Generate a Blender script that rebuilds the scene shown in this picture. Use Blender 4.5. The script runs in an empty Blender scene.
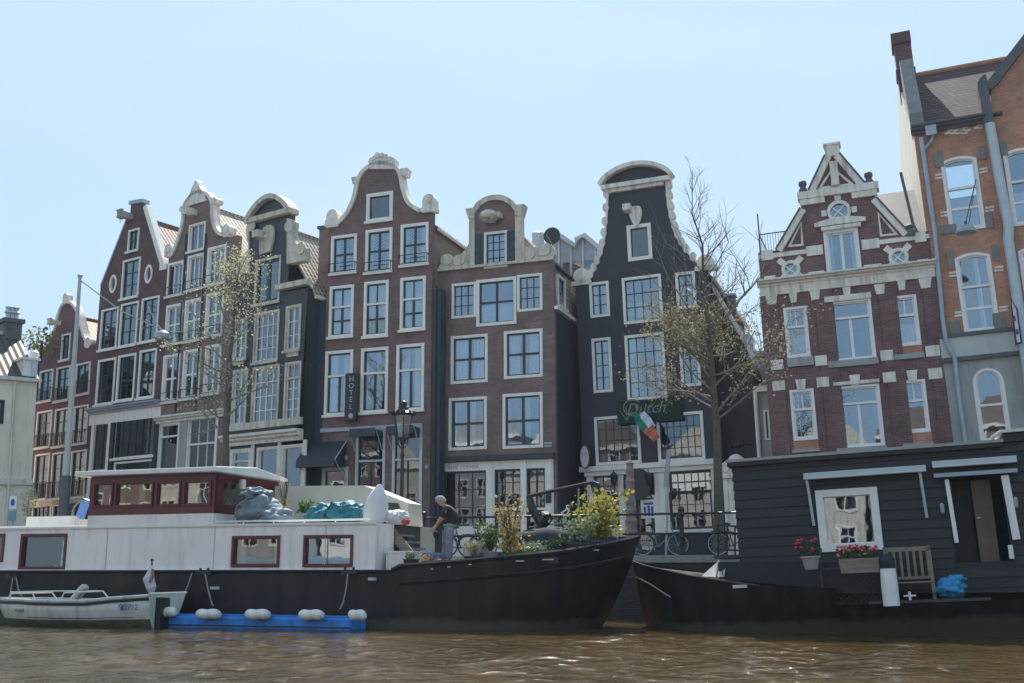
import bpy, bmesh, math, random
from mathutils import Vector, Matrix, geometry, noise
random.seed(7)
R = math.radians
scene = bpy.context.scene
COL = scene.collection
FPX = 1100.0
PITCH = math.atan(230.5 / FPX)
CAM = Vector((0, 0, 1.4))
STREET = 1.9

# ------------------------------------------------------------ camera
cd = bpy.data.cameras.new("camera")
cd.sensor_width = 36.0
cd.lens = FPX * 36 / 1024
cd.clip_start = 0.1
cd.clip_end = 6000
cam = bpy.data.objects.new("camera", cd)
cam.location = CAM
cam.rotation_euler = (R(90) + PITCH, 0, 0)
COL.objects.link(cam)
scene.camera = cam

def ray(px, py):
    a = (px - 512) / FPX
    b = (341.5 - py) / FPX
    return Vector((a, math.cos(PITCH) - b * math.sin(PITCH), math.sin(PITCH) + b * math.cos(PITCH)))

def plan(px, D):
    d = ray(px, 572)
    return Vector((d.x / d.y * D, D, 0))

def online(px, P, yawdeg, back=0.0):
    """plan point of column px on the line through P with yaw, moved back by back"""
    a = R(yawdeg)
    u = Vector((math.cos(a), math.sin(a)))
    n = Vector((-math.sin(a), math.cos(a)))
    q = Vector((P[0], P[1])) + n * back
    d = ray(px, 572)
    k = d.x / d.y
    # q + s u = (k Y, Y)
    s = (k * q.y - q.x) / (u.x - k * u.y)
    r = q + u * s
    return Vector((r.x, r.y, 0))

def Z(x0, y0, s):
    return lambda x, y: (x0 + x / s, y0 + y / s)
zA = Z(0, 180, 4.018); zB = Z(0, 340, 3.594); zC = Z(150, 170, 3.794); zD = Z(150, 340, 4.267)
zE = Z(300, 140, 3.794); zF = Z(300, 310, 3.794); zG = Z(430, 180, 4.018); zH = Z(430, 340, 3.594)
zI = Z(570, 150, 3.794); zJ = Z(570, 320, 3.794); zK = Z(740, 130, 4.018); zL = Z(740, 290, 4.018)
zM = Z(880, 20, 3.104); zN = Z(880, 230, 3.104); zO = Z(720, 430, 3.368); zP = Z(570, 440, 3.795)
zQ = Z(0, 450, 3.595); zR = Z(200, 450, 3.595); zS = Z(400, 450, 3.596)

# ------------------------------------------------------------ materials
MATS = {}
def _new(name):
    m = bpy.data.materials.new(name); m.use_nodes = True
    nt = m.node_tree
    b = nt.nodes["Principled BSDF"]
    MATS[name] = m
    return m, nt, b
def N(nt, t, **k):
    n = nt.nodes.new(t)
    for a, v in k.items():
        setattr(n, a, v)
    return n
def mat(name, c, rough=.6, var=.12, scale=3.0, bump=0.0, bscale=20.0, metal=0.0, spec=.5, c2=None, stretch=None, rvar=.0, trans=None, dirt=0.0):
    m, nt, b = _new(name)
    c = tuple(c)
    tc = N(nt, 'ShaderNodeTexCoord')
    mp = N(nt, 'ShaderNodeMapping')
    nt.links.new(tc.outputs['Object'], mp.inputs[0])
    if stretch: mp.inputs['Scale'].default_value = stretch
    no = N(nt, 'ShaderNodeTexNoise'); no.inputs['Scale'].default_value = scale
    no.inputs['Detail'].default_value = 6; no.inputs['Roughness'].default_value = .65
    nt.links.new(mp.outputs[0], no.inputs['Vector'])
    cr = N(nt, 'ShaderNodeValToRGB')
    cr.color_ramp.elements[0].position = .3; cr.color_ramp.elements[1].position = .7
    lo = tuple(x * (1 - var) for x in c); hi = tuple(min(1, x * (1 + var)) for x in (c2 or c))
    cr.color_ramp.elements[0].color = (*lo, 1); cr.color_ramp.elements[1].color = (*hi, 1)
    nt.links.new(no.outputs['Fac'], cr.inputs[0])
    out = cr.outputs[0]
    if dirt > 0:
        # streaky grime running down
        mp2 = N(nt, 'ShaderNodeMapping'); mp2.inputs['Scale'].default_value = (3.0, 3.0, .35)
        nt.links.new(tc.outputs['Object'], mp2.inputs[0])
        n2 = N(nt, 'ShaderNodeTexNoise'); n2.inputs['Scale'].default_value = 1.6; n2.inputs['Detail'].default_value = 8
        nt.links.new(mp2.outputs[0], n2.inputs['Vector'])
        r2 = N(nt, 'ShaderNodeMapRange'); r2.inputs[1].default_value = .48; r2.inputs[2].default_value = .75
        r2.inputs[3].default_value = 0; r2.inputs[4].default_value = dirt
        nt.links.new(n2.outputs['Fac'], r2.inputs[0])
        mx = N(nt, 'ShaderNodeMixRGB'); mx.blend_type = 'MULTIPLY'
        mx.inputs[2].default_value = (.45, .42, .38, 1)
        nt.links.new(r2.outputs[0], mx.inputs[0]); nt.links.new(out, mx.inputs[1])
        out = mx.outputs[0]
    nt.links.new(out, b.inputs['Base Color'])
    b.inputs['Roughness'].default_value = rough
    b.inputs['Metallic'].default_value = metal
    b.inputs['Specular IOR Level'].default_value = spec
    if bump:
        n3 = N(nt, 'ShaderNodeTexNoise'); n3.inputs['Scale'].default_value = bscale; n3.inputs['Detail'].default_value = 4
        nt.links.new(mp.outputs[0], n3.inputs['Vector'])
        bp = N(nt, 'ShaderNodeBump'); bp.inputs['Strength'].default_value = bump; bp.inputs['Distance'].default_value = .03
        nt.links.new(n3.outputs['Fac'], bp.inputs['Height']); nt.links.new(bp.outputs[0], b.inputs['Normal'])
    if trans:
        b.inputs['Transmission Weight'].default_value = 0
        tr = N(nt, 'ShaderNodeBsdfTranslucent'); nt.links.new(out, tr.inputs[0])
        ms = N(nt, 'ShaderNodeMixShader'); ms.inputs[0].default_value = trans
        nt.links.new(b.outputs[0], ms.inputs[1]); nt.links.new(tr.outputs[0], ms.inputs[2])
        nt.links.new(ms.outputs[0], nt.nodes['Material Output'].inputs[0])
    return m
def brick(name, c1, c2, mortar, bw=.22, bh=.068, ms=.008, rough=.85, dirt=.6):
    m, nt, b = _new(name)
    tc = N(nt, 'ShaderNodeTexCoord')
    sx = N(nt, 'ShaderNodeSeparateXYZ'); nt.links.new(tc.outputs['Object'], sx.inputs[0])
    ad = N(nt, 'ShaderNodeMath'); ad.operation = 'ADD'
    nt.links.new(sx.outputs[0], ad.inputs[0]); nt.links.new(sx.outputs[1], ad.inputs[1])
    cx = N(nt, 'ShaderNodeCombineXYZ'); nt.links.new(ad.outputs[0], cx.inputs[0]); nt.links.new(sx.outputs[2], cx.inputs[1])
    bt = N(nt, 'ShaderNodeTexBrick')
    nt.links.new(cx.outputs[0], bt.inputs['Vector'])
    bt.inputs['Scale'].default_value = 1; bt.inputs['Brick Width'].default_value = bw; bt.inputs['Row Height'].default_value = bh
    bt.inputs['Mortar Size'].default_value = ms; bt.inputs['Color1'].default_value = (*c1, 1); bt.inputs['Color2'].default_value = (*c2, 1)
    bt.inputs['Mortar'].default_value = (*mortar, 1); bt.inputs['Bias'].default_value = 0
    no = N(nt, 'ShaderNodeTexNoise'); no.inputs['Scale'].default_value = .7; no.inputs['Detail'].default_value = 10; no.inputs['Roughness'].default_value = .7
    nt.links.new(cx.outputs[0], no.inputs['Vector'])
    r = N(nt, 'ShaderNodeMapRange'); r.inputs[1].default_value = .35; r.inputs[2].default_value = .7
    r.inputs[3].default_value = 1.25; r.inputs[4].default_value = 1 - dirt * .6
    nt.links.new(no.outputs['Fac'], r.inputs[0])
    hs = N(nt, 'ShaderNodeVectorMath'); hs.operation = 'SCALE'
    nt.links.new(bt.outputs['Color'], hs.inputs[0]); nt.links.new(r.outputs[0], hs.inputs['Scale'])
    nt.links.new(hs.outputs[0], b.inputs['Base Color'])
    b.inputs['Roughness'].default_value = rough
    bp = N(nt, 'ShaderNodeBump'); bp.inputs['Strength'].default_value = .4; bp.inputs['Distance'].default_value = .01; bp.invert = True
    nt.links.new(bt.outputs['Fac'], bp.inputs['Height']); nt.links.new(bp.outputs[0], b.inputs['Normal'])
    return m
def tiles(name, c, c2, period=.26, course=.33, axis='xy', rough=.6):
    """pantile roof: round rolls across, courses down the slope (object space)"""
    m, nt, b = _new(name)
    tc = N(nt, 'ShaderNodeTexCoord')
    sx = N(nt, 'ShaderNodeSeparateXYZ'); nt.links.new(tc.outputs['Object'], sx.inputs[0])
    along = sx.outputs[1] if axis == 'y' else sx.outputs[0]
    def saw(o, p):
        d = N(nt, 'ShaderNodeMath'); d.operation = 'DIVIDE'; d.inputs[1].default_value = p; nt.links.new(o, d.inputs[0])
        f = N(nt, 'ShaderNodeMath'); f.operation = 'FRACT'; nt.links.new(d.outputs[0], f.inputs[0])
        return f.outputs[0]
    a = saw(along, period); v = saw(sx.outputs[2], course * .75)
    pp = N(nt, 'ShaderNodeMath'); pp.operation = 'PINGPONG'; pp.inputs[1].default_value = .5; nt.links.new(a, pp.inputs[0])
    mx = N(nt, 'ShaderNodeMath'); mx.operation = 'MULTIPLY_ADD'; mx.inputs[1].default_value = .35
    nt.links.new(v, mx.inputs[0]); nt.links.new(pp.outputs[0], mx.inputs[2])
    cr = N(nt, 'ShaderNodeValToRGB'); cr.color_ramp.elements[0].position = .12; cr.color_ramp.elements[1].position = .5
    cr.color_ramp.elements[0].color = (*[x * .35 for x in c], 1); cr.color_ramp.elements[1].color = (*c2, 1)
    nt.links.new(mx.outputs[0], cr.inputs[0])
    no = N(nt, 'ShaderNodeTexNoise'); no.inputs['Scale'].default_value = 2.5; no.inputs['Detail'].default_value = 6
    nt.links.new(tc.outputs['Object'], no.inputs['Vector'])
    r = N(nt, 'ShaderNodeMapRange'); r.inputs[1].default_value = .3; r.inputs[2].default_value = .7; r.inputs[3].default_value = .7; r.inputs[4].default_value = 1.2
    nt.links.new(no.outputs['Fac'], r.inputs[0])
    hs = N(nt, 'ShaderNodeVectorMath'); hs.operation = 'SCALE'
    nt.links.new(cr.outputs[0], hs.inputs[0]); nt.links.new(r.outputs[0], hs.inputs['Scale'])
    nt.links.new(hs.outputs[0], b.inputs['Base Color'])
    b.inputs['Roughness'].default_value = rough
    bp = N(nt, 'ShaderNodeBump'); bp.inputs['Strength'].default_value = 1; bp.inputs['Distance'].default_value = .06
    nt.links.new(mx.outputs[0], bp.inputs['Height']); nt.links.new(bp.outputs[0], b.inputs['Normal'])
    return m
def glass(name, tint, refl=.35, rough=.015, rc=(.95, .97, 1.0)):
    m = bpy.data.materials.new(name); m.use_nodes = True; MATS[name] = m
    nt = m.node_tree; nt.nodes.remove(nt.nodes['Principled BSDF'])
    out = nt.nodes['Material Output']
    tr = N(nt, 'ShaderNodeBsdfTransparent'); tr.inputs[0].default_value = (*tint, 1)
    gl = N(nt, 'ShaderNodeBsdfGlossy'); gl.inputs[0].default_value = (*rc, 1); gl.inputs['Roughness'].default_value = rough
    fr = N(nt, 'ShaderNodeFresnel'); fr.inputs[0].default_value = 1.5
    ad = N(nt, 'ShaderNodeMath'); ad.operation = 'ADD'; ad.inputs[1].default_value = refl; ad.use_clamp = True
    nt.links.new(fr.outputs[0], ad.inputs[0])
    mx = N(nt, 'ShaderNodeMixShader'); nt.links.new(ad.outputs[0], mx.inputs[0])
    nt.links.new(tr.outputs[0], mx.inputs[1]); nt.links.new(gl.outputs[0], mx.inputs[2])
    # old glass: slow waviness
    tc = N(nt, 'ShaderNodeTexCoord'); no = N(nt, 'ShaderNodeTexNoise'); no.inputs['Scale'].default_value = 1.4
    nt.links.new(tc.outputs['Object'], no.inputs['Vector'])
    bp = N(nt, 'ShaderNodeBump'); bp.inputs['Strength'].default_value = .12; bp.inputs['Distance'].default_value = .012
    nt.links.new(no.outputs['Fac'], bp.inputs['Height']); nt.links.new(bp.outputs[0], gl.inputs['Normal'])
    nt.links.new(mx.outputs[0], out.inputs[0])
    return m

def hull_mat(name, c):
    m, nt, b = _new(name)
    tc = N(nt, 'ShaderNodeTexCoord'); sx = N(nt, 'ShaderNodeSeparateXYZ'); nt.links.new(tc.outputs['Object'], sx.inputs[0])
    mp = N(nt, 'ShaderNodeMapping'); mp.inputs['Scale'].default_value = (2.2, 2.2, .22); nt.links.new(tc.outputs['Object'], mp.inputs[0])
    n1 = N(nt, 'ShaderNodeTexNoise'); n1.inputs['Scale'].default_value = 1.5; n1.inputs['Detail'].default_value = 9; nt.links.new(mp.outputs[0], n1.inputs['Vector'])
    cr = N(nt, 'ShaderNodeValToRGB'); e = cr.color_ramp.elements; e[0].position = .45; e[1].position = .78
    e[0].color = (*c, 1); e[1].color = (.032, .025, .022, 1); nt.links.new(n1.outputs['Fac'], cr.inputs[0])
    n2 = N(nt, 'ShaderNodeTexNoise'); n2.inputs['Scale'].default_value = 3; n2.inputs['Detail'].default_value = 6; nt.links.new(tc.outputs['Object'], n2.inputs['Vector'])
    ad = N(nt, 'ShaderNodeMath'); ad.operation = 'MULTIPLY_ADD'; ad.inputs[1].default_value = -.30; nt.links.new(n2.outputs['Fac'], ad.inputs[0]); nt.links.new(sx.outputs[2], ad.inputs[2])
    r = N(nt, 'ShaderNodeMapRange'); r.inputs[1].default_value = .02; r.inputs[2].default_value = .16; r.inputs[3].default_value = .8; r.inputs[4].default_value = 0; nt.links.new(ad.outputs[0], r.inputs[0])
    mx = N(nt, 'ShaderNodeMixRGB'); mx.inputs[2].default_value = (.075, .075, .05, 1); nt.links.new(r.outputs[0], mx.inputs[0]); nt.links.new(cr.outputs[0], mx.inputs[1])
    nt.links.new(mx.outputs[0], b.inputs['Base Color']); b.inputs['Roughness'].default_value = .42; b.inputs['Specular IOR Level'].default_value = .35
    # plate seams and slight dents
    n3 = N(nt, 'ShaderNodeTexNoise'); n3.inputs['Scale'].default_value = .8; n3.inputs['Detail'].default_value = 2; nt.links.new(tc.outputs['Object'], n3.inputs['Vector'])
    d = N(nt, 'ShaderNodeMath'); d.operation = 'PINGPONG'; d.inputs[1].default_value = .9; nt.links.new(sx.outputs[0], d.inputs[0])
    lt = N(nt, 'ShaderNodeMath'); lt.operation = 'LESS_THAN'; lt.inputs[1].default_value = .02; nt.links.new(d.outputs[0], lt.inputs[0])
    a2 = N(nt, 'ShaderNodeMath'); a2.operation = 'MULTIPLY_ADD'; a2.inputs[1].default_value = .35; nt.links.new(lt.outputs[0], a2.inputs[0]); nt.links.new(n3.outputs['Fac'], a2.inputs[2])
    bp = N(nt, 'ShaderNodeBump'); bp.inputs['Strength'].default_value = .5; bp.inputs['Distance'].default_value = .03; nt.links.new(a2.outputs[0], bp.inputs['Height']); nt.links.new(bp.outputs[0], b.inputs['Normal'])
glass('pane', (.80, .86, .90), .17, rc=(.76, .87, 1.0))
glass('pane_dark', (.55, .58, .58), .09, rc=(.8, .88, 1.0))
glass('pane_cabin', (.8, .84, .82), .10)
mat('white', (.86, .80, .74), .45, .05, 4, dirt=.25)
mat('white_cold', (.84, .80, .78), .4, .05, 3, dirt=.2)
mat('cream_trim', (.74, .69, .60), .6, .10, 3, .15, 12, dirt=.5)
mat('sandstone', (.62, .55, .45), .75, .18, 3, .3, 14, dirt=.8)
mat('stone_white', (.80, .73, .65), .7, .14, 3, .3, 12, dirt=.8)
mat('dark_sash', (.018, .024, .032), .35, .1)
mat('green_sash', (.012, .035, .032), .35, .1)
mat('black_paint', (.016, .016, .019), .4, .2, 4)
mat('black_metal', (.018, .018, .020), .45, .2, 8)
mat('tar_wall', (.024, .023, .034), .55, .22, 2, .2, 18, dirt=.3)
mat('tar_wall_blue', (.022, .030, .045), .55, .2, 2, .2, 18)
mat('tar_wood', (.028, .024, .024), .7, .3, 2, .2, 12, stretch=(6, 6, .6))
mat('curtain', (.85, .85, .85), .9, .05, 3)
mat('curtain_warm', (.72, .66, .52), .9, .08, 3)
mat('shade_purple', (.075, .030, .085), .8, .1)
mat('shutter_dark', (.028, .036, .050), .5, .15, 5)
mat('interior', (.10, .09, .08), .9, .3, 2)
brick('brick_dark_red', (0.129, 0.052, 0.049), (0.091, 0.039, 0.042), (0.151, 0.106, 0.097))
brick('brick_plum', (0.167, 0.060, 0.068), (0.113, 0.046, 0.055), (0.197, 0.151, 0.162))
brick('brick_brown', (0.227, 0.148, 0.130), (0.177, 0.111, 0.100), (0.218, 0.168, 0.154))
brick('brick_hotel', (0.199, 0.122, 0.108), (0.152, 0.091, 0.084), (0.192, 0.139, 0.131))
brick('brick_wine', (0.175, 0.069, 0.066), (0.124, 0.053, 0.053), (0.175, 0.116, 0.109))
brick('brick_red', (0.206, 0.084, 0.084), (0.125, 0.058, 0.064), (0.200, 0.160, 0.154))
brick('brick_orange', (0.512, 0.222, 0.131), (0.403, 0.174, 0.106), (0.439, 0.300, 0.225))
brick('plain_tiles', (.13, .065, .065), (.085, .045, .05), (.03, .02, .02), .25, .20, .025)
brick('brick_side', (0.240, 0.174, 0.144), (0.204, 0.144, 0.120), (0.228, 0.180, 0.156))
brick('quay_brick', (.055, .045, .040), (.04, .034, .032), (.06, .055, .05), .25, .08, .012)
mat('plaster_cream', (.86, .76, .64), .85, .07, 1.2, .1, 8, dirt=.25)
mat('plaster_grey', (.36, .36, .35), .8, .10, 1.5, .1, 8, dirt=.4)
mat('plaster_grey_light', (.50, .52, .50), .7, .06, 1.5, .1, 8, dirt=.3)
tiles('tiles_red', (.12, .05, .035), (.21, .10, .075), axis='y')
tiles('tiles_orange', (.25, .09, .04), (.40, .15, .07), axis='y')
tiles('tiles_grey', (.20, .16, .13), (.40, .34, .28), axis='y')
tiles('tiles_brown', (.30, .24, .18), (.48, .40, .31), axis='y')
tiles('tiles_dark_street', (.045, .04, .04), (.075, .062, .055), .36, .35, axis='x')
tiles('tiles_wine_street', (.12, .05, .055), (.17, .08, .08), .25, .32, axis='x')
mat('slate', (.085, .09, .095), .6, .18, 2, .2, 9, stretch=(1, 1, 5))
mat('lead', (.15, .16, .18), .5, .15, 3)
mat('zinc', (.34, .38, .44), .4, .12, 3, metal=.3)
mat('zinc_light', (.48, .52, .56), .4, .08, 3, metal=.2)
mat('stone_dark', (.10, .10, .11), .7, .25, 3, .2, 12)
mat('stone_mid', (.21, .20, .19), .7, .2, 3, .2, 12)
mat('asphalt_brick', (.13, .10, .09), .9, .25, 4, .3, 20)
mat('quay_stone', (.36, .34, .31), .85, .15, 3, .3, 15)
mat('boat_white', (.88, .80, .77), .34, .04, 1.0, .04, 2, dirt=.35)
mat('boat_red', (.115, .012, .022), .3, .08, 3)
hull_mat('boat_black', (.009, .009, .012))
mat('boat_roof', (.80, .77, .72), .5, .06, 2, dirt=.2)
mat('cabin_cream', (.58, .52, .43), .7, .05, 2, dirt=.15)
mat('wood_grey', (.24, .20, .16), .8, .25, 3, .2, 12, stretch=(1, 1, 6))
mat('wood_dark', (.06, .05, .045), .8, .3, 3, .2, 12)
mat('wood_warm', (.35, .22, .12), .6, .2, 3)
mat('planks_black', (.017, .016, .018), .6, .35, 1.3, .15, 9, stretch=(.5, 1, 5), spec=.5)
mat('hull_blue', (.008, .010, .020), .6, .2, 2)
mat('float_blue', (.03, .22, .66), .55, .25, 3, dirt=.7)
mat('fender_white', (.78, .76, .72), .5, .10, 6, dirt=.6)
mat('rope', (.33, .30, .25), .9, .2, 20)
mat('dinghy_white', (.60, .59, .55), .35, .08, 2.0, dirt=.6)
mat('dinghy_low', (.12, .11, .07), .5, .3, 3.0, dirt=.4)
mat('tarp_dark', (.030, .032, .038), .95, .3, 3, .3, 6)
mat('door_brown', (.13, .095, .065), .6, .2, 3)
mat('tarp_grey', (.20, .24, .28), .7, .25, 2, .4, 5)
mat('tarp_teal', (.015, .17, .22), .65, .2, 2, .4, 5)
mat('bag_white', (.72, .72, .75), .65, .05, 3, .4, 6, trans=.25)
mat('bag_blue', (.03, .30, .60), .35, .12, 5, .5, 12, trans=.2)
mat('terracotta', (.35, .14, .08), .8, .15, 5)
mat('pot_grey', (.32, .31, .29), .8, .12, 5)
mat('pot_dark', (.035, .038, .045), .6, .2, 5)
mat('leaf_green', (.09, .16, .035), .6, .4, 6, trans=.35)
mat('leaf_dark', (.035, .075, .022), .6, .4, 6, trans=.3)
mat('leaf_yellow', (.36, .33, .07), .6, .35, 6, trans=.4)
mat('leaf_straw', (.42, .30, .13), .7, .3, 6, trans=.4)
mat('leaf_pale', (.56, .55, .32), .6, .3, 4, trans=.4)
mat('leaf_khaki', (.27, .24, .10), .7, .35, 4, trans=.35)
mat('leaf_silver', (.24, .29, .19), .7, .3, 6, trans=.3)
mat('flower_red', (.55, .03, .05), .6, .2, 9)
mat('flower_pink', (.70, .22, .25), .6, .2, 9)
mat('leaf_bud', (.30, .26, .14), .7, .35, 4, trans=.35)
mat('twig', (.20, .17, .14), .9, .2, 6)
mat('bark', (.10, .085, .065), .9, .3, 6, .5, 20)
mat('bark_dark', (.055, .045, .040), .9, .3, 6, .4, 20)
mat('skin', (.50, .28, .20), .6, .08, 8)
mat('hair_grey', (.42, .38, .34), .9, .2, 20)
mat('shirt_black', (.025, .024, .028), .85, .2, 8, .2, 10)
mat('shirt_green', (.10, .33, .24), .8, .15, 8)
mat('jeans', (.20, .22, .26), .85, .2, 6, .2, 14)
mat('shoe', (.06, .05, .05), .7, .2, 6)
mat('mast_grey', (.42, .43, .43), .5, .08, 3)
mat('lamp_metal', (.30, .33, .36), .4, .1, 3, metal=.2)
mat('bike_teal', (.12, .30, .33), .35, .1, 6)
mat('bike_red', (.50, .03, .03), .35, .1, 6)
mat('tyre', (.020, .020, .022), .8, .1)
mat('sign_green', (.005, .028, .02), .85, .15, 4)
mat('sign_dark', (.016, .018, .022), .4, .1)
mat('sign_white', (.75, .75, .77), .4, .04)
mat('sign_blue', (.02, .06, .30), .4, .06)
mat('sign_gold', (.22, .23, .17), .5, .06)
mat('sign_pink', (.60, .52, .58), .4, .2, 5)
mat('letter_grey', (.42, .42, .44), .5, .05)
mat('letter_faint', (.33, .29, .29), .6, .05)
mat('board_blue', (.16, .34, .72), .4, .1, 2)
mat('flag_green', (.01, .22, .13), .8, .05)
mat('flag_white', (.62, .64, .74), .8, .05)
mat('flag_orange', (.55, .16, .08), .8, .08)
mat('canvas', (.48, .46, .42), .8, .1, 3, dirt=.3)
mat('wood_totem', (.26, .20, .17), .85, .35, 5, .5, 14)

# ------------------------------------------------------------ objects
def tagp(o, label=None, cat=None, group=None, kind=None):
    if label: o['label'] = label
    if cat: o['category'] = cat
    if group: o['group'] = group
    if kind: o['kind'] = kind
    return o

def inside(p, lp):
    c = False; n = len(lp); j = n - 1
    for i in range(n):
        xi, yi = lp[i]; xj, yj = lp[j]
        if (yi > p[1]) != (yj > p[1]) and p[0] < (xj - xi) * (p[1] - yi) / (yj - yi) + xi: c = not c
        j = i
    return c
def cdt(loops):
    """triangles (indices into the flattened loops) inside the first loop and outside the others"""
    flat = []; E = []
    for lp in loops:
        k = len(flat); n = len(lp); flat += [Vector((p[0], p[1])) for p in lp]; E += [(k + i, k + (i + 1) % n) for i in range(n)]
    r = geometry.delaunay_2d_cdt(flat, E, [], 0, 1e-5, True)
    V, F, orig = r[0], r[2], r[3]
    out = []
    for f in F:
        c = (V[f[0]] + V[f[1]] + V[f[2]]) / 3
        if not inside(c, loops[0]) or any(inside(c, h) for h in loops[1:]): continue
        idx = []
        for i in f:
            if not orig[i]: break
            idx.append(orig[i][0])
        if len(idx) == 3: out.append(idx)
    return out

class Fr:
    def __init__(s, loc, yaw=0, roll=0, name=None, label=None, cat=None, group=None, z=None, parent=None):
        if parent is None:
            loc = Vector((loc[0], loc[1], z if z is not None else loc[2]))
            s.M = Matrix.Translation(loc) @ Matrix.Rotation(R(yaw), 4, 'Z') @ Matrix.Rotation(roll, 4, 'Y')
            s.S = Matrix.Identity(4)
            s.root = None
            if name:
                o = bpy.data.objects.new(name, None); COL.objects.link(o)
                o.empty_display_size = .3
                o.location = loc; o.rotation_euler = (0, roll, R(yaw))
                tagp(o, label, cat, group); s.root = o
        else:
            s.S = parent.S @ Matrix.Translation(Vector(loc)) @ Matrix.Rotation(R(yaw), 4, 'Z') @ Matrix.Rotation(roll, 4, 'Y')
            s.M = parent.M @ Matrix.Translation(Vector(loc)) @ Matrix.Rotation(R(yaw), 4, 'Z') @ Matrix.Rotation(roll, 4, 'Y')
            s.root = parent.root
        s.I = s.M.inverted()
        s.holes = []
    def at(s, px, py, y=0.0):
        o = s.I @ CAM; d = s.I.to_3x3() @ ray(px, py)
        t = (y - o.y) / d.y
        p = o + d * t
        return Vector((p.x, y, p.z))
    def pt(s, q, y=0.0):
        return s.at(q[0], q[1], y)
    def poly(s, pts, y=0.0):
        return [(lambda v: (v.x, v.z))(s.at(px, py, y)) for px, py in pts]

def smooth(pts, n=6):
    """Catmull-Rom through 2-D points"""
    out = []
    P = [pts[0]] + list(pts) + [pts[-1]]
    for i in range(1, len(P) - 2):
        p0, p1, p2, p3 = (Vector(P[i + k]) for k in (-1, 0, 1, 2))
        for k in range(n):
            t = k / n
            v = .5 * ((2 * p1) + (-p0 + p2) * t + (2 * p0 - 5 * p1 + 4 * p2 - p3) * t * t + (-p0 + 3 * p1 - 3 * p2 + p3) * t ** 3)
            out.append(tuple(v))
    out.append(tuple(pts[-1]))
    return out

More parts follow.
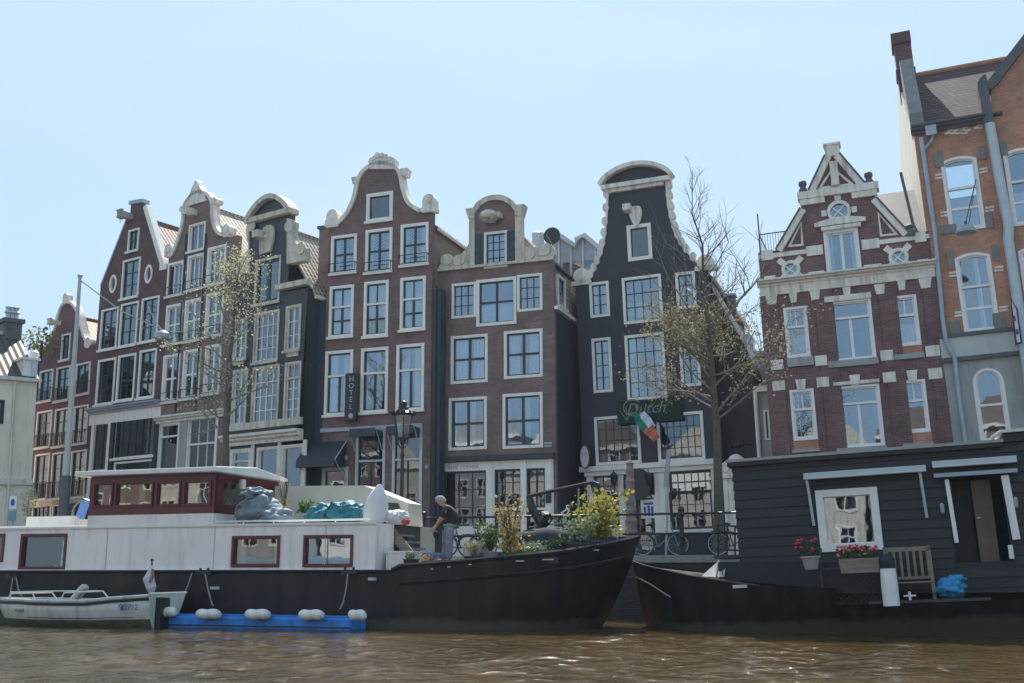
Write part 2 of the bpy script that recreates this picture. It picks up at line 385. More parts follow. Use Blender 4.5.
SPLIT = set('flower stone_dash chimney_head pilaster stone_block gable_scroll shopfront_pier lower_sill relief_panel stone_band keystone window_hood brick_apron finial stone_quoin brick_pier triangle_trim rail_highlight bollard mooring_rope hull_fitting door_jamb awning_arm wall_lamp gable_trim street_name_plate chimney_pot standing_seam downpipe lashing handrail trim_strip string_course side_wall bench rail stanchion mudguard curtain wire pane seam rubbing_rail gunwale bracket cabin_interior wheelhouse_bench wheelhouse_wall gangway steps interior sign_print symbol cladding gutter arm pediment_band shop_cornice back_wall scroll_top cornice'.split())
class MB:
    def __init__(s, fr=None):
        s.v = []; s.f = []; s.mi = []; s.fr = fr; s.smooth = False
    def face(s, idx, m=0):
        s.f.append(tuple(idx)); s.mi.append(m)
    def add(s, pts):
        b = len(s.v); s.v += [tuple(p) for p in pts]; return b
    def box(s, x0, x1, y0, y1, z0, z1, m=0):
        b = s.add([(x0, y0, z0), (x1, y0, z0), (x1, y1, z0), (x0, y1, z0), (x0, y0, z1), (x1, y0, z1), (x1, y1, z1), (x0, y1, z1)])
        for q in ((0, 1, 5, 4), (1, 2, 6, 5), (2, 3, 7, 6), (3, 0, 4, 7), (4, 5, 6, 7), (3, 2, 1, 0)):
            s.face([b + i for i in q], m)
        return s
    def obox(s, c, dx, dy, dz, mat3=None, m=0):
        """oriented box: centre, half sizes, rotation"""
        pts = []
        for sx, sy, sz in ((-1, -1, -1), (1, -1, -1), (1, 1, -1), (-1, 1, -1), (-1, -1, 1), (1, -1, 1), (1, 1, 1), (-1, 1, 1)):
            v = Vector((sx * dx, sy * dy, sz * dz))
            if mat3: v = mat3 @ v
            pts.append(Vector(c) + v)
        b = s.add(pts)
        for q in ((0, 1, 5, 4), (1, 2, 6, 5), (2, 3, 7, 6), (3, 0, 4, 7), (4, 5, 6, 7), (3, 2, 1, 0)):
            s.face([b + i for i in q], m)
        return s
    def prism(s, poly, y0, y1, holes=(), m=0):
        """xz polygon (with holes) from y0 to y1"""
        loops = [list(poly)] + [list(h) for h in holes]
        flat = [p for lp in loops for p in lp]
        tri = cdt(loops)
        b0 = s.add([(x, y0, z) for x, z in flat]); b1 = s.add([(x, y1, z) for x, z in flat])
        for t in tri:
            s.face([b0 + i for i in t], m); s.face([b1 + i for i in reversed(t)], m)
        k = 0
        for lp in loops:
            n = len(lp)
            for i in range(n):
                j = (i + 1) % n
                s.face((b0 + k + i, b0 + k + j, b1 + k + j, b1 + k + i), m)
            k += n
        return s
    def prismx(s, poly, x0, x1, m=0):
        """yz polygon from x0 to x1"""
        n = len(poly)
        a = s.add([(x0, y, z) for y, z in poly]); b = s.add([(x1, y, z) for y, z in poly])
        s.face([a + i for i in range(n)], m); s.face([b + i for i in reversed(range(n))], m)
        for i in range(n):
            j = (i + 1) % n; s.face((a + i, a + j, b + j, b + i), m)
        return s
    def band(s, pts, w, y0, y1, closed=False, m=0):
        """strip of width w (to the left of the direction of travel if w>0) along an xz polyline, y0..y1"""
        n = len(pts); P = [Vector(p) for p in pts]; Q = []
        for i in range(n):
            a = P[i - 1] if (i > 0 or closed) else P[i]
            c = P[(i + 1) % n] if (i < n - 1 or closed) else P[i]
            d = (c - a); d = d.normalized() if d.length > 1e-9 else Vector((1, 0))
            Q.append(P[i] + Vector((-d.y, d.x)) * w)
        A = s.add([(p.x, y0, p.y) for p in P]); B = s.add([(q.x, y0, q.y) for q in Q])
        C = s.add([(p.x, y1, p.y) for p in P]); D = s.add([(q.x, y1, q.y) for q in Q])
        rng = range(n) if closed else range(n - 1)
        for i in rng:
            j = (i + 1) % n
            s.face((A + i, A + j, B + j, B + i), m); s.face((C + j, C + i, D + i, D + j), m)
            s.face((B + i, B + j, D + j, D + i), m); s.face((A + j, A + i, C + i, C + j), m)
        if not closed:
            s.face((A, B, D, C), m); e = n - 1; s.face((A + e, C + e, D + e, B + e), m)
        return s
    def tube(s, pts, r, seg=6, r1=None, m=0, cap=True):
        P = [Vector(p) for p in pts]; n = len(P)
        rs = r if isinstance(r, (list, tuple)) else [r + (((r1 if r1 is not None else r) - r) * i / max(1, n - 1)) for i in range(n)]
        prev = None; rings = []
        for i in range(n):
            d = (P[min(i + 1, n - 1)] - P[max(i - 1, 0)])
            d = d.normalized() if d.length > 1e-9 else Vector((0, 0, 1))
            if prev is None:
                u = d.orthogonal().normalized()
            else:
                u = prev - d * prev.dot(d)
                u = u.normalized() if u.length > 1e-6 else d.orthogonal().normalized()
            prev = u; w = d.cross(u)
            rings.append(s.add([P[i] + (u * math.cos(2 * math.pi * k / seg) + w * math.sin(2 * math.pi * k / seg)) * rs[i] for k in range(seg)]))
        for i in range(n - 1):
            for k in range(seg):
                l = (k + 1) % seg
                s.face((rings[i] + k, rings[i] + l, rings[i + 1] + l, rings[i + 1] + k), m)
        if cap:
            s.face([rings[0] + k for k in reversed(range(seg))], m); s.face([rings[-1] + k for k in range(seg)], m)
        return s
    def lathe(s, prof, c=(0, 0, 0), seg=16, m=0, sy=1.0):
        """profile of (r,z) round the vertical through c"""
        rings = []
        for r, z in prof:
            rings.append(s.add([(c[0] + r * math.cos(2 * math.pi * k / seg), c[1] + r * sy * math.sin(2 * math.pi * k / seg), c[2] + z) for k in range(seg)]))
        for i in range(len(prof) - 1):
            for k in range(seg):
                l = (k + 1) % seg
                s.face((rings[i] + k, rings[i] + l, rings[i + 1] + l, rings[i + 1] + k), m)
        s.face([rings[0] + k for k in reversed(range(seg))], m); s.face([rings[-1] + k for k in range(seg)], m)
        return s
    def blob(s, c, rx, ry, rz, seed=0, amp=.18, freq=2.0, sub=3, m=0, flat=0.0, crease=0.0):
        bm = bmesh.new(); bmesh.ops.create_icosphere(bm, subdivisions=sub, radius=1)
        off = Vector((seed * 7.3, seed * 3.1, seed * 1.7))
        for v in bm.verts:
            n = noise.noise(v.co * freq + off)
            k = 1 + amp * n * 2
            if crease: k -= crease * abs(noise.noise(v.co * freq * 1.9 + off * 2))
            co = v.co * k
            v.co = Vector((co.x * rx, co.y * ry, co.z * rz))
            if flat and v.co.z < -rz * flat: v.co.z = -rz * flat
            v.co += Vector(c)
        bm.verts.ensure_lookup_table()
        b = s.add([v.co[:] for v in bm.verts])
        for f in bm.faces: s.face([b + v.index for v in f.verts], m)
        bm.free(); return s
    def leaves(s, c, rad, n, size, shell=.0, m=0, tilt=1.0, droop=False, gauss=False):
        for _ in range(n):
            while True:
                p = Vector((random.uniform(-1, 1), random.uniform(-1, 1), random.uniform(-1, 1)))
                if p.length <= 1 and p.length >= shell: break
            p = Vector((p.x * rad[0], p.y * rad[1], p.z * rad[2])) + Vector(c)
            s.leaf(p, size * random.uniform(.6, 1.3), m)
        return s
    def leaf(s, p, z, m=0, d=None):
        d = d or Vector((random.gauss(0, 1), random.gauss(0, 1), random.gauss(0, .8))).normalized()
        u = d.orthogonal().normalized(); u = (Matrix.Rotation(random.uniform(0, 6.28), 3, d) @ u)
        w = d.cross(u)
        b = s.add([p - u * z * .5, p + w * z * .3, p + u * z * .5, p - w * z * .3])
        s.face((b, b + 1, b + 2, b + 3), m)
    def pieces(s):
        """groups of faces that hang together; pieces whose boxes touch stay one"""
        n = len(s.v); up = list(range(n))
        def find(a):
            while up[a] != a:
                up[a] = up[up[a]]; a = up[a]
            return a
        for f in s.f:
            r = find(f[0])
            for i in f[1:]:
                q = find(i)
                if q != r: up[q] = r
        comps = {}
        for k, f in enumerate(s.f): comps.setdefault(find(f[0]), []).append(k)
        L = []
        for ks in comps.values():
            vs = {i for k in ks for i in s.f[k]}
            lo = [min(s.v[i][a] for i in vs) - .012 for a in range(3)]; hi = [max(s.v[i][a] for i in vs) + .012 for a in range(3)]
            L.append([ks, lo, hi])
        ch = True
        while ch:
            ch = False; out = []
            for c in L:
                for o in out:
                    if all(c[1][a] <= o[2][a] and o[1][a] <= c[2][a] for a in range(3)):
                        o[0] += c[0]; o[1] = [min(x, y) for x, y in zip(o[1], c[1])]; o[2] = [max(x, y) for x, y in zip(o[2], c[2])]; ch = True; break
                else: out.append(c)
            L = out
        return [c[0] for c in L]
    def build(s, name, m, parent=None, sm=None, recalc=True, bevel=0):
        if name in SPLIT and len(s.f) < 3000:
            P = s.pieces()
            if 1 < len(P) <= 40:
                first = None
                for ks in P:
                    q = MB(s.fr); q.smooth = s.smooth; mp = {}
                    for k in ks:
                        idx = []
                        for i in s.f[k]:
                            if i not in mp: mp[i] = len(q.v); q.v.append(s.v[i])
                            idx.append(mp[i])
                        q.f.append(tuple(idx)); q.mi.append(s.mi[k])
                    o = q._build(name, m, parent, sm, recalc, bevel)
                    first = first or o
                return first
        return s._build(name, m, parent, sm, recalc, bevel)
    def _build(s, name, m, parent=None, sm=None, recalc=True, bevel=0):
        me = bpy.data.meshes.new(name)
        vv = s.v
        if s.fr is not None and s.fr.S != Matrix.Identity(4):
            vv = [tuple(s.fr.S @ Vector(p)) for p in vv]
        me.from_pydata(vv, [], s.f)
        ms = m if isinstance(m, (list, tuple)) else [m]
        for x in ms: me.materials.append(MATS[x])
        me.polygons.foreach_set('material_index', s.mi)
        if sm or s.smooth: me.polygons.foreach_set('use_smooth', [True] * len(me.polygons))
        me.update()
        if recalc and len(s.f) < 40000:
            bm = bmesh.new(); bm.from_mesh(me); bmesh.ops.recalc_face_normals(bm, faces=bm.faces[:]); bm.to_mesh(me); bm.free()
        o = bpy.data.objects.new(name, me); COL.objects.link(o)
        if parent is not None: o.parent = parent
        if bevel:
            mod = o.modifiers.new('bevel', 'BEVEL'); mod.width = bevel; mod.segments = 2; mod.limit_method = 'ANGLE'
        return o

def copy_tree(o, parent=None):
    c = o.copy(); COL.objects.link(c)
    if parent is not None: c.parent = parent
    for ch in list(o.children): copy_tree(ch, c)
    return c

def text_mb(fr, s, x, z, size, y, depth=.015, align='CENTER', mb=None, shear=0):
    cu = bpy.data.curves.new('t', 'FONT'); cu.body = s; cu.size = size; cu.align_x = align; cu.align_y = 'CENTER'
    cu.resolution_u = 3; cu.shear = shear
    o = bpy.data.objects.new('t', cu); COL.objects.link(o)
    dg = bpy.context.evaluated_depsgraph_get(); dg.update()
    me = bpy.data.meshes.new_from_object(o.evaluated_get(dg))
    mb = mb or MB(fr)
    b = mb.add([(x + v.co.x, y, z + v.co.y) for v in me.vertices])
    for p in me.polygons: mb.face([b + i for i in p.vertices])
    bpy.data.objects.remove(o); bpy.data.curves.remove(cu); bpy.data.meshes.remove(me)
    return mb

def sheet(mb, x0, x1, z0, z1, holes, y0, y1):
    """flat facing made of boxes, with rectangular openings"""
    H_ = [(min(p[0] for p in h), max(p[0] for p in h), min(p[1] for p in h), max(p[1] for p in h)) for h in holes]
    xs = sorted({x0, x1} | {min(max(v, x0), x1) for h in H_ for v in h[:2]})
    for a, b in zip(xs, xs[1:]):
        if b - a < .004: continue
        c = (a + b) / 2; cut = sorted((h[2], h[3]) for h in H_ if h[0] < c < h[1]); z = z0
        for lo, hi in cut:
            if lo > z + .004: mb.box(a, b, y0, y1, z, lo)
            z = max(z, hi)
        if z1 > z + .004: mb.box(a, b, y0, y1, z, z1)
def rect(x0, x1, z0, z1):
    return [(x0, z0), (x1, z0), (x1, z1), (x0, z1)]
def arch_poly(x0, x1, z0, z1, rise, n=10):
    """rectangle with a segmental top: crown at z1, springing at z1-rise"""
    w = (x1 - x0) / 2; cx = (x0 + x1) / 2
    rise = min(rise, w)
    rad = (w * w + rise * rise) / (2 * rise); cz = z1 - rad
    a0 = math.asin(min(1, w / rad))
    pts = [(x0, z0), (x1, z0)]
    for i in range(n + 1):
        a = a0 - 2 * a0 * i / n
        pts.append((cx + rad * math.sin(a), cz + rad * math.cos(a)))
    return pts
def ell(cx, cz, rx, rz, n=20):
    return [(cx + rx * math.cos(2 * math.pi * i / n), cz + rz * math.sin(2 * math.pi * i / n)) for i in range(n)]
def inset(poly, d):
    """inward offset of a counter-clockwise convex polygon"""
    n = len(poly); out = []
    for i in range(n):
        p0, p1, p2 = Vector(poly[i - 1]), Vector(poly[i]), Vector(poly[(i + 1) % n])
        a = (p1 - p0).normalized(); b = (p2 - p1).normalized()
        na = Vector((-a.y, a.x)); nb = Vector((-b.y, b.x))
        k = (na + nb); k = k / max(.3, k.dot(na))
        q = p1 + k * d; out.append((q.x, q.y))
    return out

def window(fr, p0, p1, cas=.12, casm='white', sash='dark_sash', cols=2, rows=2, transom=0, tcols=None, curtain='sides',
           sill=True, arch=0, pane='pane', yb=0.0, bar=.035, thick=.14, name='window', midbar=.0, cm='curtain', rail=False, label=None, hole=True, deep=.10):
    a = fr.at(p0[0], p0[1], yb); b = fr.at(p1[0], p1[1], yb)
    x0, x1 = a.x, b.x; z1, z0 = a.z, b.z
    outer = arch_poly(x0, x1, z0, z1, arch) if arch else rect(x0, x1, z0, z1)
    if hole: fr.holes.append(outer)
    inner = inset(outer, cas)
    mb = MB(fr); mb.prism(inset(outer, .002), yb - .035, yb + thick, holes=[inner])
    W = mb.build(name, casm, fr.root)
    if label: W['label'] = label
    ix0, ix1, iz0, iz1 = x0 + cas, x1 - cas, z0 + cas, z1 - cas
    # pane
    g = MB(fr); g.prism(inset(inner, -.004), yb + deep, yb + deep + .008)
    ta, tb_ = random.uniform(-.012, .012), random.uniform(-.008, .008); xm, zm = (x0 + x1) / 2, (z0 + z1) / 2
    g.v = [(p[0], p[1] + (p[0] - xm) * ta + (p[2] - zm) * tb_, p[2]) for p in g.v]; g.build('pane', pane, W)
    # sash bars
    s = MB(fr)
    ys0, ys1 = yb + deep - .05, yb + deep + .03
    s.prism(inset(inner, -.003), ys0, ys1, holes=[inset(inner, bar)])
    zt = iz1
    if transom:
        zt = iz1 - (iz1 - iz0) * transom
        tb = MB(fr); tb.box(ix0, ix1, yb + .0, yb + deep + .03, zt - .045, zt + .045); tb.build('transom', casm, W)
        tc = tcols if tcols is not None else cols
        for i in range(1, tc):
            x = ix0 + (ix1 - ix0) * i / tc
            s.box(x - bar * .4, x + bar * .4, ys0 + .01, ys1 - .01, zt, iz1 - bar * .5)
    for i in range(1, cols):
        x = ix0 + (ix1 - ix0) * i / cols
        w = bar * (.9 if (cols == 2) else .45)
        s.box(x - w, x + w, ys0 + .01, ys1 - .01, iz0 + bar * .5, zt - (.045 if transom else bar * .5))
    for i in range(1, rows):
        z = iz0 + (zt - iz0) * i / rows
        w = bar * (.8 if rows == 2 else .4)
        s.box(ix0 + bar * .5, ix1 - bar * .5, ys0 + .013, ys1 - .013, z - w, z + w)
    s.build('sash', sash, W)
    if sill:
        q = MB(fr); q.box(x0 - .05, x1 + .05, yb - .13, yb - .037, z0 - .07, z0 + .05); q.build('sill', casm if casm != 'dark_sash' else 'white', W)
    if rail:
        q = MB(fr)
        n = max(3, int((x1 - x0) / .14)) if rail != .5 else 1; zr = z0 + .55 if rail is True else z0 + rail
        q.box(x0 - .02, x1 + .02, yb - .20, yb - .17, zr - .03, zr); q.box(x0 - .02, x1 + .02, yb - .20, yb - .17, z0 + .06, z0 + .09)
        for i in range(n + 1):
            x = x0 + (x1 - x0) * i / n; q.box(x - .012, x + .012, yb - .195, yb - .175, z0 + .08, zr - .02)
        for x in (x0, x1): q.box(x - .015, x + .015, yb - .18, yb, zr - .05, zr - .02)
        q.build('window_rail', 'black_metal', W)
    if curtain and curtain != 'none':
        c = MB(fr); yc = yb + deep + .12; w = ix1 - ix0; h = iz1 - iz0
        def drape(xa, xb, za, zb):
            n = max(4, int((xb - xa) / .05)); base = len(c.v)
            for i in range(n + 1):
                x = xa + (xb - xa) * i / n; y = yc + .03 * math.sin(i * 1.9)
                c.v.append((x, y, za)); c.v.append((x, y, zb))
            for i in range(n): c.face((base + 2 * i, base + 2 * i + 2, base + 2 * i + 3, base + 2 * i + 1))
        if curtain == 'sides':
            k = random.uniform(.14, .30); k2 = random.uniform(.14, .30)
            drape(ix0, ix0 + w * k, iz0, iz1); drape(ix1 - w * k2, ix1, iz0, iz1)
        elif curtain == 'inner':
            k = random.uniform(.34, .42)
            drape(ix0 + w * .06, ix0 + w * k, iz0, iz1); drape(ix1 - w * k, ix1 - w * .04, iz0, iz1)
        elif curtain == 'right':
            drape(ix0 + w * .52, ix0 + w * .68, iz0, iz1); drape(ix0, ix0 + w * .1, iz0, iz1)
        elif curtain == 'full':
            drape(ix0, ix1, iz0, iz1)
        elif curtain == 'half':
            drape(ix0, ix1, iz0, iz0 + h * .45)
        elif curtain == 'top':
            drape(ix0, ix1, iz0 + h * .45, iz1)
        elif curtain == 'blind':
            n = int(h / .16)
            for i in range(n):
                z = iz0 + h * (i + .15) / n; c.box(ix0, ix1, yc, yc + .01, z, z + h / n * .72)
        c.build('curtain', cm, W)
    return W

def facade(fr, poly, m, thick=.30, y=0.0, name='wall'):
    mb = MB(fr); mb.prism(poly, y, y + thick, holes=fr.holes)
    o = mb.build(name, m, fr.root); return o

def shell(fr, xl, xr, zl, zr, ridge, depth, m, rm, y0=.30, z0=0.0, sl=0.0, sr=0.0, over=.12, gut=True, left=True, rz_back=None):
    """side and back walls and a pitched roof whose ridge runs away from the street. sl/sr = sideways drift of each side wall over the depth"""
    b = MB(fr); y1 = depth
    t = .02
    # side walls, each a slab
    def slab(xa, sh, zz, side):
        w = .25 * side
        a = b.add([(xa, y0, z0), (xa + w, y0, z0), (xa + w + sh, y1, z0), (xa + sh, y1, z0), (xa, y0, zz), (xa + w, y0, zz), (xa + w + sh, y1, zz), (xa + sh, y1, zz)])
        for q in ((0, 1, 5, 4), (1, 2, 6, 5), (2, 3, 7, 6), (3, 0, 4, 7), (4, 5, 6, 7), (3, 2, 1, 0)): b.face([a + i for i in q])
    slab(xl + t, sl, zl, 1); slab(xr - t, sr, zr, -1)
    b.build('side_wall', m, fr.root)
    k = MB(fr)
    k.prism([(xl + sl + .3, z0), (xr + sr - .3, z0), (xr + sr - .3, zr), (ridge[0] + (sl + sr) / 2, ridge[1] - .15), (xl + sl + .3, zl)], y1 - .25, y1 - .01)
    k.build('back_wall', m, fr.root)
    r = MB(fr)
    th = .12
    rx, rz = ridge
    dl = (rz - zl) / max(.1, rx - xl); dr = (rz - zr) / max(.1, xr - rx)
    shm = (sl + sr) / 2
    pts = [(xl - over, zl - dl * over, sl), (rx, rz, shm), (xr + over, zr - dr * over, sr)]
    ft = [(x, y0 + .01, z) for x, z, sh in pts] + [(x, y0 + .01, z + th) for x, z, sh in pts]
    bk = [(x + sh, y1 + .05, z) for x, z, sh in pts] + [(x + sh, y1 + .05, z + th) for x, z, sh in pts]
    A = r.add(ft); B = r.add(bk)
    for i, j in ((0, 1), (1, 2)):
        r.face((A + i, A + j, B + j, B + i)); r.face((A + 3 + i, A + 3 + j, B + 3 + j, B + 3 + i))
        r.face((A + i, A + j, A + 3 + j, A + 3 + i)); r.face((B + i, B + j, B + 3 + j, B + 3 + i))
    r.face((A, B, B + 3, A + 3)); r.face((A + 2, B + 2, B + 5, A + 5))
    ro = r.build('roof', rm, fr.root)
    q = MB(fr)
    q.tube([(rx, y0 + .02, rz + th + .02), (rx + shm, y1, rz + th + .02)], .11, 8)
    q.build('ridge', rm, ro)
    if gut:
        g = MB(fr); g.tube([(xr + .17, y0 + .03, zr - dr * over - .02), (xr + .17 + sr, y1, zr - dr * over - .02)], .09, 6)
        g.build('gutter', 'white' if gut is True else gut, fr.root)
    return ro

def chimney(fr, x0, x1, y0, y1, z0, z1, m='brick_dark_red', pots=2):
    c = MB(fr); c.box(x0, x1, y0, y1, z0, z1)
    o = c.build('chimney', m, fr.root)
    c = MB(fr); c.box(x0 - .08, x1 + .08, y0 - .08, y1 + .08, z1, z1 + .14); c.build('chimney_cap', 'stone_dark', o)
    if pots:
        p = MB(fr)
        for i in range(pots):
            x = x0 + (x1 - x0) * (i + .5) / pots
            p.lathe([(.13, 0), (.10, .35), (.14, .37), (.14, .42)], (x, (y0 + y1) / 2, z1 + .145), 10)
        p.build('chimney_pot', 'zinc', o)
    return o

def cornice(fr, xl, xr, z, h=.3, out=.35, m='cream_trim', name='cornice', y=0.0):
    c = MB(fr)
    prof = [(0, 0), (-out * .35, 0), (-out * .35, h * .3), (-out * .7, h * .45), (-out * .7, h * .62), (-out, h * .75), (-out, h), (0, h)]
    c.prismx([(y + a + (-.003 if i not in (0, 7) else -.003), z + b) for i, (a, b) in enumerate(prof)], xl, xr)
    return c.build(name, m, fr.root)

def hoist(fr, c, L=.9, w=.16, m='cream_trim', z=None):
    p = fr.pt(c); mb = MB(fr)
    mb.prism([(p.x - w, p.z - w), (p.x + w, p.z - w), (p.x + w, p.z + w * 1.1), (p.x - w, p.z + w * 1.1)], -L, .05)
    mb.box(p.x - w * 1.5, p.x + w * 1.5, -L - .03, -L + .12, p.z + w * 1.1, p.z + w * 1.5)
    mb.box(p.x - w * .8, p.x + w * .8, -L - .05, -L + .3, p.z - w * 1.5, p.z - w * .9)
    o = mb.build('hoist_beam', m, fr.root)
    h = MB(fr); h.tube([(p.x, -L + .1, p.z - w * 1.4), (p.x, -L + .1, p.z - w * 1.4 - .12), (p.x + .06, -L + .1, p.z - w * 1.4 - .2), (p.x + .02, -L + .1, p.z - w * 1.4 - .26)], .02, 5)
    h.build('hook', 'black_metal', o)
    return o

LA = (12.5, 42.0); YA = -20
GRP = 'canal houses in a row along the quay'
def house(px_left, back, yaw, roll, label, P=None, cat='house', name='canal_house', group=GRP):
    yaw = yaw if P else YA
    loc = online(px_left, P or LA, yaw, back)
    return Fr(loc, yaw, roll, name, label, cat, group, z=STREET)
exec_parts = []

# ================================================================= LEFT ROW
_p = plan(303, 49.0); LB = (_p.x, _p.y)
YB = -35

# ---- H1 small bell gable, far left
h = house(31, 0, YB, -.028, 'narrow plum brick house with small white bell gable beside the cream building', LB)
for a, b in [(zB(145, 113), zB(186, 217)), (zB(205, 101), zB(247, 215)), (zB(274, 88), zB(320, 192))]:
    window(h, a, b, .09, cols=2, rows=3, rail=.75, curtain='inner')
for a, b in [(zB(135, 260), zB(181, 384)), (zB(200, 250), zB(246, 379)), (zB(268, 240), zB(311, 370))]:
    window(h, a, b, .09, cols=2, rows=3, rail=.75, curtain='inner')
for a, b in [(zB(128, 413), zB(170, 572)), (zB(190, 407), zB(235, 568)), (zB(258, 400), zB(303, 563))]:
    window(h, a, b, .09, cols=2, rows=3, rail=.95, curtain='sides')
window(h, (62.2, 334.8), (69.5, 359.5), .09, cols=2, rows=2, curtain='none')
window(h, zB(118, 597), zB(182, 668), .10, cols=4, rows=3, curtain='none', sill=False, pane='pane_dark')
window(h, zB(190, 592), zB(232, 664), .10, cols=2, rows=2, curtain='none', sill=False, pane='pane_dark')
window(h, zB(262, 583), zB(312, 668), .10, cols=2, rows=2, curtain='none', sill=False, arch=.5, pane='pane_dark')
xl = h.at(32, 440).x; xr = h.at(91.5, 420).x
LS = h.poly([(38.5, 355)])[0]
bell = h.poly([(40, 354), (48, 346), (54, 335), (57.5, 325), (59, 316), (63, 307), (68.5, 303.5), (74, 307), (78, 315), (80.5, 325), (84, 338), (89, 345)])
bs = smooth(bell, 4)
zsh = LS[1]
P = [(xl, 0), (xr, 0), (xr, bs[-1][1])] + list(reversed(bs)) + [(xl, bs[0][1])]
facade(h, P, 'brick_plum')
t = MB(h); t.band(bs, .16, -.10, .34)
for c, r in ((bs[0], .32), (bs[-1], .3)): t.prism(ell(c[0] - .05, c[1] + .12, r, r), -.09, .33)
t.prism(ell(bs[len(bs) // 2][0], bs[len(bs) // 2][1] + .35, .22, .3), -.08, .3)
t.build('gable_trim', 'stone_white', h.root)
hoist(h, zA(240, 577), .7, .12)
c = h.at(29, 498).z
q = MB(h); z_ = h.at(60, 501).z; q.box(xl, xr, -.06, -.003, z_ - .2, z_ + .22); q.build('stone_band', 'sandstone', h.root)
e = h.at(88, 352).z
shell(h, xl, xr, e, e, ((xl + xr) / 2, h.at(68, 318).z), 10, 'brick_plum', 'tiles_orange')
q = MB(h); q.tube([(xl + .1, -.06, .2), (xl + .1, -.06, e)], .05, 6); q.build('downpipe', 'black_metal', h.root)

# ---- H2 tall spout gable
h = house(88, 0, YB, 0, 'tall dark red brick house with steep pointed spout gable and two oval windows', LB)
window(h, zA(518, 203), zA(556, 282), .10, cols=2, rows=2, curtain='none')
window(h, zA(496, 325), zA(556, 468), .11, cols=2, rows=3, curtain='inner')
for a, b in [(zA(410, 523), zA(467, 677)), (zA(488, 500), zA(547, 662)), (zA(572, 478), zA(631, 645))]:
    window(h, a, b, .11, cols=2, rows=3, curtain='sides')
for a, b in [(zB(354, 73), zB(407, 229)), (zB(427, 57), zB(480, 215)), (zB(504, 39), zB(554, 206))]:
    window(h, a, b, .12, cols=2, rows=3, curtain='inner')
for cx, cy in ((455, 418), (598, 378)):
    c = h.pt(zA(cx, cy)); e = ell(c.x, c.z, .32, .52, 24)
    h.holes.append(e)
    w = MB(h).prism(ell(c.x, c.z, .318, .518, 24), -.04, .12, holes=[ell(c.x, c.z, .2, .38, 24)]).build('oval_window', 'white', h.root)
    MB(h).prism(ell(c.x, c.z, .21, .39, 24), .08, .09).build('pane', 'pane_dark', w)
    MB(h).box(c.x - .02, c.x + .02, .05, .078, c.z - .38, c.z + .38).build('sash', 'dark_sash', w)
xl = h.at(90, 420).x; xr = h.at(162, 400).x
window(h, zB(340, 300), zB(388, 470), .10, cols=2, rows=5, curtain='none', sill=False)
window(h, zB(414, 280), zB(556, 417), .10, cols=6, rows=3, curtain='none')
window(h, zB(412, 440), zB(556, 560), .10, cols=4, rows=3, curtain='none', sill=False, pane='pane_dark')
g = h.poly([zA(398, 428), zA(408, 428), zA(523, 132), zA(527, 92), zA(575, 84), zA(578, 112), zA(650, 355), zA(662, 352)])
P = [(xl, 0), (xr, 0), (xr, g[-1][1]), g[6], g[5], g[4], g[3], g[2], g[1], (xl, g[0][1])]
facade(h, P, 'brick_dark_red')
t = MB(h); t.band([g[6], g[5]], -.30, -.06, .34); t.band([(g[6][0] - .1, g[6][1] - .12), (g[6][0] + .45, g[6][1] - .12)], .3, -.08, .35)
t.build('gable_coping', 'white', h.root)
t = MB(h); t.band([g[1], g[2]], .10, -.06, .34); t.build('gable_edge', 'zinc', h.root)
t = MB(h); t.prism([(g[3][0] - .08, g[3][1] - .1), (g[4][0] + .04, g[4][1] - .1), (g[4][0] + .04, g[4][1] + .10), (g[3][0] - .08, g[3][1] + .10)], -.1, .4); t.build('gable_cap', 'zinc', h.root)
hoist(h, zA(528, 150), .8, .16, 'plaster_grey')
e = g[6][1] - .4
shell(h, xl, xr, e, e, ((g[3][0] + g[4][0]) / 2, g[4][1] - .9), 12, 'brick_dark_red', 'tiles_red')
cornice(h, xl, xr, h.at(125, 411).z, .32, .4, 'zinc')
# ground storey
zc = h.at(125, 411).z
q = MB(h)
q.box(xl, xr, -.06, -.003, zc - .55, zc)
for u in (zB(333, 400), zB(392, 400)):
    x = h.pt(u).x; q.box(x - .12, x + .12, -.10, -.063, 0, zc - .55)
q.build('shopfront', 'white', h.root)
q = MB(h)
for u in (zB(404, 400), zB(562, 400)):
    x = h.pt(u).x; q.box(x - .15, x + .15, -.12, -.003, .0, zc - .56)
q.build('pilaster', 'black_paint', h.root)
h2 = Fr((0, 0, 0), parent=h)
def applied(fr, a, b, **k):
    """window in a wall already built: a proud casement in front of the wall"""
    k.setdefault('hole', False); return window(fr, a, b, **k)
_hs = list(h.holes)

# ---- H3 brown neck gable
h = house(158, 0, YB, 0, 'brown brick neck gable house with white scrolls and purple shuttered attic hatch', LB)
W_ = dict(cas=.13, sash='white', bar=.06)
window(h, zC(150, 210), zC(207, 300), .10, cols=2, rows=1, curtain='full', cm='shade_purple', sash='white', pane='pane')
for a, b in [(zC(70, 356), zC(124, 472)), (zC(145, 328), zC(202, 449)), (zC(221, 297), zC(284, 427))]:
    window(h, a, b, cols=3, rows=1, curtain='sides', rail=.5, **W_)
for a, b in [(zC(64, 516), zC(117, 657)), (zC(136, 496), zC(192, 644)), (zC(215, 472), zC(274, 625))]:
    window(h, a, b, cols=2, rows=2, curtain='inner', rail=.5, **W_)
for a, b in [(zD(60, 68), zD(120, 262)), (zD(146, 46), zD(208, 247)), (zD(238, 26), zD(296, 227))]:
    window(h, a, b, cols=2, rows=2, curtain='inner', rail=.5, **W_)
window(h, zD(36, 350), zD(120, 600), .22, cols=1, rows=1, transom=.22, curtain='none', sash='white', sill=False, label='white framed glazed entrance door')
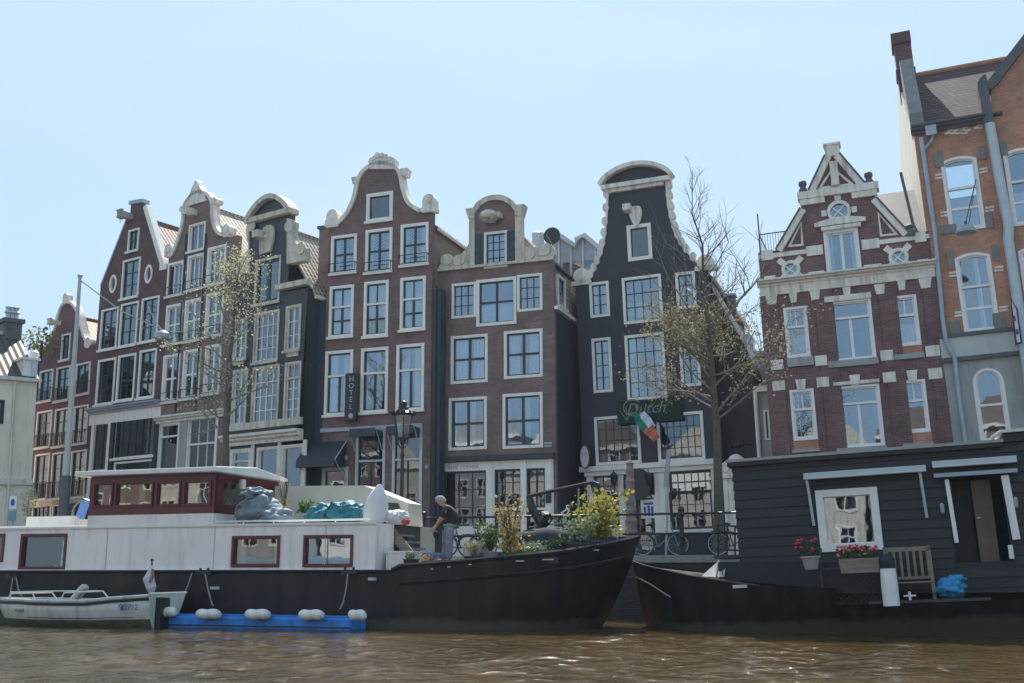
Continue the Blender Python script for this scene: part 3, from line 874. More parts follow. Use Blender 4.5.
window(h, zD(162, 330), zD(278, 600), .16, cols=3, rows=1, transom=.42, curtain='half', sash='white', sill=False, cm='curtain')
xl = h.at(158, 420).x; xr = h.at(232.5, 330).x
nk = h.poly([zC(58, 332), zC(84, 330), zC(104, 290), zC(122, 235), zC(132, 190), zC(134, 150), zC(146, 120), zC(178, 92), zC(215, 98), zC(232, 125), zC(234, 170), zC(240, 210), zC(262, 247), zC(300, 255)])
ns = smooth(nk, 3)
P = [(xl, 0), (xr, 0), (xr, ns[-1][1])] + list(reversed(ns)) + [(xl, ns[0][1])]
facade(h, P, 'brick_brown')
t = MB(h); t.band(ns, .19, -.10, .36)
a = h.pt(zC(178, 78)); t.prism(smooth([(a.x - .9, a.z - .75), (a.x - .5, a.z - .2), (a.x - .25, a.z + .25), (a.x, a.z + .55), (a.x + .25, a.z + .2), (a.x + .6, a.z - .25), (a.x + .95, a.z - .75)], 3), -.1, .3)
for u in ((75, 305), (292, 232)):
    c = h.pt(zC(*u)); t.prism(ell(c.x, c.z, .32, .34), -.11, .34); t.prism(ell(c.x, c.z, .16, .16), -.15, -.11)
for u in ((128, 150), (248, 118)):
    c = h.pt(zC(*u)); t.prism(ell(c.x, c.z, .2, .17), -.15, .36)
t.build('gable_trim', 'stone_white', h.root)
hoist(h, zC(172, 165), .7, .15, 'stone_white')
e = h.at(232, 252).z
shell(h, xl, xr, e - .3, e - .3, ((xl + xr) / 2, h.pt(zC(190, 150)).z), 12, 'plaster_cream', 'tiles_brown')
cornice(h, xl, xr, h.at(190, 420.5).z, .35, .35, 'cream_trim')
for u in (131, 206):
    a = h.pt(zC(u, 400)); t = MB(h); t.tube([(a.x, -.06, h.at(190, 420).z), (a.x, -.06, a.z + 2.2)], .045, 6); t.build('downpipe', 'black_metal', h.root)
q = MB(h); a = h.pt(zD(140, 500)); q.box(a.x - .28, a.x + .28, -.09, -.003, 0, h.at(190, 421).z); q.build('pilaster', 'plaster_grey', h.root)

# ---- H4 black house with sandstone
h = house(227, 0, YB, 0, 'black painted house with round sandstone pediment and blinds in its ground floor windows', LB)
SW = dict(casm='sandstone', cas=.12)
window(h, zC(402, 343), zC(491, 499), cols=2, rows=1, curtain='right', sash='green_sash', bar=.12, **SW)
window(h, (255.2, 313.6), (277.9, 360.5), cols=4, rows=4, curtain='half', sash='white', **SW)
window(h, (286.3, 306.5), (300, 349.9), cols=2, rows=3, curtain='full', sash='white', **SW)
window(h, (234.5, 320), (246.2, 359), cols=2, rows=3, curtain='full', sash='white', **SW)
window(h, zD(356, 130), zD(408, 364), cols=2, rows=3, curtain='full', sash='white', **SW)
window(h, zD(440, 118), zD(545, 364), cols=4, rows=4, curtain='sides', sash='white', bar=.05, **SW)
window(h, zD(578, 98), zD(637, 347), cols=2, rows=4, curtain='inner', sash='white', transom=.25, **SW)
window(h, zD(345, 468), zD(428, 640), cols=1, rows=1, transom=.25, sash='white', curtain='none', sill=False, casm='cream_trim', cas=.2, label='cream framed front door with glass panel')
window(h, zD(458, 460), zD(545, 655), cols=1, rows=1, sash='white', curtain='blind', sill=False, casm='cream_trim', cas=.14)
window(h, zD(562, 450), zD(652, 650), cols=1, rows=1, sash='white', curtain='blind', sill=False, casm='cream_trim', cas=.14)
xl = h.at(227, 420).x; xr = h.at(303, 420).x
sh = h.pt(zC(598, 447)).z; shl = h.pt(zC(340, 400)).z
nL = h.pt(zC(378, 200)); nR = h.pt(zC(528, 180)); top = h.pt(zC(455, 165)).z
P = [(xl, 0), (xr, 0), (xr, sh), (nR.x + .1, sh), (nR.x + .1, top), (nL.x, top), (nL.x, shl), (xl, shl)]
facade(h, P, 'black_paint')
# pediment
a = h.pt(zC(374, 170)); b = h.pt(zC(542, 142)); m_ = h.pt(zC(455, 108))
zb = (a.z + b.z) / 2 - .15
w = b.x - a.x
pd = MB(h)
arc = [(a.x + w * i / 14, zb + (m_.z - zb + .15) * math.sin(math.pi * i / 14) ** .8) for i in range(15)]
pd.band(arc, -.24, -.28, .4); pd.band([(a.x, zb), (b.x, zb)], -.25, -.24, .4)
pd.build('pediment', 'sandstone', h.root)
pd = MB(h); pd.prism([(a.x + .15, zb - .1)] + [(x, z - .15) for x, z in arc[1:-1]][0:0] + [(b.x - .15, zb - .1)] + [(x, max(zb, z - .28)) for x, z in reversed(arc[1:-1])], -.02, .3); pd.build('pediment_panel', 'black_paint', h.root)
q = MB(h); q.box(nL.x - .05, nR.x + .12, -.16, .35, top - .32, top - .02); q.build('gable_band', 'sandstone', h.root)
t = MB(h)
cl = h.poly([zC(524, 185), zC(548, 195), zC(545, 240), zC(560, 280), zC(590, 295), zC(592, 345), zC(524, 358)])
t.prism(smooth(cl[:5], 3) + cl[5:], -.1, .3)
cl = h.poly([zC(380, 200), zC(370, 225), zC(372, 260), zC(378, 300), zC(350, 335), zC(332, 375), zC(334, 395), zC(380, 392)])
t.prism(smooth(cl[:6], 3) + cl[6:], -.1, .3)
for u, r in (((536, 215), .3), ((392, 215), .28), ((578, 300), .3)):
    c = h.pt(zC(*u)); t.prism(ell(c.x, c.z, r, r), -.16, -.10)
t.build('gable_scroll', 'sandstone', h.root)
t = MB(h); c = h.pt(zC(448, 272)); t.prism(smooth([(c.x - .45, c.z - .6), (c.x - .5, c.z + .2), (c.x - .2, c.z + .75), (c.x + .4, c.z + .7), (c.x + .45, c.z), (c.x + .3, c.z - .55)], 3), -.12, 0)
t.box(c.x - .5, c.x - .1, -.6, -.1, c.z + .15, c.z + .5); t.build('hoist_beam', 'sandstone', h.root)
t = MB(h); z1 = h.pt(zC(540, 440)).z
t.box(nR.x - .5, xr + .12, -.25, .05, z1 - .12, z1 + .14)
z2 = h.pt(zD(500, 358)).z; t.box(xl, xr, -.12, -.003, z2 - .18, z2 + .14)
t.build('stone_band', 'sandstone', h.root)
cornice(h, xl - .05, xr + .05, h.pt(zD(500, 432)).z - .1, .5, .45, 'cream_trim')
t = MB(h)
zt = h.pt(zD(500, 432)).z - .1
for u in (335, 440, 554, 662):
    x = h.pt(zD(u, 500)).x; t.box(x - .1, x + .1, -.07, -.003, 0, zt)
t.build('pilaster', 'cream_trim', h.root)
shell(h, xl, xr, sh - .2, sh - .2, ((xl + xr) / 2, nR.z - .3), 12, 'tar_wall_blue', 'tiles_brown')
# small plates under windows
t = MB(h)
for u in ((380, 90), (610, 55)):
    c = h.pt(zD(*u)); t.box(c.x - .38, c.x + .38, -.06, -.003, c.z - .18, c.z + .18)
t.build('relief_panel', 'sandstone', h.root)

# ================================================================= MIDDLE ROW
# ---- H5 hotel
h = house(321, 0, None, -.006, 'tall brown brick hotel with white bell gable, black awnings and a vertical sign')
window(h, zE(253, 206), zE(352, 303), .17, cols=1, rows=1, curtain='full', cm='shutter_dark', pane='pane_dark')
R1 = dict(cas=.14, sash='dark_sash', bar=.05)
for a, b in [(zE(120, 366), zE(214, 502)), (zE(250, 343), zE(349, 498)), (zE(383, 323), zE(487, 470))]:
    window(h, a, b, cols=2, rows=2, curtain='sides', rail=.5, **R1)
for a, b in [((330.0, 286.8), (353, 336.5)), ((364.4, 282.2), (388, 335.9)), ((400.6, 278.2), (425.4, 329.4))]:
    window(h, a, b, cols=2, rows=2, transom=.4, tcols=2, curtain='full', **R1)
for a, b, c in [(zF(98, 158), zF(197, 398), 'inner'), (zF(233, 147), zF(332, 388), 'right'), (zF(367, 133), zF(470, 380), 'inner')]:
    window(h, a, b, cols=2, rows=1, transom=.38, tcols=1, curtain=c, **R1)
S1 = dict(cas=.13, casm='zinc_light', sash='dark_sash', sill=False, curtain='none')
window(h, zF(214, 458), zF(320, 683 + 90), cols=2, rows=1, transom=.36, tcols=1, pane='pane_dark', **S1)
window(h, zF(352, 450), zF(462, 683 + 90), cols=2, rows=1, transom=.36, tcols=1, pane='pane_dark', **S1)
window(h, zF(85, 598), zF(178, 683 + 150), cols=1, rows=1, cas=.16, casm='plaster_grey_light', sash='dark_sash', sill=False, curtain='none', label='grey framed hotel entrance door')
xl = h.at(321, 480).x; xr = h.at(430, 480).x
gb = h.poly([zE(97, 330), zE(150, 322), zE(185, 283), zE(212, 225), zE(228, 158), zE(250, 120), zE(300, 96), zE(350, 106), zE(374, 132), zE(386, 190), zE(408, 245), zE(450, 275), zE(516, 272)])
gs = [gb[0]] + smooth(gb[1:12], 4) + [gb[12]]
P = [(xl, 0), (xr, 0), (xr, gs[-1][1])] + list(reversed(gs)) + [(xl, gs[0][1])]
facade(h, P, 'brick_hotel')
t = MB(h); t.band(gs[1:-1], .19, -.12, .36)
t.band([gs[0], gs[1]], .18, -.11, .35); t.band([gs[-2], gs[-1]], .18, -.11, .35)
for u in ((125, 290), (490, 232)):
    c = h.pt(zE(*u)); t.prism(ell(c.x, c.z, .30, .32), -.11, .34); t.prism(ell(c.x, c.z, .15, .15), -.15, -.11); t.box(c.x - .30, c.x + .32, -.10, .33, c.z - .55, c.z)
for u in ((214, 152), (396, 120)):
    c = h.pt(zE(*u)); t.prism([(c.x - .12, c.z - .22), (c.x + .12, c.z - .22), (c.x + .2, c.z + .12), (c.x - .2, c.z + .12)], -.15, .38)
c0 = h.pt(zE(272, 92)); c1 = h.pt(zE(345, 92)); cm_ = h.pt(zE(302, 56))
t.prism(smooth([(c0.x - .1, c0.z - .25), (c0.x - .05, c0.z + .3), (cm_.x - .3, cm_.z - .15), (cm_.x - .1, cm_.z + .1), (cm_.x + .25, cm_.z - .1), (c1.x - .1, c1.z + .35), (c1.x + .25, c1.z + .2), (c1.x + .25, c1.z - .3)], 3), -.12, .3)
for k in range(6):
    x = c0.x + (c1.x - c0.x) * k / 5; t.prism(ell(x, c0.z + .1 + .25 * math.sin(k * .63), .11, .11, 10), -.16, -.12)
t.build('gable_trim', 'stone_white', h.root)
e = h.pt(zE(522, 290)).z
shell(h, xl, xr, e - .4, e - .4, ((xl + xr) / 2, h.pt(zE(410, 215)).z), 13, 'brick_side', 'tiles_grey')
chimney(h, h.at(312.5, 240).x, h.at(326, 240).x, .6, 1.6, 6, h.pt(zE(70, 322)).z, 'brick_side')
q = MB(h)
q.box(xl - .45, xl + .02, .02, 1.6, 0, h.at(320, 300).z); q.build('party_wall', 'tar_wall_blue', h.root)
q = MB(h); x = h.pt(zF(505, 500)).x; z1 = h.pt(zF(515, 0)).z
q.box(xr - .002, xr + .42, .03, .6, 0, z1 + 1.0); q.build('painted_strip', 'tar_wall_blue', h.root)
q = MB(h); q.tube([(xr + .2, -.02, 0), (xr + .2, -.02, z1 + 1.1)], .06, 8); q.build('downpipe', 'black_metal', h.root)
# fascia line above shop windows
q = MB(h); a = h.pt(zF(80, 465)); b = h.pt(zF(465, 440)); q.box(a.x, b.x, -.09, -.003, b.z - .05, b.z + .12); q.build('lintel', 'zinc', h.root)
# awnings: box hood at the door, narrow folded ones at windows
def awning(x0, x1, zt, zb, out, nm='awning', m='shutter_dark'):
    a = MB(h); a.prismx([(-.05, zt), (-out, zb + .35), (-out, zb), (-out + .04, zb), (-.05, zb + .05)], x0, x1)
    o = a.build(nm, m, h.root); f = MB(h)
    for x in (x0 - .03, x1 + .03): f.tube([(x, -.05, zt), (x, -out, zb + .3)], .03, 5); f.tube([(x, -.05, zb - .6), (x, -out, zb + .3)], .025, 5)
    f.build('awning_arm', 'zinc_light', o)
a = h.pt(zF(14, 505)); b = h.pt(zF(182, 600))
awning(a.x + .3, b.x - .1, a.z, b.z, 1.1)
a = h.pt(zF(212, 465)); b = h.pt(zF(316, 500)); awning(a.x + .05, b.x - .05, a.z, b.z + .2, .7)
a = h.pt(zF(350, 455)); b = h.pt(zF(458, 490)); awning(a.x + .05, b.x - .05, a.z, b.z + .2, .7)
# wall lamps beside awnings
for u in ((185, 565), (490, 600)):
    c = h.pt(zF(*u)); q = MB(h); q.lathe([(.02, -.1), (.09, -.04), (.10, .06), (.02, .14)], (c.x, -.22, c.z), 10); q.box(c.x - .02, c.x + .02, -.2, 0, c.z + .1, c.z + .13); q.build('wall_lamp', 'lamp_metal', h.root)
# vertical sign: a thing of its own hanging from the hotel
fs = Fr(h.M @ Vector((0, 0, 0)), YA, -.006, 'hotel_sign', 'narrow black upright sign with pale stacked letters on the brown brick hotel', 'sign')
a = fs.pt(zF(170, 240), -.45); b = fs.pt(zF(208, 418), -.45)
q = MB(fs); q.box(a.x, b.x, -.40, -.14, b.z, a.z); q.build('sign_box', 'sign_dark', fs.root, bevel=.015)
tt = MB(fs); cx = a.x * .42 + b.x * .58; H_ = a.z - b.z
for i, ch in enumerate('HOTEL'):
    text_mb(fs, ch, cx, a.z - H_ * (.13 + .145 * i), .34, -.42, mb=tt)
tt.prism(ell(cx, a.z - H_ * .90, .12, .12), -.412, -.404)
tt.build('sign_lettering', 'letter_grey', fs.root)
q = MB(fs); q.box(a.x + .1, b.x - .1, -.139, 0.02, a.z - .3, a.z - .24); q.box(a.x + .1, b.x - .1, -.139, .02, b.z + .24, b.z + .3); q.build('bracket', 'black_metal', fs.root)

# ---- H6 brown brick with scroll shoulders
h = house(436, .8, None, -.004, 'brown brick house with round neck gable, dark shutters and a white shopfront')
window(h, zG(217, 212), zG(312, 348), .12, cols=3, rows=4, curtain='none', sill=False)
window(h, zG(88, 418), zG(186, 550), .12, cols=3, rows=3, curtain='none', sill=False)
window(h, zG(350, 383), zG(453, 522), .12, cols=3, rows=3, curtain='none', sill=False)
window(h, zG(187, 403), zG(348, 577), .14, cols=2, rows=2, curtain='half', sill=False, bar=.05)
K = dict(cas=.13, sash='dark_sash', bar=.06, sill=False)
window(h, (451.0, 336.5), (487.8, 382), cols=2, rows=2, curtain='inner', **K)
window(h, (504, 331.5), (543, 376.7), cols=2, rows=2, curtain='inner', **K)
window(h, zH(68, 210), zH(205, 392), cols=2, rows=2, curtain='right', **K)
window(h, zH(261, 195), zH(407, 386), cols=2, rows=2, curtain='right', **K)
SB = dict(pane='pane_dark', cas=.05, casm='dark_sash', sash='dark_sash', sill=False, curtain='none', bar=.04)
window(h, zH(50, 474), zH(203, 668), cols=3, rows=3, **SB)
window(h, zH(234, 466), zH(329, 602), cols=3, rows=3, **SB)
window(h, zH(349, 462), zH(416, 602), cols=2, rows=3, **SB)
window(h, zH(234, 612), zH(329, 700), cols=2, rows=1, label='dark glazed shop door', **SB)
window(h, zH(349, 612), zH(412, 700), cols=2, rows=1, **SB)
xl = h.at(435.8, 470).x; xr = h.at(555, 400).x
z0 = (h.pt(zG(38, 372)).z + h.pt(zG(500, 320)).z) / 2
nl = h.pt(zG(180, 200)).x; nr = h.pt(zG(352, 200)).x
ar = h.poly([zG(183, 140), zG(205, 105), zG(240, 86), zG(275, 82), zG(300, 88), zG(325, 105), zG(345, 130)])
ars = smooth(ar, 3)
P = [(xl, 0), (xr, 0), (xr, z0), (nr, z0)] + list(reversed(ars)) + [(nl, z0), (xl, z0)]
facade(h, P, 'brick_wine' if False else 'brick_brown')
t = MB(h); t.band(ars, .24, -.12, .36)
t.box(ars[0][0] - .28, ars[0][0] - .0, -.12, .36, z0, ars[0][1] + .05); t.box(ars[-1][0], ars[-1][0] + .28, -.12, .36, z0, ars[-1][1] + .05)
for p, s_ in ((ars[0], -1), (ars[-1], 1)):
    t.prism(sorted([(p[0], p[1]), (p[0] + s_ * .62, p[1] + .42), (p[0] + s_ * .5, p[1] + .1), (p[0] + s_ * .25, p[1] - .25)], key=lambda q: 0) if False else ([(p[0], p[1] - .2), (p[0] + s_ * .3, p[1] - .2), (p[0] + s_ * .45, p[1] + .30), (p[0], p[1] + .30)]), -.16, .37)
sc = h.poly([zG(38, 368), zG(42, 345), zG(50, 318), zG(72, 300), zG(98, 312), zG(128, 300), zG(152, 270), zG(168, 240)])
t.prism([(xl, z0)] + smooth(sc[1:], 3) + [(nl, z0)], -.10, .3)
sc = h.poly([zG(352, 215), zG(372, 255), zG(400, 273), zG(440, 268), zG(470, 255), zG(492, 265), zG(503, 300)])
t.prism([(nr, z0)] + smooth(sc, 3) + [(xr, z0)], -.10, .3)
t.box(xl - .03, xr + .03, -.16, -.1, z0 - .0, z0 + .12)
for u in ((72, 322), (460, 285), (120, 325), (400, 300)):
    c = h.pt(zG(*u)); t.prism(ell(c.x, c.z, .3, .26), -.16, -.10)
t.build('gable_trim', 'sandstone', h.root)
for (a, b) in ((zG(168, 222), zG(215, 345)), (zG(311, 208), zG(349, 333))):
    p = h.pt(a); q_ = h.pt(b); t = MB(h); t.box(p.x, q_.x, -.08, -.003, q_.z, p.z)
    for i in range(3): t.box(p.x + .06, q_.x - .06, -.10, -.083, q_.z + .1 + i * (p.z - q_.z) / 3, q_.z + (i + 1) * (p.z - q_.z) / 3 - .04)
    t.build('shutter', 'shutter_dark', h.root)
t = MB(h); c = h.pt(zG(250, 155)); t.blob((c.x, -.35, c.z), .42, .5, .3, 3, .2, 2, 2); t.box(c.x - .1, c.x + .55, -.5, -.05, c.z - .1, c.z + .12); t.build('hoist_beam', 'sandstone', h.root)
zc = h.pt(zH(230, 432)).z
t = MB(h); t.box(xl, xr, -.30, -.003, zc - .02, zc + .2); t.build('shop_cornice', 'shutter_dark', h.root)
# shopfront: white sheet with the openings
sf = MB(h); holes = [inset(q_, -.0) for q_ in h.holes[-5:]]
sheet(sf, xl + .1, h.pt(zH(446, 560)).x, 0, zc - .04, holes, -.075, -.037)
so = sf.build('shopfront', 'white', h.root)
t = MB(h)
for u in (218, 339, 430):
    x = h.pt(zH(u, 560)).x; t.box(x - .13, x + .13, -.13, -.078, .0, zc - .08)
t.build('shopfront_pier', 'white', h.root)
c = h.pt(zH(122, 457)); text_mb(h, 'BLUE CORNER', c.x, c.z, .22, -.085, .01).build('lettering', 'letter_faint', so)
c = h.pt(zH(425, 376)); q = MB(h); q.box(c.x - .17, c.x + .17, -.03, -.003, c.z + .02, c.z + .10); q.box(c.x - .17, c.x + .17, -.03, -.003, c.z - .10, c.z - .02)
q.build('street_name_plate', 'letter_grey', h.root)
c = h.pt(zH(430, 565)); q = MB(h); q.box(c.x - .12, c.x + .12, -.19, -.132, c.z - .25, c.z + .25); q.build('menu_box', 'black_metal', h.root)
# side: wall, gutter, steep tiled mansard with a window, seen on the right
D6 = 11
zg = h.pt(zG(507, 515)).z; zt = h.pt(zG(505, 330)).z
q = MB(h); q.box(xr - .25, xr - .01, .3, D6, 0, zg - .05); q.build('side_wall', 'tar_wall', h.root)
q = MB(h); q.box(xl + .01, xl + .25, .3, D6, 0, zt); q.box(xl + .3, xr - .3, D6 - .25, D6 - .01, 0, zt); q.build('back_wall', 'brick_side', h.root)
q = MB(h); q.box(xr - .05, xr + .18, .02, D6, zg - .03, zg + .12); q.build('gutter', 'white', h.root)
q = MB(h); q.prism([(xr - .35, zg + .125), (xr - .02, zg + .125), (xr - .22, zt), (xr - .4, zt)], .31, D6); q.build('mansard', 'tiles_brown', h.root)
q = MB(h); q.box(xl + .05, xr - .05, .31, D6, zt + .01, zt + .16); q.build('flat_roof', 'lead', h.root)
q = MB(h); q.box(xr - .25, xr + .0, .30, D6, zt + .01, zt + .1); q.build('roof_edge', 'shutter_dark', h.root)
sd = Fr((xr - .12, .31, 0), 90, parent=h)
window(sd, zG(513, 378), zG(545, 527), .1, cols=1, rows=2, hole=False, curtain='inner', yb=-.1, thick=.14, deep=.1)
zr6 = zt
# attic roof behind the neck
q = MB(h); q.prism([(nl - .2, z0), (nr + 1.3, z0), (nr + .05, h.pt(zG(362, 205)).z), ((nl + nr) / 2, h.pt(zG(362, 205)).z + .3), (nl, h.pt(zG(180, 200)).z)], .37, 6); q.build('attic_roof', 'tiles_brown', h.root)
c = h.at(538, 240, 4.5); q = MB(h); q.lathe([(.34, 0), (.34, 1.9), (.30, 1.95), (.30, 2.9), (.2, 2.95)], (c.x, 4.5, zt), 14); q.build('flue', 'zinc_light', h.root)
zf_top = h.at(538, 225, 4.5).z
h6 = h
# satellite dish
fd = Fr(h.M @ Vector((0, 0, 0)), YA, -.004, 'satellite_dish', 'small round dark satellite dish on the roof beside the grey flue', 'dish')
c = fd.pt(zG(491, 225), 4.0); q = MB(fd); q.prism(ell(c.x, c.z, .42, .42, 24), 3.93, 4.0); q.build('dish', 'sign_dark', fd.root)
q = MB(fd); q.tube([(c.x, 4.05, c.z - .1), (c.x, 4.05, zt + .1)], .05, 6); q.tube([(c.x, 3.93, c.z - .4), (c.x - .1, 3.4, c.z - .1)], .02, 5); q.build('mast', 'lamp_metal', fd.root)
# metal rooftop structure behind
hr = house(552, 6.5, None, 0, 'glazed grey metal roof extension with two ridges behind the brown brick house', cat='roof extension', name='roof_extension', group=None)
pr = hr.poly([zG(496, 248), zG(530, 240), zG(588, 278), zG(600, 250), zG(622, 236), zG(683, 288)])
for k in range(3):
    pass
xb0 = pr[0][0]; xb1 = pr[-1][0] + 1.5
zb = hr.at(560, 330).z
q = MB(hr); q.prism([(xb0, zb)] + [(xb1, zb), (xb1, pr[-1][1] - .3)] + list(reversed(pr)), 0, 5); q.build('glazed_wall', 'zinc', hr.root)
q = MB(hr); q.band(list(pr), .22, -.35, 5.1); q.build('roof_edge', 'zinc_light', hr.root)
q = MB(hr)
for k in range(10):
    x = xb0 + .3 + k * .62
    zz = None
    for i in range(len(pr) - 1):
        if pr[i][0] <= x <= pr[i + 1][0]:
            zz = pr[i][1] + (pr[i + 1][1] - pr[i][1]) * (x - pr[i][0]) / (pr[i + 1][0] - pr[i][0])
    if zz: q.box(x - .05, x + .05, -.08, -.003, zb, zz)
q.build('standing_seam', 'zinc_light', hr.root)
q = MB(hr); q.box(xb0 + .5, xb1 - 1.5, -.03, -.003, zb + 1.2, zb + 3.4)
q.build('pane', 'pane_dark', hr.root)
q = MB(hr); q.prism([(xb0, -hr.M.translation.z * 0), (xb1, 0), (xb1, zb), (xb0, zb)], .3, 5); q.build('base_wall', 'brick_side', hr.root)

# ---- H7 black neck gable
h = house(577, 3.4, None, -.03, 'black house with tall curved neck gable, white round cornice and small paned windows')
window(h, zI(214, 288), zI(314, 412), .17, cols=1, rows=1, curtain='full', cm='shutter_dark', pane='pane_dark', sill=False)
G = dict(cas=.13, sill=False, bar=.035)
window(h, zI(72, 505), zI(153, 630), cols=2, rows=3, curtain='sides', **G)
window(h, zI(196, 487), zI(355, 647), cols=4, rows=3, curtain='half', cm='curtain_warm', **G)
window(h, zI(398, 467), zI(482, 597), cols=2, rows=3, curtain='sides', **G)
window(h, zJ(81, 72), zJ(164, 272), cols=2, rows=4, curtain='none', **G)
window(h, zJ(206, 60), zJ(370, 295), cols=4, rows=4, curtain='sides', **G)
window(h, zJ(410, 42), zJ(499, 248), cols=2, rows=4, curtain='none', **G)
window(h, zJ(91, 370), zJ(272, 542), cols=5, rows=4, curtain='half', cm='curtain_warm', pane='pane_dark', **G)
window(h, zJ(326, 358), zJ(515, 530), cols=6, rows=4, curtain='half', cm='curtain_warm', pane='pane_dark', **G)
GS = dict(cas=.06, casm='dark_sash', sill=False, bar=.035, curtain='none')
window(h, zP(90, 136), zP(192, 214), cols=3, rows=2, pane='pane', **GS)
window(h, zP(204, 132), zP(324, 208), cols=4, rows=2, pane='pane', **GS)
window(h, zP(375, 122), zP(547, 195), cols=6, rows=2, pane='pane', **GS)
window(h, zP(375, 199), zP(547, 335), cols=5, rows=3, pane='pane_dark', **GS)
window(h, zP(90, 220), zP(192, 335), cols=3, rows=3, pane='pane_dark', **GS)
window(h, zP(248, 222), zP(330, 428), cols=1, rows=2, pane='pane_dark', label='dark glazed cafe door with a poster', **GS)
xl = h.at(577.5, 330).x; xr = h.at(712, 330).x
sL = h.pt(zI(70, 498)); sR = h.pt(zI(500, 458))
left = smooth(h.poly([zI(70, 498), zI(100, 445), zI(128, 370), zI(142, 270), zI(148, 150)]), 5)
right = smooth(h.poly([zI(362, 118), zI(370, 210), zI(392, 305), zI(430, 375), zI(495, 445)]), 5)
zs = (sL.z + sR.z) / 2
P = [(xl, 0), (xr, 0), (xr, zs)] + [(x, max(z, zs)) for x, z in reversed(right)] + [(x, max(z, zs)) for x, z in reversed(left)] + [(xl, zs)]
facade(h, P, 'tar_wall')
t = MB(h)
t.band(left, .09, -.08, .34); t.band(right, .09, -.08, .34)
for pts, s_ in ((left, -1), (right, 1)):
    for i in range(1, len(pts) - 1, 2 if len(pts) < 14 else 2):
        t.prism(ell(pts[i][0] + s_ * .12, pts[i][1], .15, .22, 10), -.06, .3)
for u, s_ in (((45, 478), -1), ((515, 428), 1)):
    c = h.pt(zI(*u)); t.prism(ell(c.x, c.z, .38, .36), -.1, .32); t.prism(ell(c.x, c.z, .18, .18), -.13, -.1); t.box(c.x - .5, c.x + .45, -.10, .33, zs - .08, zs + .12)
t.build('gable_trim', 'stone_white', h.root)
a = h.pt(zI(122, 128)); b = h.pt(zI(380, 98)); m_ = h.pt(zI(252, 50))
zb = (a.z + b.z) / 2 - .12; w = b.x - a.x
arc = [(a.x + w * i / 18, zb + (m_.z - zb - .2) * (1 - (2 * i / 18 - 1) ** 2) ** .75) for i in range(19)]
t = MB(h); t.band(arc, .20, -.34, .42); t.band([(a.x, zb), (b.x, zb)], -.20, -.32, .42); t.band([(a.x + .3, zb - .21), (b.x - .3, zb - .21)], -.16, -.18, .38)
t.build('cornice', 'stone_white', h.root)
t = MB(h); t.prism([(a.x + .2, zb - .02), (b.x - .2, zb - .02)] + [(x, max(zb, z)) for x, z in reversed(arc[1:-1])], -.02, .35); t.build('pediment_panel', 'tar_wall', h.root)
t = MB(h); c = h.pt(zI(248, 250)); t.prism(smooth([(c.x - .35, c.z + .4), (c.x + .25, c.z + .4), (c.x + .3, c.z - .1), (c.x + .1, c.z - .5), (c.x - .05, c.z - .5), (c.x - .22, c.z - .1)], 3), -.14, 0)
t.box(c.x - .45, c.x - .1, -.6, -.05, c.z + .15, c.z + .45); t.build('hoist_beam', 'stone_white', h.root)
# attic roof and body
e = zs - .3
shell(h, xl, xr, e, e, ((xl + xr) / 2, zb - 2.2), 11, 'tar_wood', 'tiles_grey')
# white ground floor
zt = h.pt(zP(300, 118)).z
ztop = h.pt(zP(300, 108)).z
sf = MB(h); hl = h.holes[-6:]
x1 = h.pt(zP(556, 200)).x; x0 = h.pt(zP(70, 200)).x
zpl = h.pt(zP(300, 362)).z
sheet(sf, x0, x1, zpl, ztop, hl, -.075, -.037)
so = sf.build('shopfront', 'white', h.root)
t = MB(h); t.box(x0 - .3, x1 + .25, -.32, -.08, ztop, ztop + .22); t.box(x0 - .1, x1 + .1, -.2, -.08, ztop - .2, ztop - .003); t.build('shop_cornice', 'white', h.root)
t = MB(h)
for u in (78, 197, 352, 552):
    x = h.pt(zP(u, 200)).x; t.box(x - .12, x + .12, -.14, -.078, zpl, ztop - .21)
t.build('shopfront_pier', 'white', h.root)
t = MB(h); c = h.pt(zP(262, 168)); t.prism(ell(c.x, c.z, .62, .68, 24), -.24, -.145); t.build('round_sign', 'sign_dark', h.root)
t = MB(h); c = h.pt(zP(300, 262)); t.box(c.x - .35, c.x + .3, -.05, -.0, c.z - .4, c.z + .4); o = t.build('poster', 'sign_white', h.root)
t = MB(h); t.box(c.x - .22, c.x - .12, -.06, -.052, c.z - .3, c.z + .1); t.box(c.x - .05, c.x + .05, -.06, -.052, c.z - .3, c.z + .15); t.box(c.x + .1, c.x + .2, -.06, -.052, c.z - .3, c.z + .1); t.box(c.x - .22, c.x + .2, -.06, -.052, c.z + .18, c.z + .28); t.build('poster_print', 'sign_blue', o)
for u in (178, 308):
    c = h.pt(zP(u, 150)); t = MB(h)
    t.lathe([(.04, -.3), (.07, -.26), (.11, -.22), (.17, .1), (.2, .11), (.1, .24), (.02, .3), (.02, .38)], (c.x, -.5, c.z), 8)
    t.tube([(c.x, -.5, c.z - .3), (c.x, -.45, c.z - .7), (c.x, -.1, c.z - .75)], .03, 5); t.build('wall_lantern', 'black_metal', h.root)
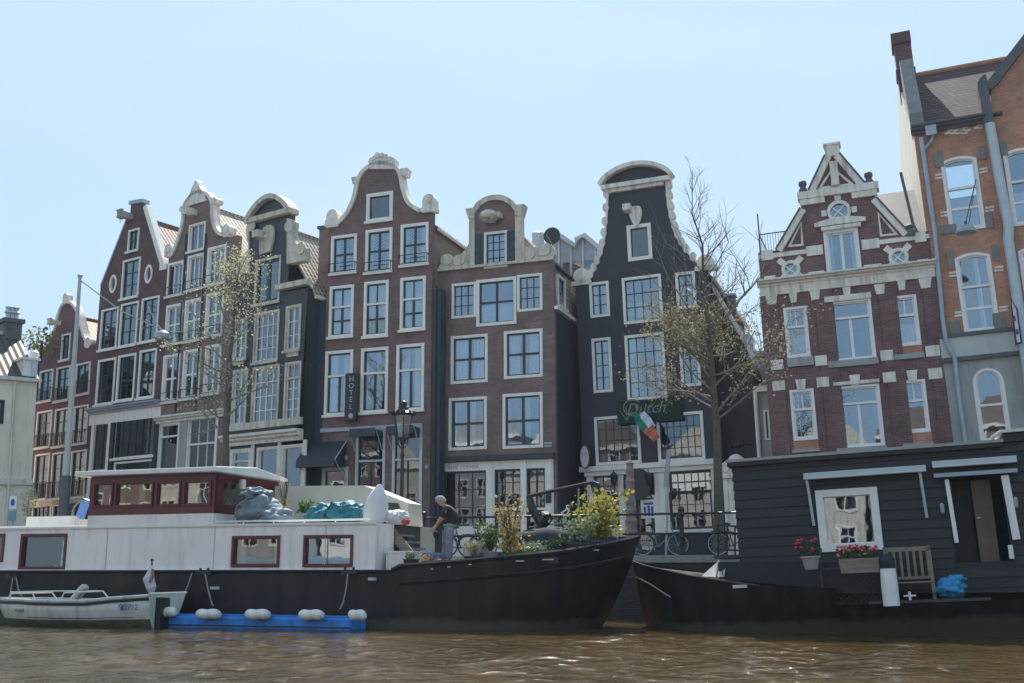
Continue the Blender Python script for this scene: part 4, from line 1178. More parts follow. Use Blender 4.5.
# green script sign and flag: things that hang on the house
f = Fr(h.M.translation, YA, -.03, 'name_board', 'dark green board with pale curly script above the small paned windows', 'sign')
a = f.pt(zJ(180, 312)); b = f.pt(zJ(432, 380))
q = MB(f); q.box(a.x, b.x, -.16, -.04, b.z, a.z); q.build('board', 'sign_green', f.root)
tt = text_mb(f, 'Dutch', a.x + (b.x - a.x) * .44, (a.z + b.z) / 2 + .1, .7, -.17, shear=.35)
cx, cz = a.x + (b.x - a.x) * .24, (a.z + b.z) / 2 + .2
tt.band([(cx + .42 * math.cos(t_), cz + .38 * math.sin(t_)) for t_ in [.6 + .35 * i for i in range(13)]], .05, -.168, -.161)
tt.build('lettering', 'sign_gold', f.root)
q = MB(f)
for an in (.9, 1.6, 2.3): q.band([(a.x + .45, b.z + .15), (a.x + .45 + .8 * math.cos(an) * .6, b.z + .15 + .8 * math.sin(an) * .8)], .03, -.168, -.161)
q.build('emblem', 'sign_gold', f.root)
f = Fr(h.M.translation, YA, -.03, 'flag', 'drooping tricolour flag hanging on a slanting pole from the black house', 'flag')
a = f.pt(zJ(248, 340), -.5); b = f.pt(zJ(338, 462), -1.5); 
q = MB(f); n0 = f.pt(zJ(262, 400), 0)
q.tube([(a.x + .05, -.05, a.z - 1.2), (a.x + .1, -.75, a.z + .15)], .025, 6); q.build('pole', 'mast_grey', f.root)
q = MB(f)
ln = [f.pt(zJ(252, 342), -.7), f.pt(zJ(268, 372), -.8), f.pt(zJ(300, 412), -.9), f.pt(zJ(338, 462), -1.0)]
def strip(o0, o1, nm, mm, t0, t1):
    q = MB(f); n = 10; base = 0
    for i in range(n + 1):
        t_ = t0 + (t1 - t0) * i / n; k = min(2.999, t_ * 3); j = int(k); p = ln[j].lerp(ln[j + 1], k - j)
        w_ = .19 * math.sin(math.pi * min(1, .15 + t_ * .75)) + .06
        q.v.append((p.x + w_ * o0, p.y + .06 * math.sin(i * 1.3), p.z + w_ * o0 * .7)); q.v.append((p.x + w_ * o1, p.y + .06 * math.sin(i * 1.3 + .8), p.z + w_ * o1 * .7))
    for i in range(n): q.face((2 * i, 2 * i + 1, 2 * i + 3, 2 * i + 2))
    o = q.build(nm, mm, f.root); md = o.modifiers.new('th', 'SOLIDIFY'); md.thickness = .01
strip(-1.0, .0, 'green_stripe', 'flag_green', 0, .62)
strip(.0, 1.1, 'white_stripe', 'flag_white', .2, .70)
strip(-1.0, .8, 'orange_stripe', 'flag_orange', .55, .93)
# oval sign on the left
f = Fr(h.M.translation, YA, -.03, 'oval_sign', 'pale oval sign sticking out at the left corner of the black house', 'sign')
c = f.pt(zJ(57, 520), -.6); q = MB(f); q.prism(ell(c.x, c.z, .21, .50, 28), -.66, -.56); q.build('sign_plate', 'sign_pink', f.root)
q = MB(f); q.prism(ell(c.x, c.z, .23, .52, 28), -.665, -.555, holes=[ell(c.x, c.z, .19, .48, 28)]); q.build('sign_border', 'sign_dark', f.root)
q = MB(f); text_mb(f, 'BIER', c.x, c.z + .1, .13, -.668, mb=q); q.build('lettering', 'letter_faint', f.root)
q = MB(f); q.tube([(c.x, -.6, c.z + .5), (c.x, -.6, c.z + .6), (c.x + .1, 0, c.z + .62)], .025, 5); q.build('bracket', 'black_metal', f.root)
h7 = h

# ---- dark timber wing on the right of H7 and low pale building in the gap
h = house(712, 4.2, None, -.02, 'dark tarred wing with steep white edged roofline between the black and red houses', cat='house')
xl = h.at(711, 420).x; pts = h.poly([(711, 272), (731, 321), (745, 345), (758, 366), (759, 470)])
xr = pts[-1][0]
P = [(xl, 0), (xr, 0), (xr, pts[3][1]), pts[2], pts[1], (xl, pts[0][1])]
window(h, (740, 470), (757, 545), .1, casm='tar_wood', cols=1, rows=1, curtain='none', sill=False, pane='pane_dark')
facade(h, P, 'tar_wood')
t = MB(h); t.band([(xl, pts[0][1]), pts[1], pts[2], (xr + .1, pts[3][1])], .16, -.15, .35); t.build('gutter', 'zinc_light', h.root)
t = MB(h); t.prism([(xl, pts[0][1] - .05), pts[1], pts[2], (xr, pts[3][1] - .05), (xr, .1), (xl, .1)], .31, 6); t.build('wing_body', 'tar_wood', h.root)
t = MB(h); c0 = h.at(728.5, 297, 3); c1 = h.at(735, 297, 3); t.box(c0.x, c1.x, 2.8, 3.3, 4, c0.z); o = t.build('chimney', 'stone_dark', h.root)
t = MB(h); t.box(c0.x - .06, c1.x + .06, 2.74, 3.36, c0.z + .002, c0.z + .1); t.build('chimney_cap', 'zinc', o)

h = house(738, 2.2, None, -.02, 'low pale grey building with a white pipe tucked against the red gabled house')
a = h.at(741, 346, 3); b = h.at(775, 344, 3)
window(h, (763, 410), (771, 440), .08, cols=1, rows=2, curtain='none', sill=False)
xr_ = h.at(776, 400).x; xl_ = h.at(757, 400).x; zt = h.at(765, 392).z
facade(h, rect(xl_, xr_, 0, zt), 'plaster_grey')
t = MB(h); t.box(xl_, xr_, .31, 5, .05, zt - .02); t.build('body', 'plaster_grey', h.root)
t = MB(h); z2 = h.at(757, 352, 4).z; t.box(h.at(742, 360, 4).x, h.at(778, 360, 4).x, 5.2, 9, .05, z2); t.build('rear_wall', 'plaster_grey_light', h.root)
t = MB(h); t.box(h.at(742, 360, 4).x - .2, h.at(778, 360, 4).x + .2, 5.0, 9.2, z2 + .002, z2 + .25); t.build('roof', 'zinc_light', h.root)
t = MB(h); c = h.at(748, 343, 6); t.lathe([(.3, 0), (.3, .5), (.45, .6), (.2, 1.0)], (c.x, 6, z2 + .25), 10); t.build('vent', 'zinc_light', h.root)
t = MB(h); t.box(xl_ - .08, xr_, -.2, .4, zt + .002, zt + .25); t.build('coping', 'stone_white', h.root)
t = MB(h); x = h.at(758, 430).x; t.tube([(x, -.12, 0), (x, -.12, h.at(758, 388).z)], .09, 8); t.build('pipe', 'white', h.root)
t = MB(h); c = h.at(740, 447); t.tube([(c.x, -.9, c.z), (c.x + .2, -.5, c.z + .1), (c.x + .5, 0, c.z + .05)], .03, 5); t.lathe([(.05, .1), (.3, -.02), (.28, -.1), (.05, -.08)], (c.x, -.9, c.z), 10); t.build('wall_lamp', 'black_metal', h.root)

# ---- white carved portal
f = Fr(online(727, LA, YA, .9), YA, -.02, 'stone_portal', 'white carved stone doorway with scrolled top beside the tree trunk', 'doorway', z=STREET)
x0 = f.at(724, 500).x; x1 = f.at(746, 500).x; zt = f.at(735, 478).z; w = x1 - x0
door = arch_poly(x0 + w * .52, x1 - .08, 0, zt - .75, .5)
q = MB(f); q.prism(rect(x0, x1, 0, zt), 0, .35, holes=[door]); q.build('surround', 'stone_white', f.root)
q = MB(f); q.prism(inset(door, -.01), .12, .2); q.build('door', 'black_paint', f.root)
q = MB(f); q.box(x0 - .1, x1 + .1, -.15, .4, zt + .001, zt + .18)
c = (x0 + x1) / 2 + .1
q.prism(smooth([(c - .75, zt + .18), (c - .7, zt + .5), (c - .35, zt + .55), (c - .2, zt + .85), (c + .1, zt + .95), (c + .35, zt + .75), (c + .5, zt + .5), (c + .8, zt + .45), (c + .85, zt + .18)], 3), -.08, .3)
for dx, dz, r in ((-.45, .42, .2), (0, .6, .26), (.5, .4, .2)): q.prism(ell(c + dx, zt + dz, r, r), -.14, -.08)
q.lathe([(.1, 0), (.2, .1), (.12, .2), (.16, .35), (.03, .5)], (x0 + .12, .1, zt + .18), 10)
q.build('scroll_top', 'stone_white', f.root)
q = MB(f)
for x in (x0 + .02, x0 + w * .42, x1 - .2): q.box(x, x + .16, -.07, -.002, 0, zt - .02)
for dz in (.4, 1.1, 1.8): q.box(x0 + .2, x0 + w * .40, -.04, -.002, zt - dz - .35, zt - dz)
q.build('pilaster', 'stone_white', f.root)

# ---- H8 red brick with white bands
h = house(771, 0, None, -.033, 'red brick house with white stone bands, pointed gable and three small round windows')
WW = dict(casm='white_cold', sash='white_cold', bar=.06, sill=False)
window(h, zK(333, 408), zK(492, 578), .13, cols=2, rows=1, curtain='sides', rail=False, arch=0, **WW)
window(h, zL(173, 73), zL(285, 267), .10, cols=1, rows=1, transom=.38, tcols=2, curtain='half', **WW)
window(h, zL(345, 50), zL(550, 277), .10, cols=2, rows=1, transom=.27, tcols=1, curtain='none', **WW)
window(h, zL(604, 28), zL(730, 220), .10, cols=1, rows=1, transom=.38, tcols=2, curtain='half', **WW)
window(h, zL(198, 403), zL(314, 600), .10, cols=1, rows=1, transom=.38, tcols=2, curtain='none', **WW)
window(h, zL(378, 390), zL(585, 628), .10, cols=2, rows=1, transom=.27, tcols=1, curtain='none', **WW)
window(h, zL(642, 366), zL(767, 570), .10, cols=1, rows=1, transom=.38, tcols=2, curtain='none', **WW)
for (u, r) in (((398, 328), .36), ((205, 560), .27), ((637, 512), .27)):
    c = h.pt(zK(*u)); h.holes.append(ell(c.x, c.z, r, r, 24))
    w = MB(h).prism(ell(c.x, c.z, r + .10, r + .10, 24), -.08, .1, holes=[ell(c.x, c.z, r - .03, r - .03, 24)]).build('round_window', 'stone_white', h.root)
    MB(h).prism(ell(c.x, c.z, r - .02, r - .02, 24), .05, .06).build('pane', 'pane', w)
    s = MB(h)
    for an in (45, 135):
        d = Vector((math.cos(R(an)), math.sin(R(an)))) * (r - .03); s.band([(c.x - d.x, c.z - d.y), (c.x + d.x, c.z + d.y)], .05, .0, .048)
    s.build('sash', 'white_cold', w)
    b = MB(h)
    rr = r + .12
    for an in ((45, 135, 225, 315) if r < .3 else (0, 90, 180)):
        d = Vector((math.cos(R(an)), math.sin(R(an)))) * (rr + .1)
        m3 = Matrix.Rotation(-R(an), 3, 'Y')
        b.obox((c.x + d.x, -.03, c.z + d.y), .15 if r < .3 else .1, .025, .12, m3)
    b.build('stone_block', 'stone_white', w)
xl = h.at(762, 300).x; xr = h.at(934.5, 280).x
g = h.poly([zK(75, 492), zK(148, 478), zK(240, 318), zK(240, 252), zK(280, 243), zK(345, 105), zK(345, 68), zK(393, 62), zK(397, 98), zK(497, 215), zK(545, 213), zK(545, 275), zK(675, 415), zK(750, 407)])
zL_ = g[0][1]; zR_ = g[-1][1]; ze = (zL_ + zR_) / 2
P = [(xl, 0), (xr, 0), (xr, ze), (g[12][0], ze), g[11], (g[11][0], g[10][1]), g[9], g[8], g[7], g[6], g[5], g[4], g[3], (g[3][0], g[2][1]), (g[1][0], ze), (xl, ze)]
facade(h, P, 'brick_red')
st = MB(h)
def qb(fn, x0, y0, x1, y1, out=.06, o=None):
    a = h.pt(fn(x0, y0)); b = h.pt(fn(x1, y1)); (o or st).box(a.x, b.x, -out, -.004, b.z, a.z)
# corner and pier blocks
for r in ((300, 266, 352, 302), (562, 245, 618, 281), (744, 227, 805, 264), (123, 284, 176, 318), (130, 368, 183, 402), (307, 353, 360, 388), (572, 333, 628, 369), (754, 317, 814, 355)): qb(zL, *r)
for r in ((85, 487, 135, 520), (265, 470, 335, 500), (487, 444, 562, 474), (700, 415, 750, 448), (98, 590, 145, 622), (275, 573, 342, 603), (497, 545, 572, 575), (712, 523, 760, 555)): qb(zK, *r)
st.build('stone_block', 'stone_white', h.root)
st = MB(h)
for (x, y) in ((245, 380), (462, 362), (692, 344)):
    c = h.pt(zL(x, y)); st.prism([(c.x - .14, c.z - .2), (c.x + .14, c.z - .2), (c.x + .2, c.z + .2), (c.x - .2, c.z + .2)], -.08, -.004)
for (x, y, s_) in ((128, 44, 1.4), (215, 36, .9), (302, 24, 1.2), (430, 14, .9), (562, 2, 1.2), (650, -14, .9), (745, -22, 1.4)):
    c = h.pt(zL(x, y)); k = .15 * s_
    st.prism([(c.x - k * .8, c.z - .16), (c.x + k * .8, c.z - .16), (c.x + k * 1.15, c.z + .24), (c.x - k * 1.15, c.z + .24)], -.09, -.004)
st.build('keystone', 'stone_white', h.root)
zc = h.pt(zK(430, 605)).z
st = MB(h)
st.box(xl - .05, xr + .05, -.10, -.004, zc - .26, zc + .1)
c2 = h.pt(zK(200, 489)).z
za = h.pt(zK(160, 494)).z; 
st.box(xl, h.pt(zK(265, 480)).x, -.05, -.004, ze - .30, ze - .12); st.box(h.pt(zK(560, 460)).x, xr, -.05, -.004, ze - .30, ze - .12)
st.build('stone_band', 'stone_white', h.root)
cornice(h, xl - .12, xr + .12, zc + .1, .26, .42, 'cream_trim')
st = MB(h)
a = h.pt(zK(300, 385)); b = h.pt(zK(505, 352)); st.prism([(a.x, a.z - .1), (b.x, a.z - .1), (b.x, b.z), ((a.x + b.x) / 2 + .35, b.z + .12), ((a.x + b.x) / 2 + .25, b.z + .14), ((a.x + b.x) / 2 - .25, b.z + .14), ((a.x + b.x) / 2 - .35, b.z + .12), (a.x, b.z)], -.16, -.004)
a = h.pt(zK(328, 408)); b = h.pt(zK(488, 395)); st.box(a.x, b.x, -.2, -.04, a.z - .02, a.z + .12)
a = h.pt(zL(340, 50)); b = h.pt(zL(528, 30)); st.box(a.x, b.x, -.12, -.004, b.z - .02, b.z + .2)
a = h.pt(zL(376, 388)); b = h.pt(zL(562, 380)); st.box(a.x, b.x, -.12, -.004, a.z + .01, a.z + .14)
st.build('window_hood', 'stone_white', h.root)
st = MB(h)
for r in ((190, 272, 298, 305), (355, 285, 558, 300), (620, 258, 742, 275), (210, 640, 322, 652), (388, 634, 592, 645), (655, 615, 780, 628)):
    qb(zL, r[0], r[1] + 4, r[2], r[3] - 4, out=.10, o=st)
st.build('lower_sill', 'plaster_grey', h.root)
# coloured brick under side windows
st = MB(h)
for r in ((192, 268, 290, 280), (625, 222, 735, 258), (214, 602, 318, 636), (655, 574, 775, 612)): qb(zL, *r, out=.012, o=st)
st.build('brick_apron', 'brick_orange', h.root)
# gable copings
def cop(pts, w=.20, m='stone_white', nm='gable_coping', y0=-.14, y1=.4):
    t = MB(h); t.band(pts, w, y0, y1); return t.build(nm, m, h.root)
cop([(g[1][0], ze), (g[3][0], g[2][1])], -.22); cop([(g[11][0], g[11][1]), (g[12][0], ze)], -.22)
cop([(g[1][0], ze + .0), (g[3][0], g[2][1] + .0)], .07, 'stone_dark', 'coping_cap', -.17, .45); cop([(g[11][0], g[11][1]), (g[12][0], ze)], .07, 'stone_dark', 'coping_cap', -.17, .45)
cop([g[4], g[5]], -.24); cop([g[8], g[9]], -.24)
cop([g[4], g[5]], .07, 'stone_dark', 'coping_cap', -.17, .45); cop([g[8], g[9]], .07, 'stone_dark', 'coping_cap', -.17, .45)
t = MB(h); zb = (g[3][1] + g[10][1]) / 2
t.box(g[3][0] - .1, g[10][0] + .1, -.16, .4, zb - .30, zb + .0)
t.box(g[3][0] - .02, g[3][0] + .95, -.12, -.004, zb - .55, zb - .301); t.box(g[10][0] - .95, g[10][0] + .02, -.12, -.004, zb - .55, zb - .301)
t.box(g[6][0] - .05, g[7][0] + .05, -.12, .42, g[6][1] - .45, g[6][1] + .0); t.box(g[6][0] - .1, g[7][0] + .1, -.16, .42, g[6][1] + .001, g[6][1] + .09)
x_ = (g[6][0] + g[7][0]) / 2; t.box(x_ - .15, x_ + .15, -.3, -.125, g[6][1] - 1.75, g[6][1] - .75)
t.build('pediment_band', 'stone_white', h.root)
t = MB(h)
tr = [h.pt(zK(312, 240)), h.pt(zK(372, 150)), h.pt(zK(462, 222))]
t.prism([(p.x, p.z) for p in tr], -.06, -.004, holes=[inset([(tr[0].x, tr[0].z), (tr[2].x, tr[2].z), (tr[1].x, tr[1].z)], .09)])
for T_ in (((192, 472), (247, 368), (256, 466)), ((553, 330), (563, 430), (637, 422))):
    tr = [h.pt(zK(*u)) for u in T_]; L = [(p.x, p.z) for p in tr]
    ar_ = sum(L[i][0] * L[(i + 1) % 3][1] - L[(i + 1) % 3][0] * L[i][1] for i in range(3))
    if ar_ < 0: L.reverse()
    t.prism(L, -.06, -.004, holes=[inset(L, .08)])
t.build('triangle_trim', 'stone_white', h.root)
t = MB(h)
for u in ((252, 230), (517, 195)):
    c = h.pt(zK(*u)); t.lathe([(.16, -.35), (.18, -.1), (.11, 0), (.17, .12), (.15, .24), (.04, .32)], (c.x, .05, c.z), 10)
c = h.pt(zK(685, 408)); t.lathe([(.2, -.2), (.22, 0), (.12, .1), (.16, .25), (.03, .35)], (c.x, .05, c.z), 10)
t.build('finial', 'stone_dark', h.root)
# pilaster strips of brick
t = MB(h)
for u in (108, 332, 592, 775):
    x = h.pt(zL(u + 20, 200)).x; t.box(x - .34, x + .34, -.055, -.004, .8, zc - .27)
# (shallow brick piers)
t.build('brick_pier', 'brick_red', h.root)
# body: side walls, slate front slope
q = MB(h)
D8 = 9
q.box(xl + .02, xl + .27, .3, D8, 0, ze - .1); q.box(xr - .27, xr - .02, .3, D8, 0, ze - .1); q.box(xl + .3, xr - .3, D8 - .25, D8, 0, ze - .1)
q.build('side_wall', 'brick_wine', h.root)
rt = h.at(912, 190, 3.4)
q = MB(h)
xa = g[10][0] + .1
q.v += [(xa - 1.2, .42, ze), (xr - .1, .42, ze), (xr + .2, 3.4, rt.z), (xa - 1.2, 3.4, rt.z), (xa - 1.2, 3.6, ze), (xr - .1, 3.6, ze)]
q.face((0, 1, 2, 3)); q.face((3, 2, 5, 4)); q.face((0, 3, 4)); q.face((1, 5, 2)); q.face((0, 4, 5, 1))
q.build('slate_roof', 'slate', h.root)
q = MB(h); q.prism([(g[3][0] + .2, ze), (g[10][0] - .2, ze), (g[10][0] - .2, g[10][1] - .6), ((g[6][0] + g[7][0]) / 2, g[6][1] - .9), (g[3][0] + .2, g[3][1] - .6)], .41, 6); q.build('gable_roof', 'slate', h.root)
q = MB(h); q.box(xl + .3, xr - .3, .35, D8, ze - .15, ze - .05); q.build('flat_roof', 'lead', h.root)
c = h.pt(zK(650, 300), 1.5); q = MB(h); q.tube([(c.x + .4, 1.0, ze), (c.x + .1, 1.6, rt.z + .2)], .06, 6); q.build('roof_pipe', 'stone_dark', h.root)
# roof terrace railing on the left
q = MB(h); x0 = xl + .05; zt = h.pt(zK(85, 405)).z; x1 = h.pt(zK(190, 395)).x
q.tube([(x0, .5, ze), (x0, .5, zt + .9)], .03, 5); q.tube([(x0, .5, zt), (x1 + .2, .5, zt)], .025, 5); q.tube([(x0, .5, zt), (x0, 5, zt)], .025, 5)
for i in range(12):
    x = x0 + (x1 - x0) * i / 11; q.tube([(x, .5, ze), (x, .5, zt)], .012, 4)
for i in range(9): q.tube([(x0, .5 + i * .5, ze), (x0, .5 + i * .5, zt)], .012, 4)
q.build('roof_railing', 'black_metal', h.root)

# ---- H9 orange brick
h = house(968, 0, None, -.045, 'tall orange brick building with red tiled roof and a cream side wall at far right')
AW = dict(casm='white_cold', sash='white_cold', bar=.06, sill=False)
def aw(a, b, arch, **k):
    return window(h, a, b, .11, arch=arch, cols=1, transom=k.pop('tr', .42), **{**AW, **k})
aw(zM(186, 433), zM(330, 645), .16, rows=2, curtain='half')
aw(zN(229, 78), zN(375, 310), .16, rows=2, curtain='right')
aw(zN(281, 432), zN(412, 655), .95, rows=1, curtain='none', tr=.5)
aw((1002, 151), (1048, 222), .16, rows=2, curtain='half')
aw((1017, 248), (1060, 322), .16, rows=2, curtain='sides')
xl = h.at(929, 250).x; xr = xl + 9.0
ev = h.pt(zM(220, 340)).z
gx = h.pt(zM(345, 320)).x
gt = h.poly([zM(345, 318), zM(345, 222), zM(366, 200), zM(447, 95)])
pkx = (gt[3][0] - gt[2][0]) * 1.6 + gt[2][0]; pkz = gt[2][1] + (gt[3][1] - gt[2][1]) * 1.6
P = [(xl, 0), (xr, 0), (xr, gt[1][1]), (2 * pkx - gt[2][0], gt[2][1]), (pkx, pkz), gt[2], gt[1], (gx, ev), (xl, ev)]
P = [(xl, 0), (xr, 0), (xr, ev), (2 * pkx - gx, ev), (2 * pkx - gx, gt[1][1]), (2 * pkx - gt[2][0], gt[2][1]), (pkx, pkz), gt[2], gt[1], (gx, ev), (xl, ev)]
facade(h, P, 'brick_orange')
zb = h.pt(zN(320, 325)).z
# grey stone lower part, a sheet in front of the brick with the opening kept free
q = MB(h); q.prism(rect(xl - .02, xr, 0, zb), -.06, -.004, holes=[h.holes[2]]); lw = q.build('stone_facing', 'plaster_grey', h.root)
q = MB(h); z2 = h.pt(zN(320, 395)).z; q.box(xl - .05, xr, -.12, -.063, z2, zb + .0); q.build('stone_band', 'plaster_grey_light', h.root)
q = MB(h); q.box(xl - .08, xr, -.2, -.123, z2 - .08, z2 + .08); q.box(xl - .08, xr, -.2, -.063, zb + .002, zb + .14); q.build('string_course', 'stone_dark', h.root)
# stone quoins round windows
q = MB(h)
for (u0, v0, u1, v1) in ((165, 410, 200, 455), (302, 395, 330, 430), (185, 640, 240, 660), (322, 600, 352, 645), (370, 380, 398, 420)):
    a = h.pt(zM(u0, v0)); b = h.pt(zM(u1, v1)); q.box(a.x, b.x, -.05, -.004, b.z, a.z)
for (u0, v0, u1, v1) in ((205, 68, 232, 120), (345, 48, 372, 95), (213, 285, 252, 330), (350, 260, 395, 322)):
    a = h.pt(zN(u0, v0)); b = h.pt(zN(u1, v1)); q.box(a.x, b.x, -.05, -.004, b.z, a.z)
q.build('stone_quoin', 'stone_mid', h.root)
q = MB(h)
for (x, y) in ((172, 483), (172, 493), (308, 465), (308, 475), (188, 600), (188, 610), (326, 585), (326, 595)):
    a = h.pt(zM(x, y)); q.box(a.x, a.x + .32, -.03, -.004, a.z - .03, a.z + .05)
for (x, y) in ((215, 135), (215, 145), (355, 118), (355, 128), (232, 258), (232, 268), (370, 242), (370, 252)):
    a = h.pt(zN(x, y)); q.box(a.x, a.x + .32, -.03, -.004, a.z - .03, a.z + .05)
for i in range(3):
    for k in range(4):
        a = h.pt(zM(200 + k * 18 + (i % 2) * 8, 335 + i * 9)); q.box(a.x, a.x + .22, -.03, -.004, a.z - .04, a.z + .04)
        if k < 2: a = h.pt(zM(292 + k * 14 + (i % 2) * 6, 318 + i * 9)); q.box(a.x, a.x + .16, -.03, -.004, a.z - .04, a.z + .04)
q.build('stone_dash', 'stone_white', h.root)
cornice(h, xl - .1, gx - .2, ev, .30, .45, 'stone_dark', 'eaves')
# console block between roof and gable
q = MB(h); a = h.pt(zM(305, 225)); b = h.pt(zM(352, 330)); q.box(a.x, b.x, -.3, .3, b.z, a.z - .3)
q.prism(smooth([(a.x, a.z - .3), (a.x, a.z + .3), (a.x + .3, a.z + .6), (b.x, a.z + .3), (b.x, a.z - .3)], 3), -.25, .3)
q.build('console', 'stone_dark', h.root)
q = MB(h); q.band([gt[1], gt[2], (pkx, pkz)], .35, -.22, .4); q.build('gable_coping', 'stone_dark', h.root)
# street-facing roof slope
r0 = h.at(915, 76, 4.2); r1 = h.at(1012, 60, 4.2)
q = MB(h)
q.v += [(xl - .05, -.1, ev + .3), (gx + .4, -.1, ev + .3), (gx + 2.0, 4.2, (r0.z + r1.z) / 2), (xl - .0, 4.2, (r0.z + r1.z) / 2), (xl, 4.4, ev), (gx + 2, 4.4, ev), (xl - .05, -.1, ev + .25), (gx + .4, -.1, ev + .25)]
q.face((0, 1, 2, 3)); q.face((3, 2, 5, 4)); q.face((6, 0, 3, 4)); q.face((7, 5, 2, 1)); q.face((6, 4, 5, 7)); q.face((6, 7, 1, 0))
ro = q.build('roof', 'plain_tiles', h.root)
q = MB(h); q.tube([(xl, 4.2, (r0.z + r1.z) / 2 + .05), (gx + 2, 4.2, (r0.z + r1.z) / 2 + .05)], .13, 8); q.build('ridge', 'brick_orange', ro)
# cream side wall, running back to the left
rz = (r0.z + r1.z) / 2
bk = h.at(892, 100, 9.0)
sh = bk.x - xl
q = MB(h)
prof = [(0.3, 0), (9, 0), (9, rz - 2.2), (4.4, rz - .1), (0.3, ev)]
A = q.add([(xl + .0 + sh * (y - .3) / 8.7, y, z) for y, z in prof]); B = q.add([(xl + .3 + sh * (y - .3) / 8.7, y, z) for y, z in prof])
q.face([A + i for i in range(5)]); q.face([B + i for i in reversed(range(5))])
for i in range(5): q.face((A + i, A + (i + 1) % 5, B + (i + 1) % 5, B + i))
q.build('side_wall', 'plaster_cream', h.root)
q = MB(h); q.box(xr - .3, xr, .3, 9, 0, ev); q.box(xl, xr, 8.75, 9, 0, ev); q.box(gx + .2, xr, .35, 8.8, ev - .2, ev); q.build('back_wall', 'brick_side', h.root)
# tall chimney on the party wall
y_ = 3.8; c0 = h.at(895.5, 60, y_); c1 = h.at(913, 60, y_); ct = h.at(905, 33, y_).z; cb = h.at(905, 120, y_).z
q = MB(h); q.box(c0.x, c1.x, y_ - .1, y_ + .9, rz - 1.2, ct - .5); o = q.build('chimney', 'brick_plum', h.root)
q = MB(h); q.box(c0.x - .08, c1.x + .02, y_ - .2, y_ + 1.0, ct - .499, ct); q.box(c0.x - .05, c1.x + .05, y_ - .15, y_ + .95, ct - 1.9, ct - 1.7); q.build('chimney_head', 'brick_dark_red', o)
q = MB(h)
x_ = h.pt(zM(112, 200)).x
q.prismx([(-.05, ev + .35), (3.8, rz - .2), (3.8, rz + .5), (2.5, rz + .1), (-.1, ev + .9)], xl - .08, xl + .42); q.build('party_coping', 'stone_mid', h.root)
# downpipes
q = MB(h)
pts = [zM(128, 365), zM(150, 520), zM(170, 660), zN(195, 280), zN(206, 350), zN(232, 400), zN(245, 520), zN(266, 660)]
q.tube([(lambda v: (v.x, -.22, v.z))(h.pt(p, -.22)) for p in pts], .085, 8)
q.tube([(lambda v: (v.x, -.22, v.z))(h.pt(p, -.22)) for p in (zM(168, 352), zM(158, 378), zM(138, 400))], .06, 8)
a = h.pt(zM(158, 345), -.22); q.box(a.x - .2, a.x + .2, -.38, -.1, a.z - .2, a.z + .2)
q.build('downpipe', 'zinc', h.root)
q = MB(h)
pts = [zM(340, 322), zM(372, 500), zM(400, 640), zN(398, 30), zN(430, 240), (1021, 322), (1034, 420)]
q.tube([(lambda v: (v.x, -.3, v.z))(h.pt(p, -.3)) for p in pts], .19, 10); q.build('downpipe', 'zinc_light', h.root)
# blade sign
f = Fr(h.M.translation, YA, -.045, 'blade_sign', 'pale blade sign in a dark frame hanging beside the big downpipe', 'sign')
a = f.pt(zN(404, 215), -.8); b = f.pt(zN(440, 355), -.8)
sp_ = f.poly([zN(405, 215), zN(420, 358), zN(441, 352), zN(426, 245)], -.8)
q = MB(f); q.prism(sp_, -.9, -.74); q.build('sign_frame', 'sign_dark', f.root)
q = MB(f); q.prism(inset(sp_, .055), -.93, -.903); o = q.build('sign_face', 'sign_pink', f.root)
c_ = f.pt(zN(424, 310), -.8)
q = MB(f); q.box(c_.x - .05, c_.x + .04, -.94, -.932, c_.z - .2, c_.z + .0); q.box(c_.x - .06, c_.x + .01, -.94, -.932, c_.z + .3, c_.z + .5); q.build('sign_print', 'sign_blue', o)
q = MB(f); q.box(a.x + .1, a.x + .15, -.74, 0, a.z - .4, a.z - .35); q.box(a.x + .1, a.x + .15, -.74, 0, b.z + .6, b.z + .65); q.build('bracket', 'black_metal', f.root)
# dome street lamp in front of the window
f = Fr(h.M.translation, YA, 0, 'street_lamp', 'grey dome lamp hanging before the upper window of the orange building', 'lamp', 'dome lamps hung over the street')
c = f.pt(zM(268, 655), -3.5)
q = MB(f); q.lathe([(.02, .24), (.10, .21), (.27, .11), (.35, .0), (.35, -.07), (.3, -.08)], (c.x, -3.5, c.z), 18); q.build('lamp_shade', 'lamp_metal', f.root, sm=False)
q = MB(f); q.tube([(c.x, -3.5, c.z + .3), (c.x + .5, -1.5, c.z + 2.2), (c.x + .7, -.1, c.z + 3.0)], .02, 5); q.tube([(c.x, -3.5, c.z + .2), (c.x, -3.5, c.z + .35)], .04, 6); q.build('wire', 'black_metal', f.root)
h9 = h

# ---- cream corner building, far left
_c = plan(38, 55)
h = Fr(plan(36, 56), 43, -.03, 'corner_building', 'cream plastered corner building with dark pantile roof at far left', 'building', GRP, z=STREET)
xr = h.at(32.5, 460).x
a = h.at(0, 376); b = h.at(35, 381)
zt = (a.z + b.z) / 2
xl = a.x - 6
window(h, (-9, 399), (3.2, 424), .12, cols=1, rows=2, casm='tar_wood', sash='dark_sash', curtain='none', sill=False)
facade(h, rect(xl, xr, 0, zt), 'plaster_cream')
q = MB(h); z2 = h.at(15, 482).z; q.box(xl, xr + .02, -.14, -.004, z2 - .14, z2 + .16); q.build('string_course', 'cream_trim', h.root)
q = MB(h); q.box(xr - .3, xr, .3, 8, 0, zt); q.box(xl, xl + .3, .3, 8, 0, zt); q.box(xl, xr, 7.7, 8, 0, zt); q.build('side_wall', 'plaster_cream', h.root)
r0 = h.at(0, 334, 3.4); r1 = h.at(46, 344, 3.4); rz = r0.z
q = MB(h)
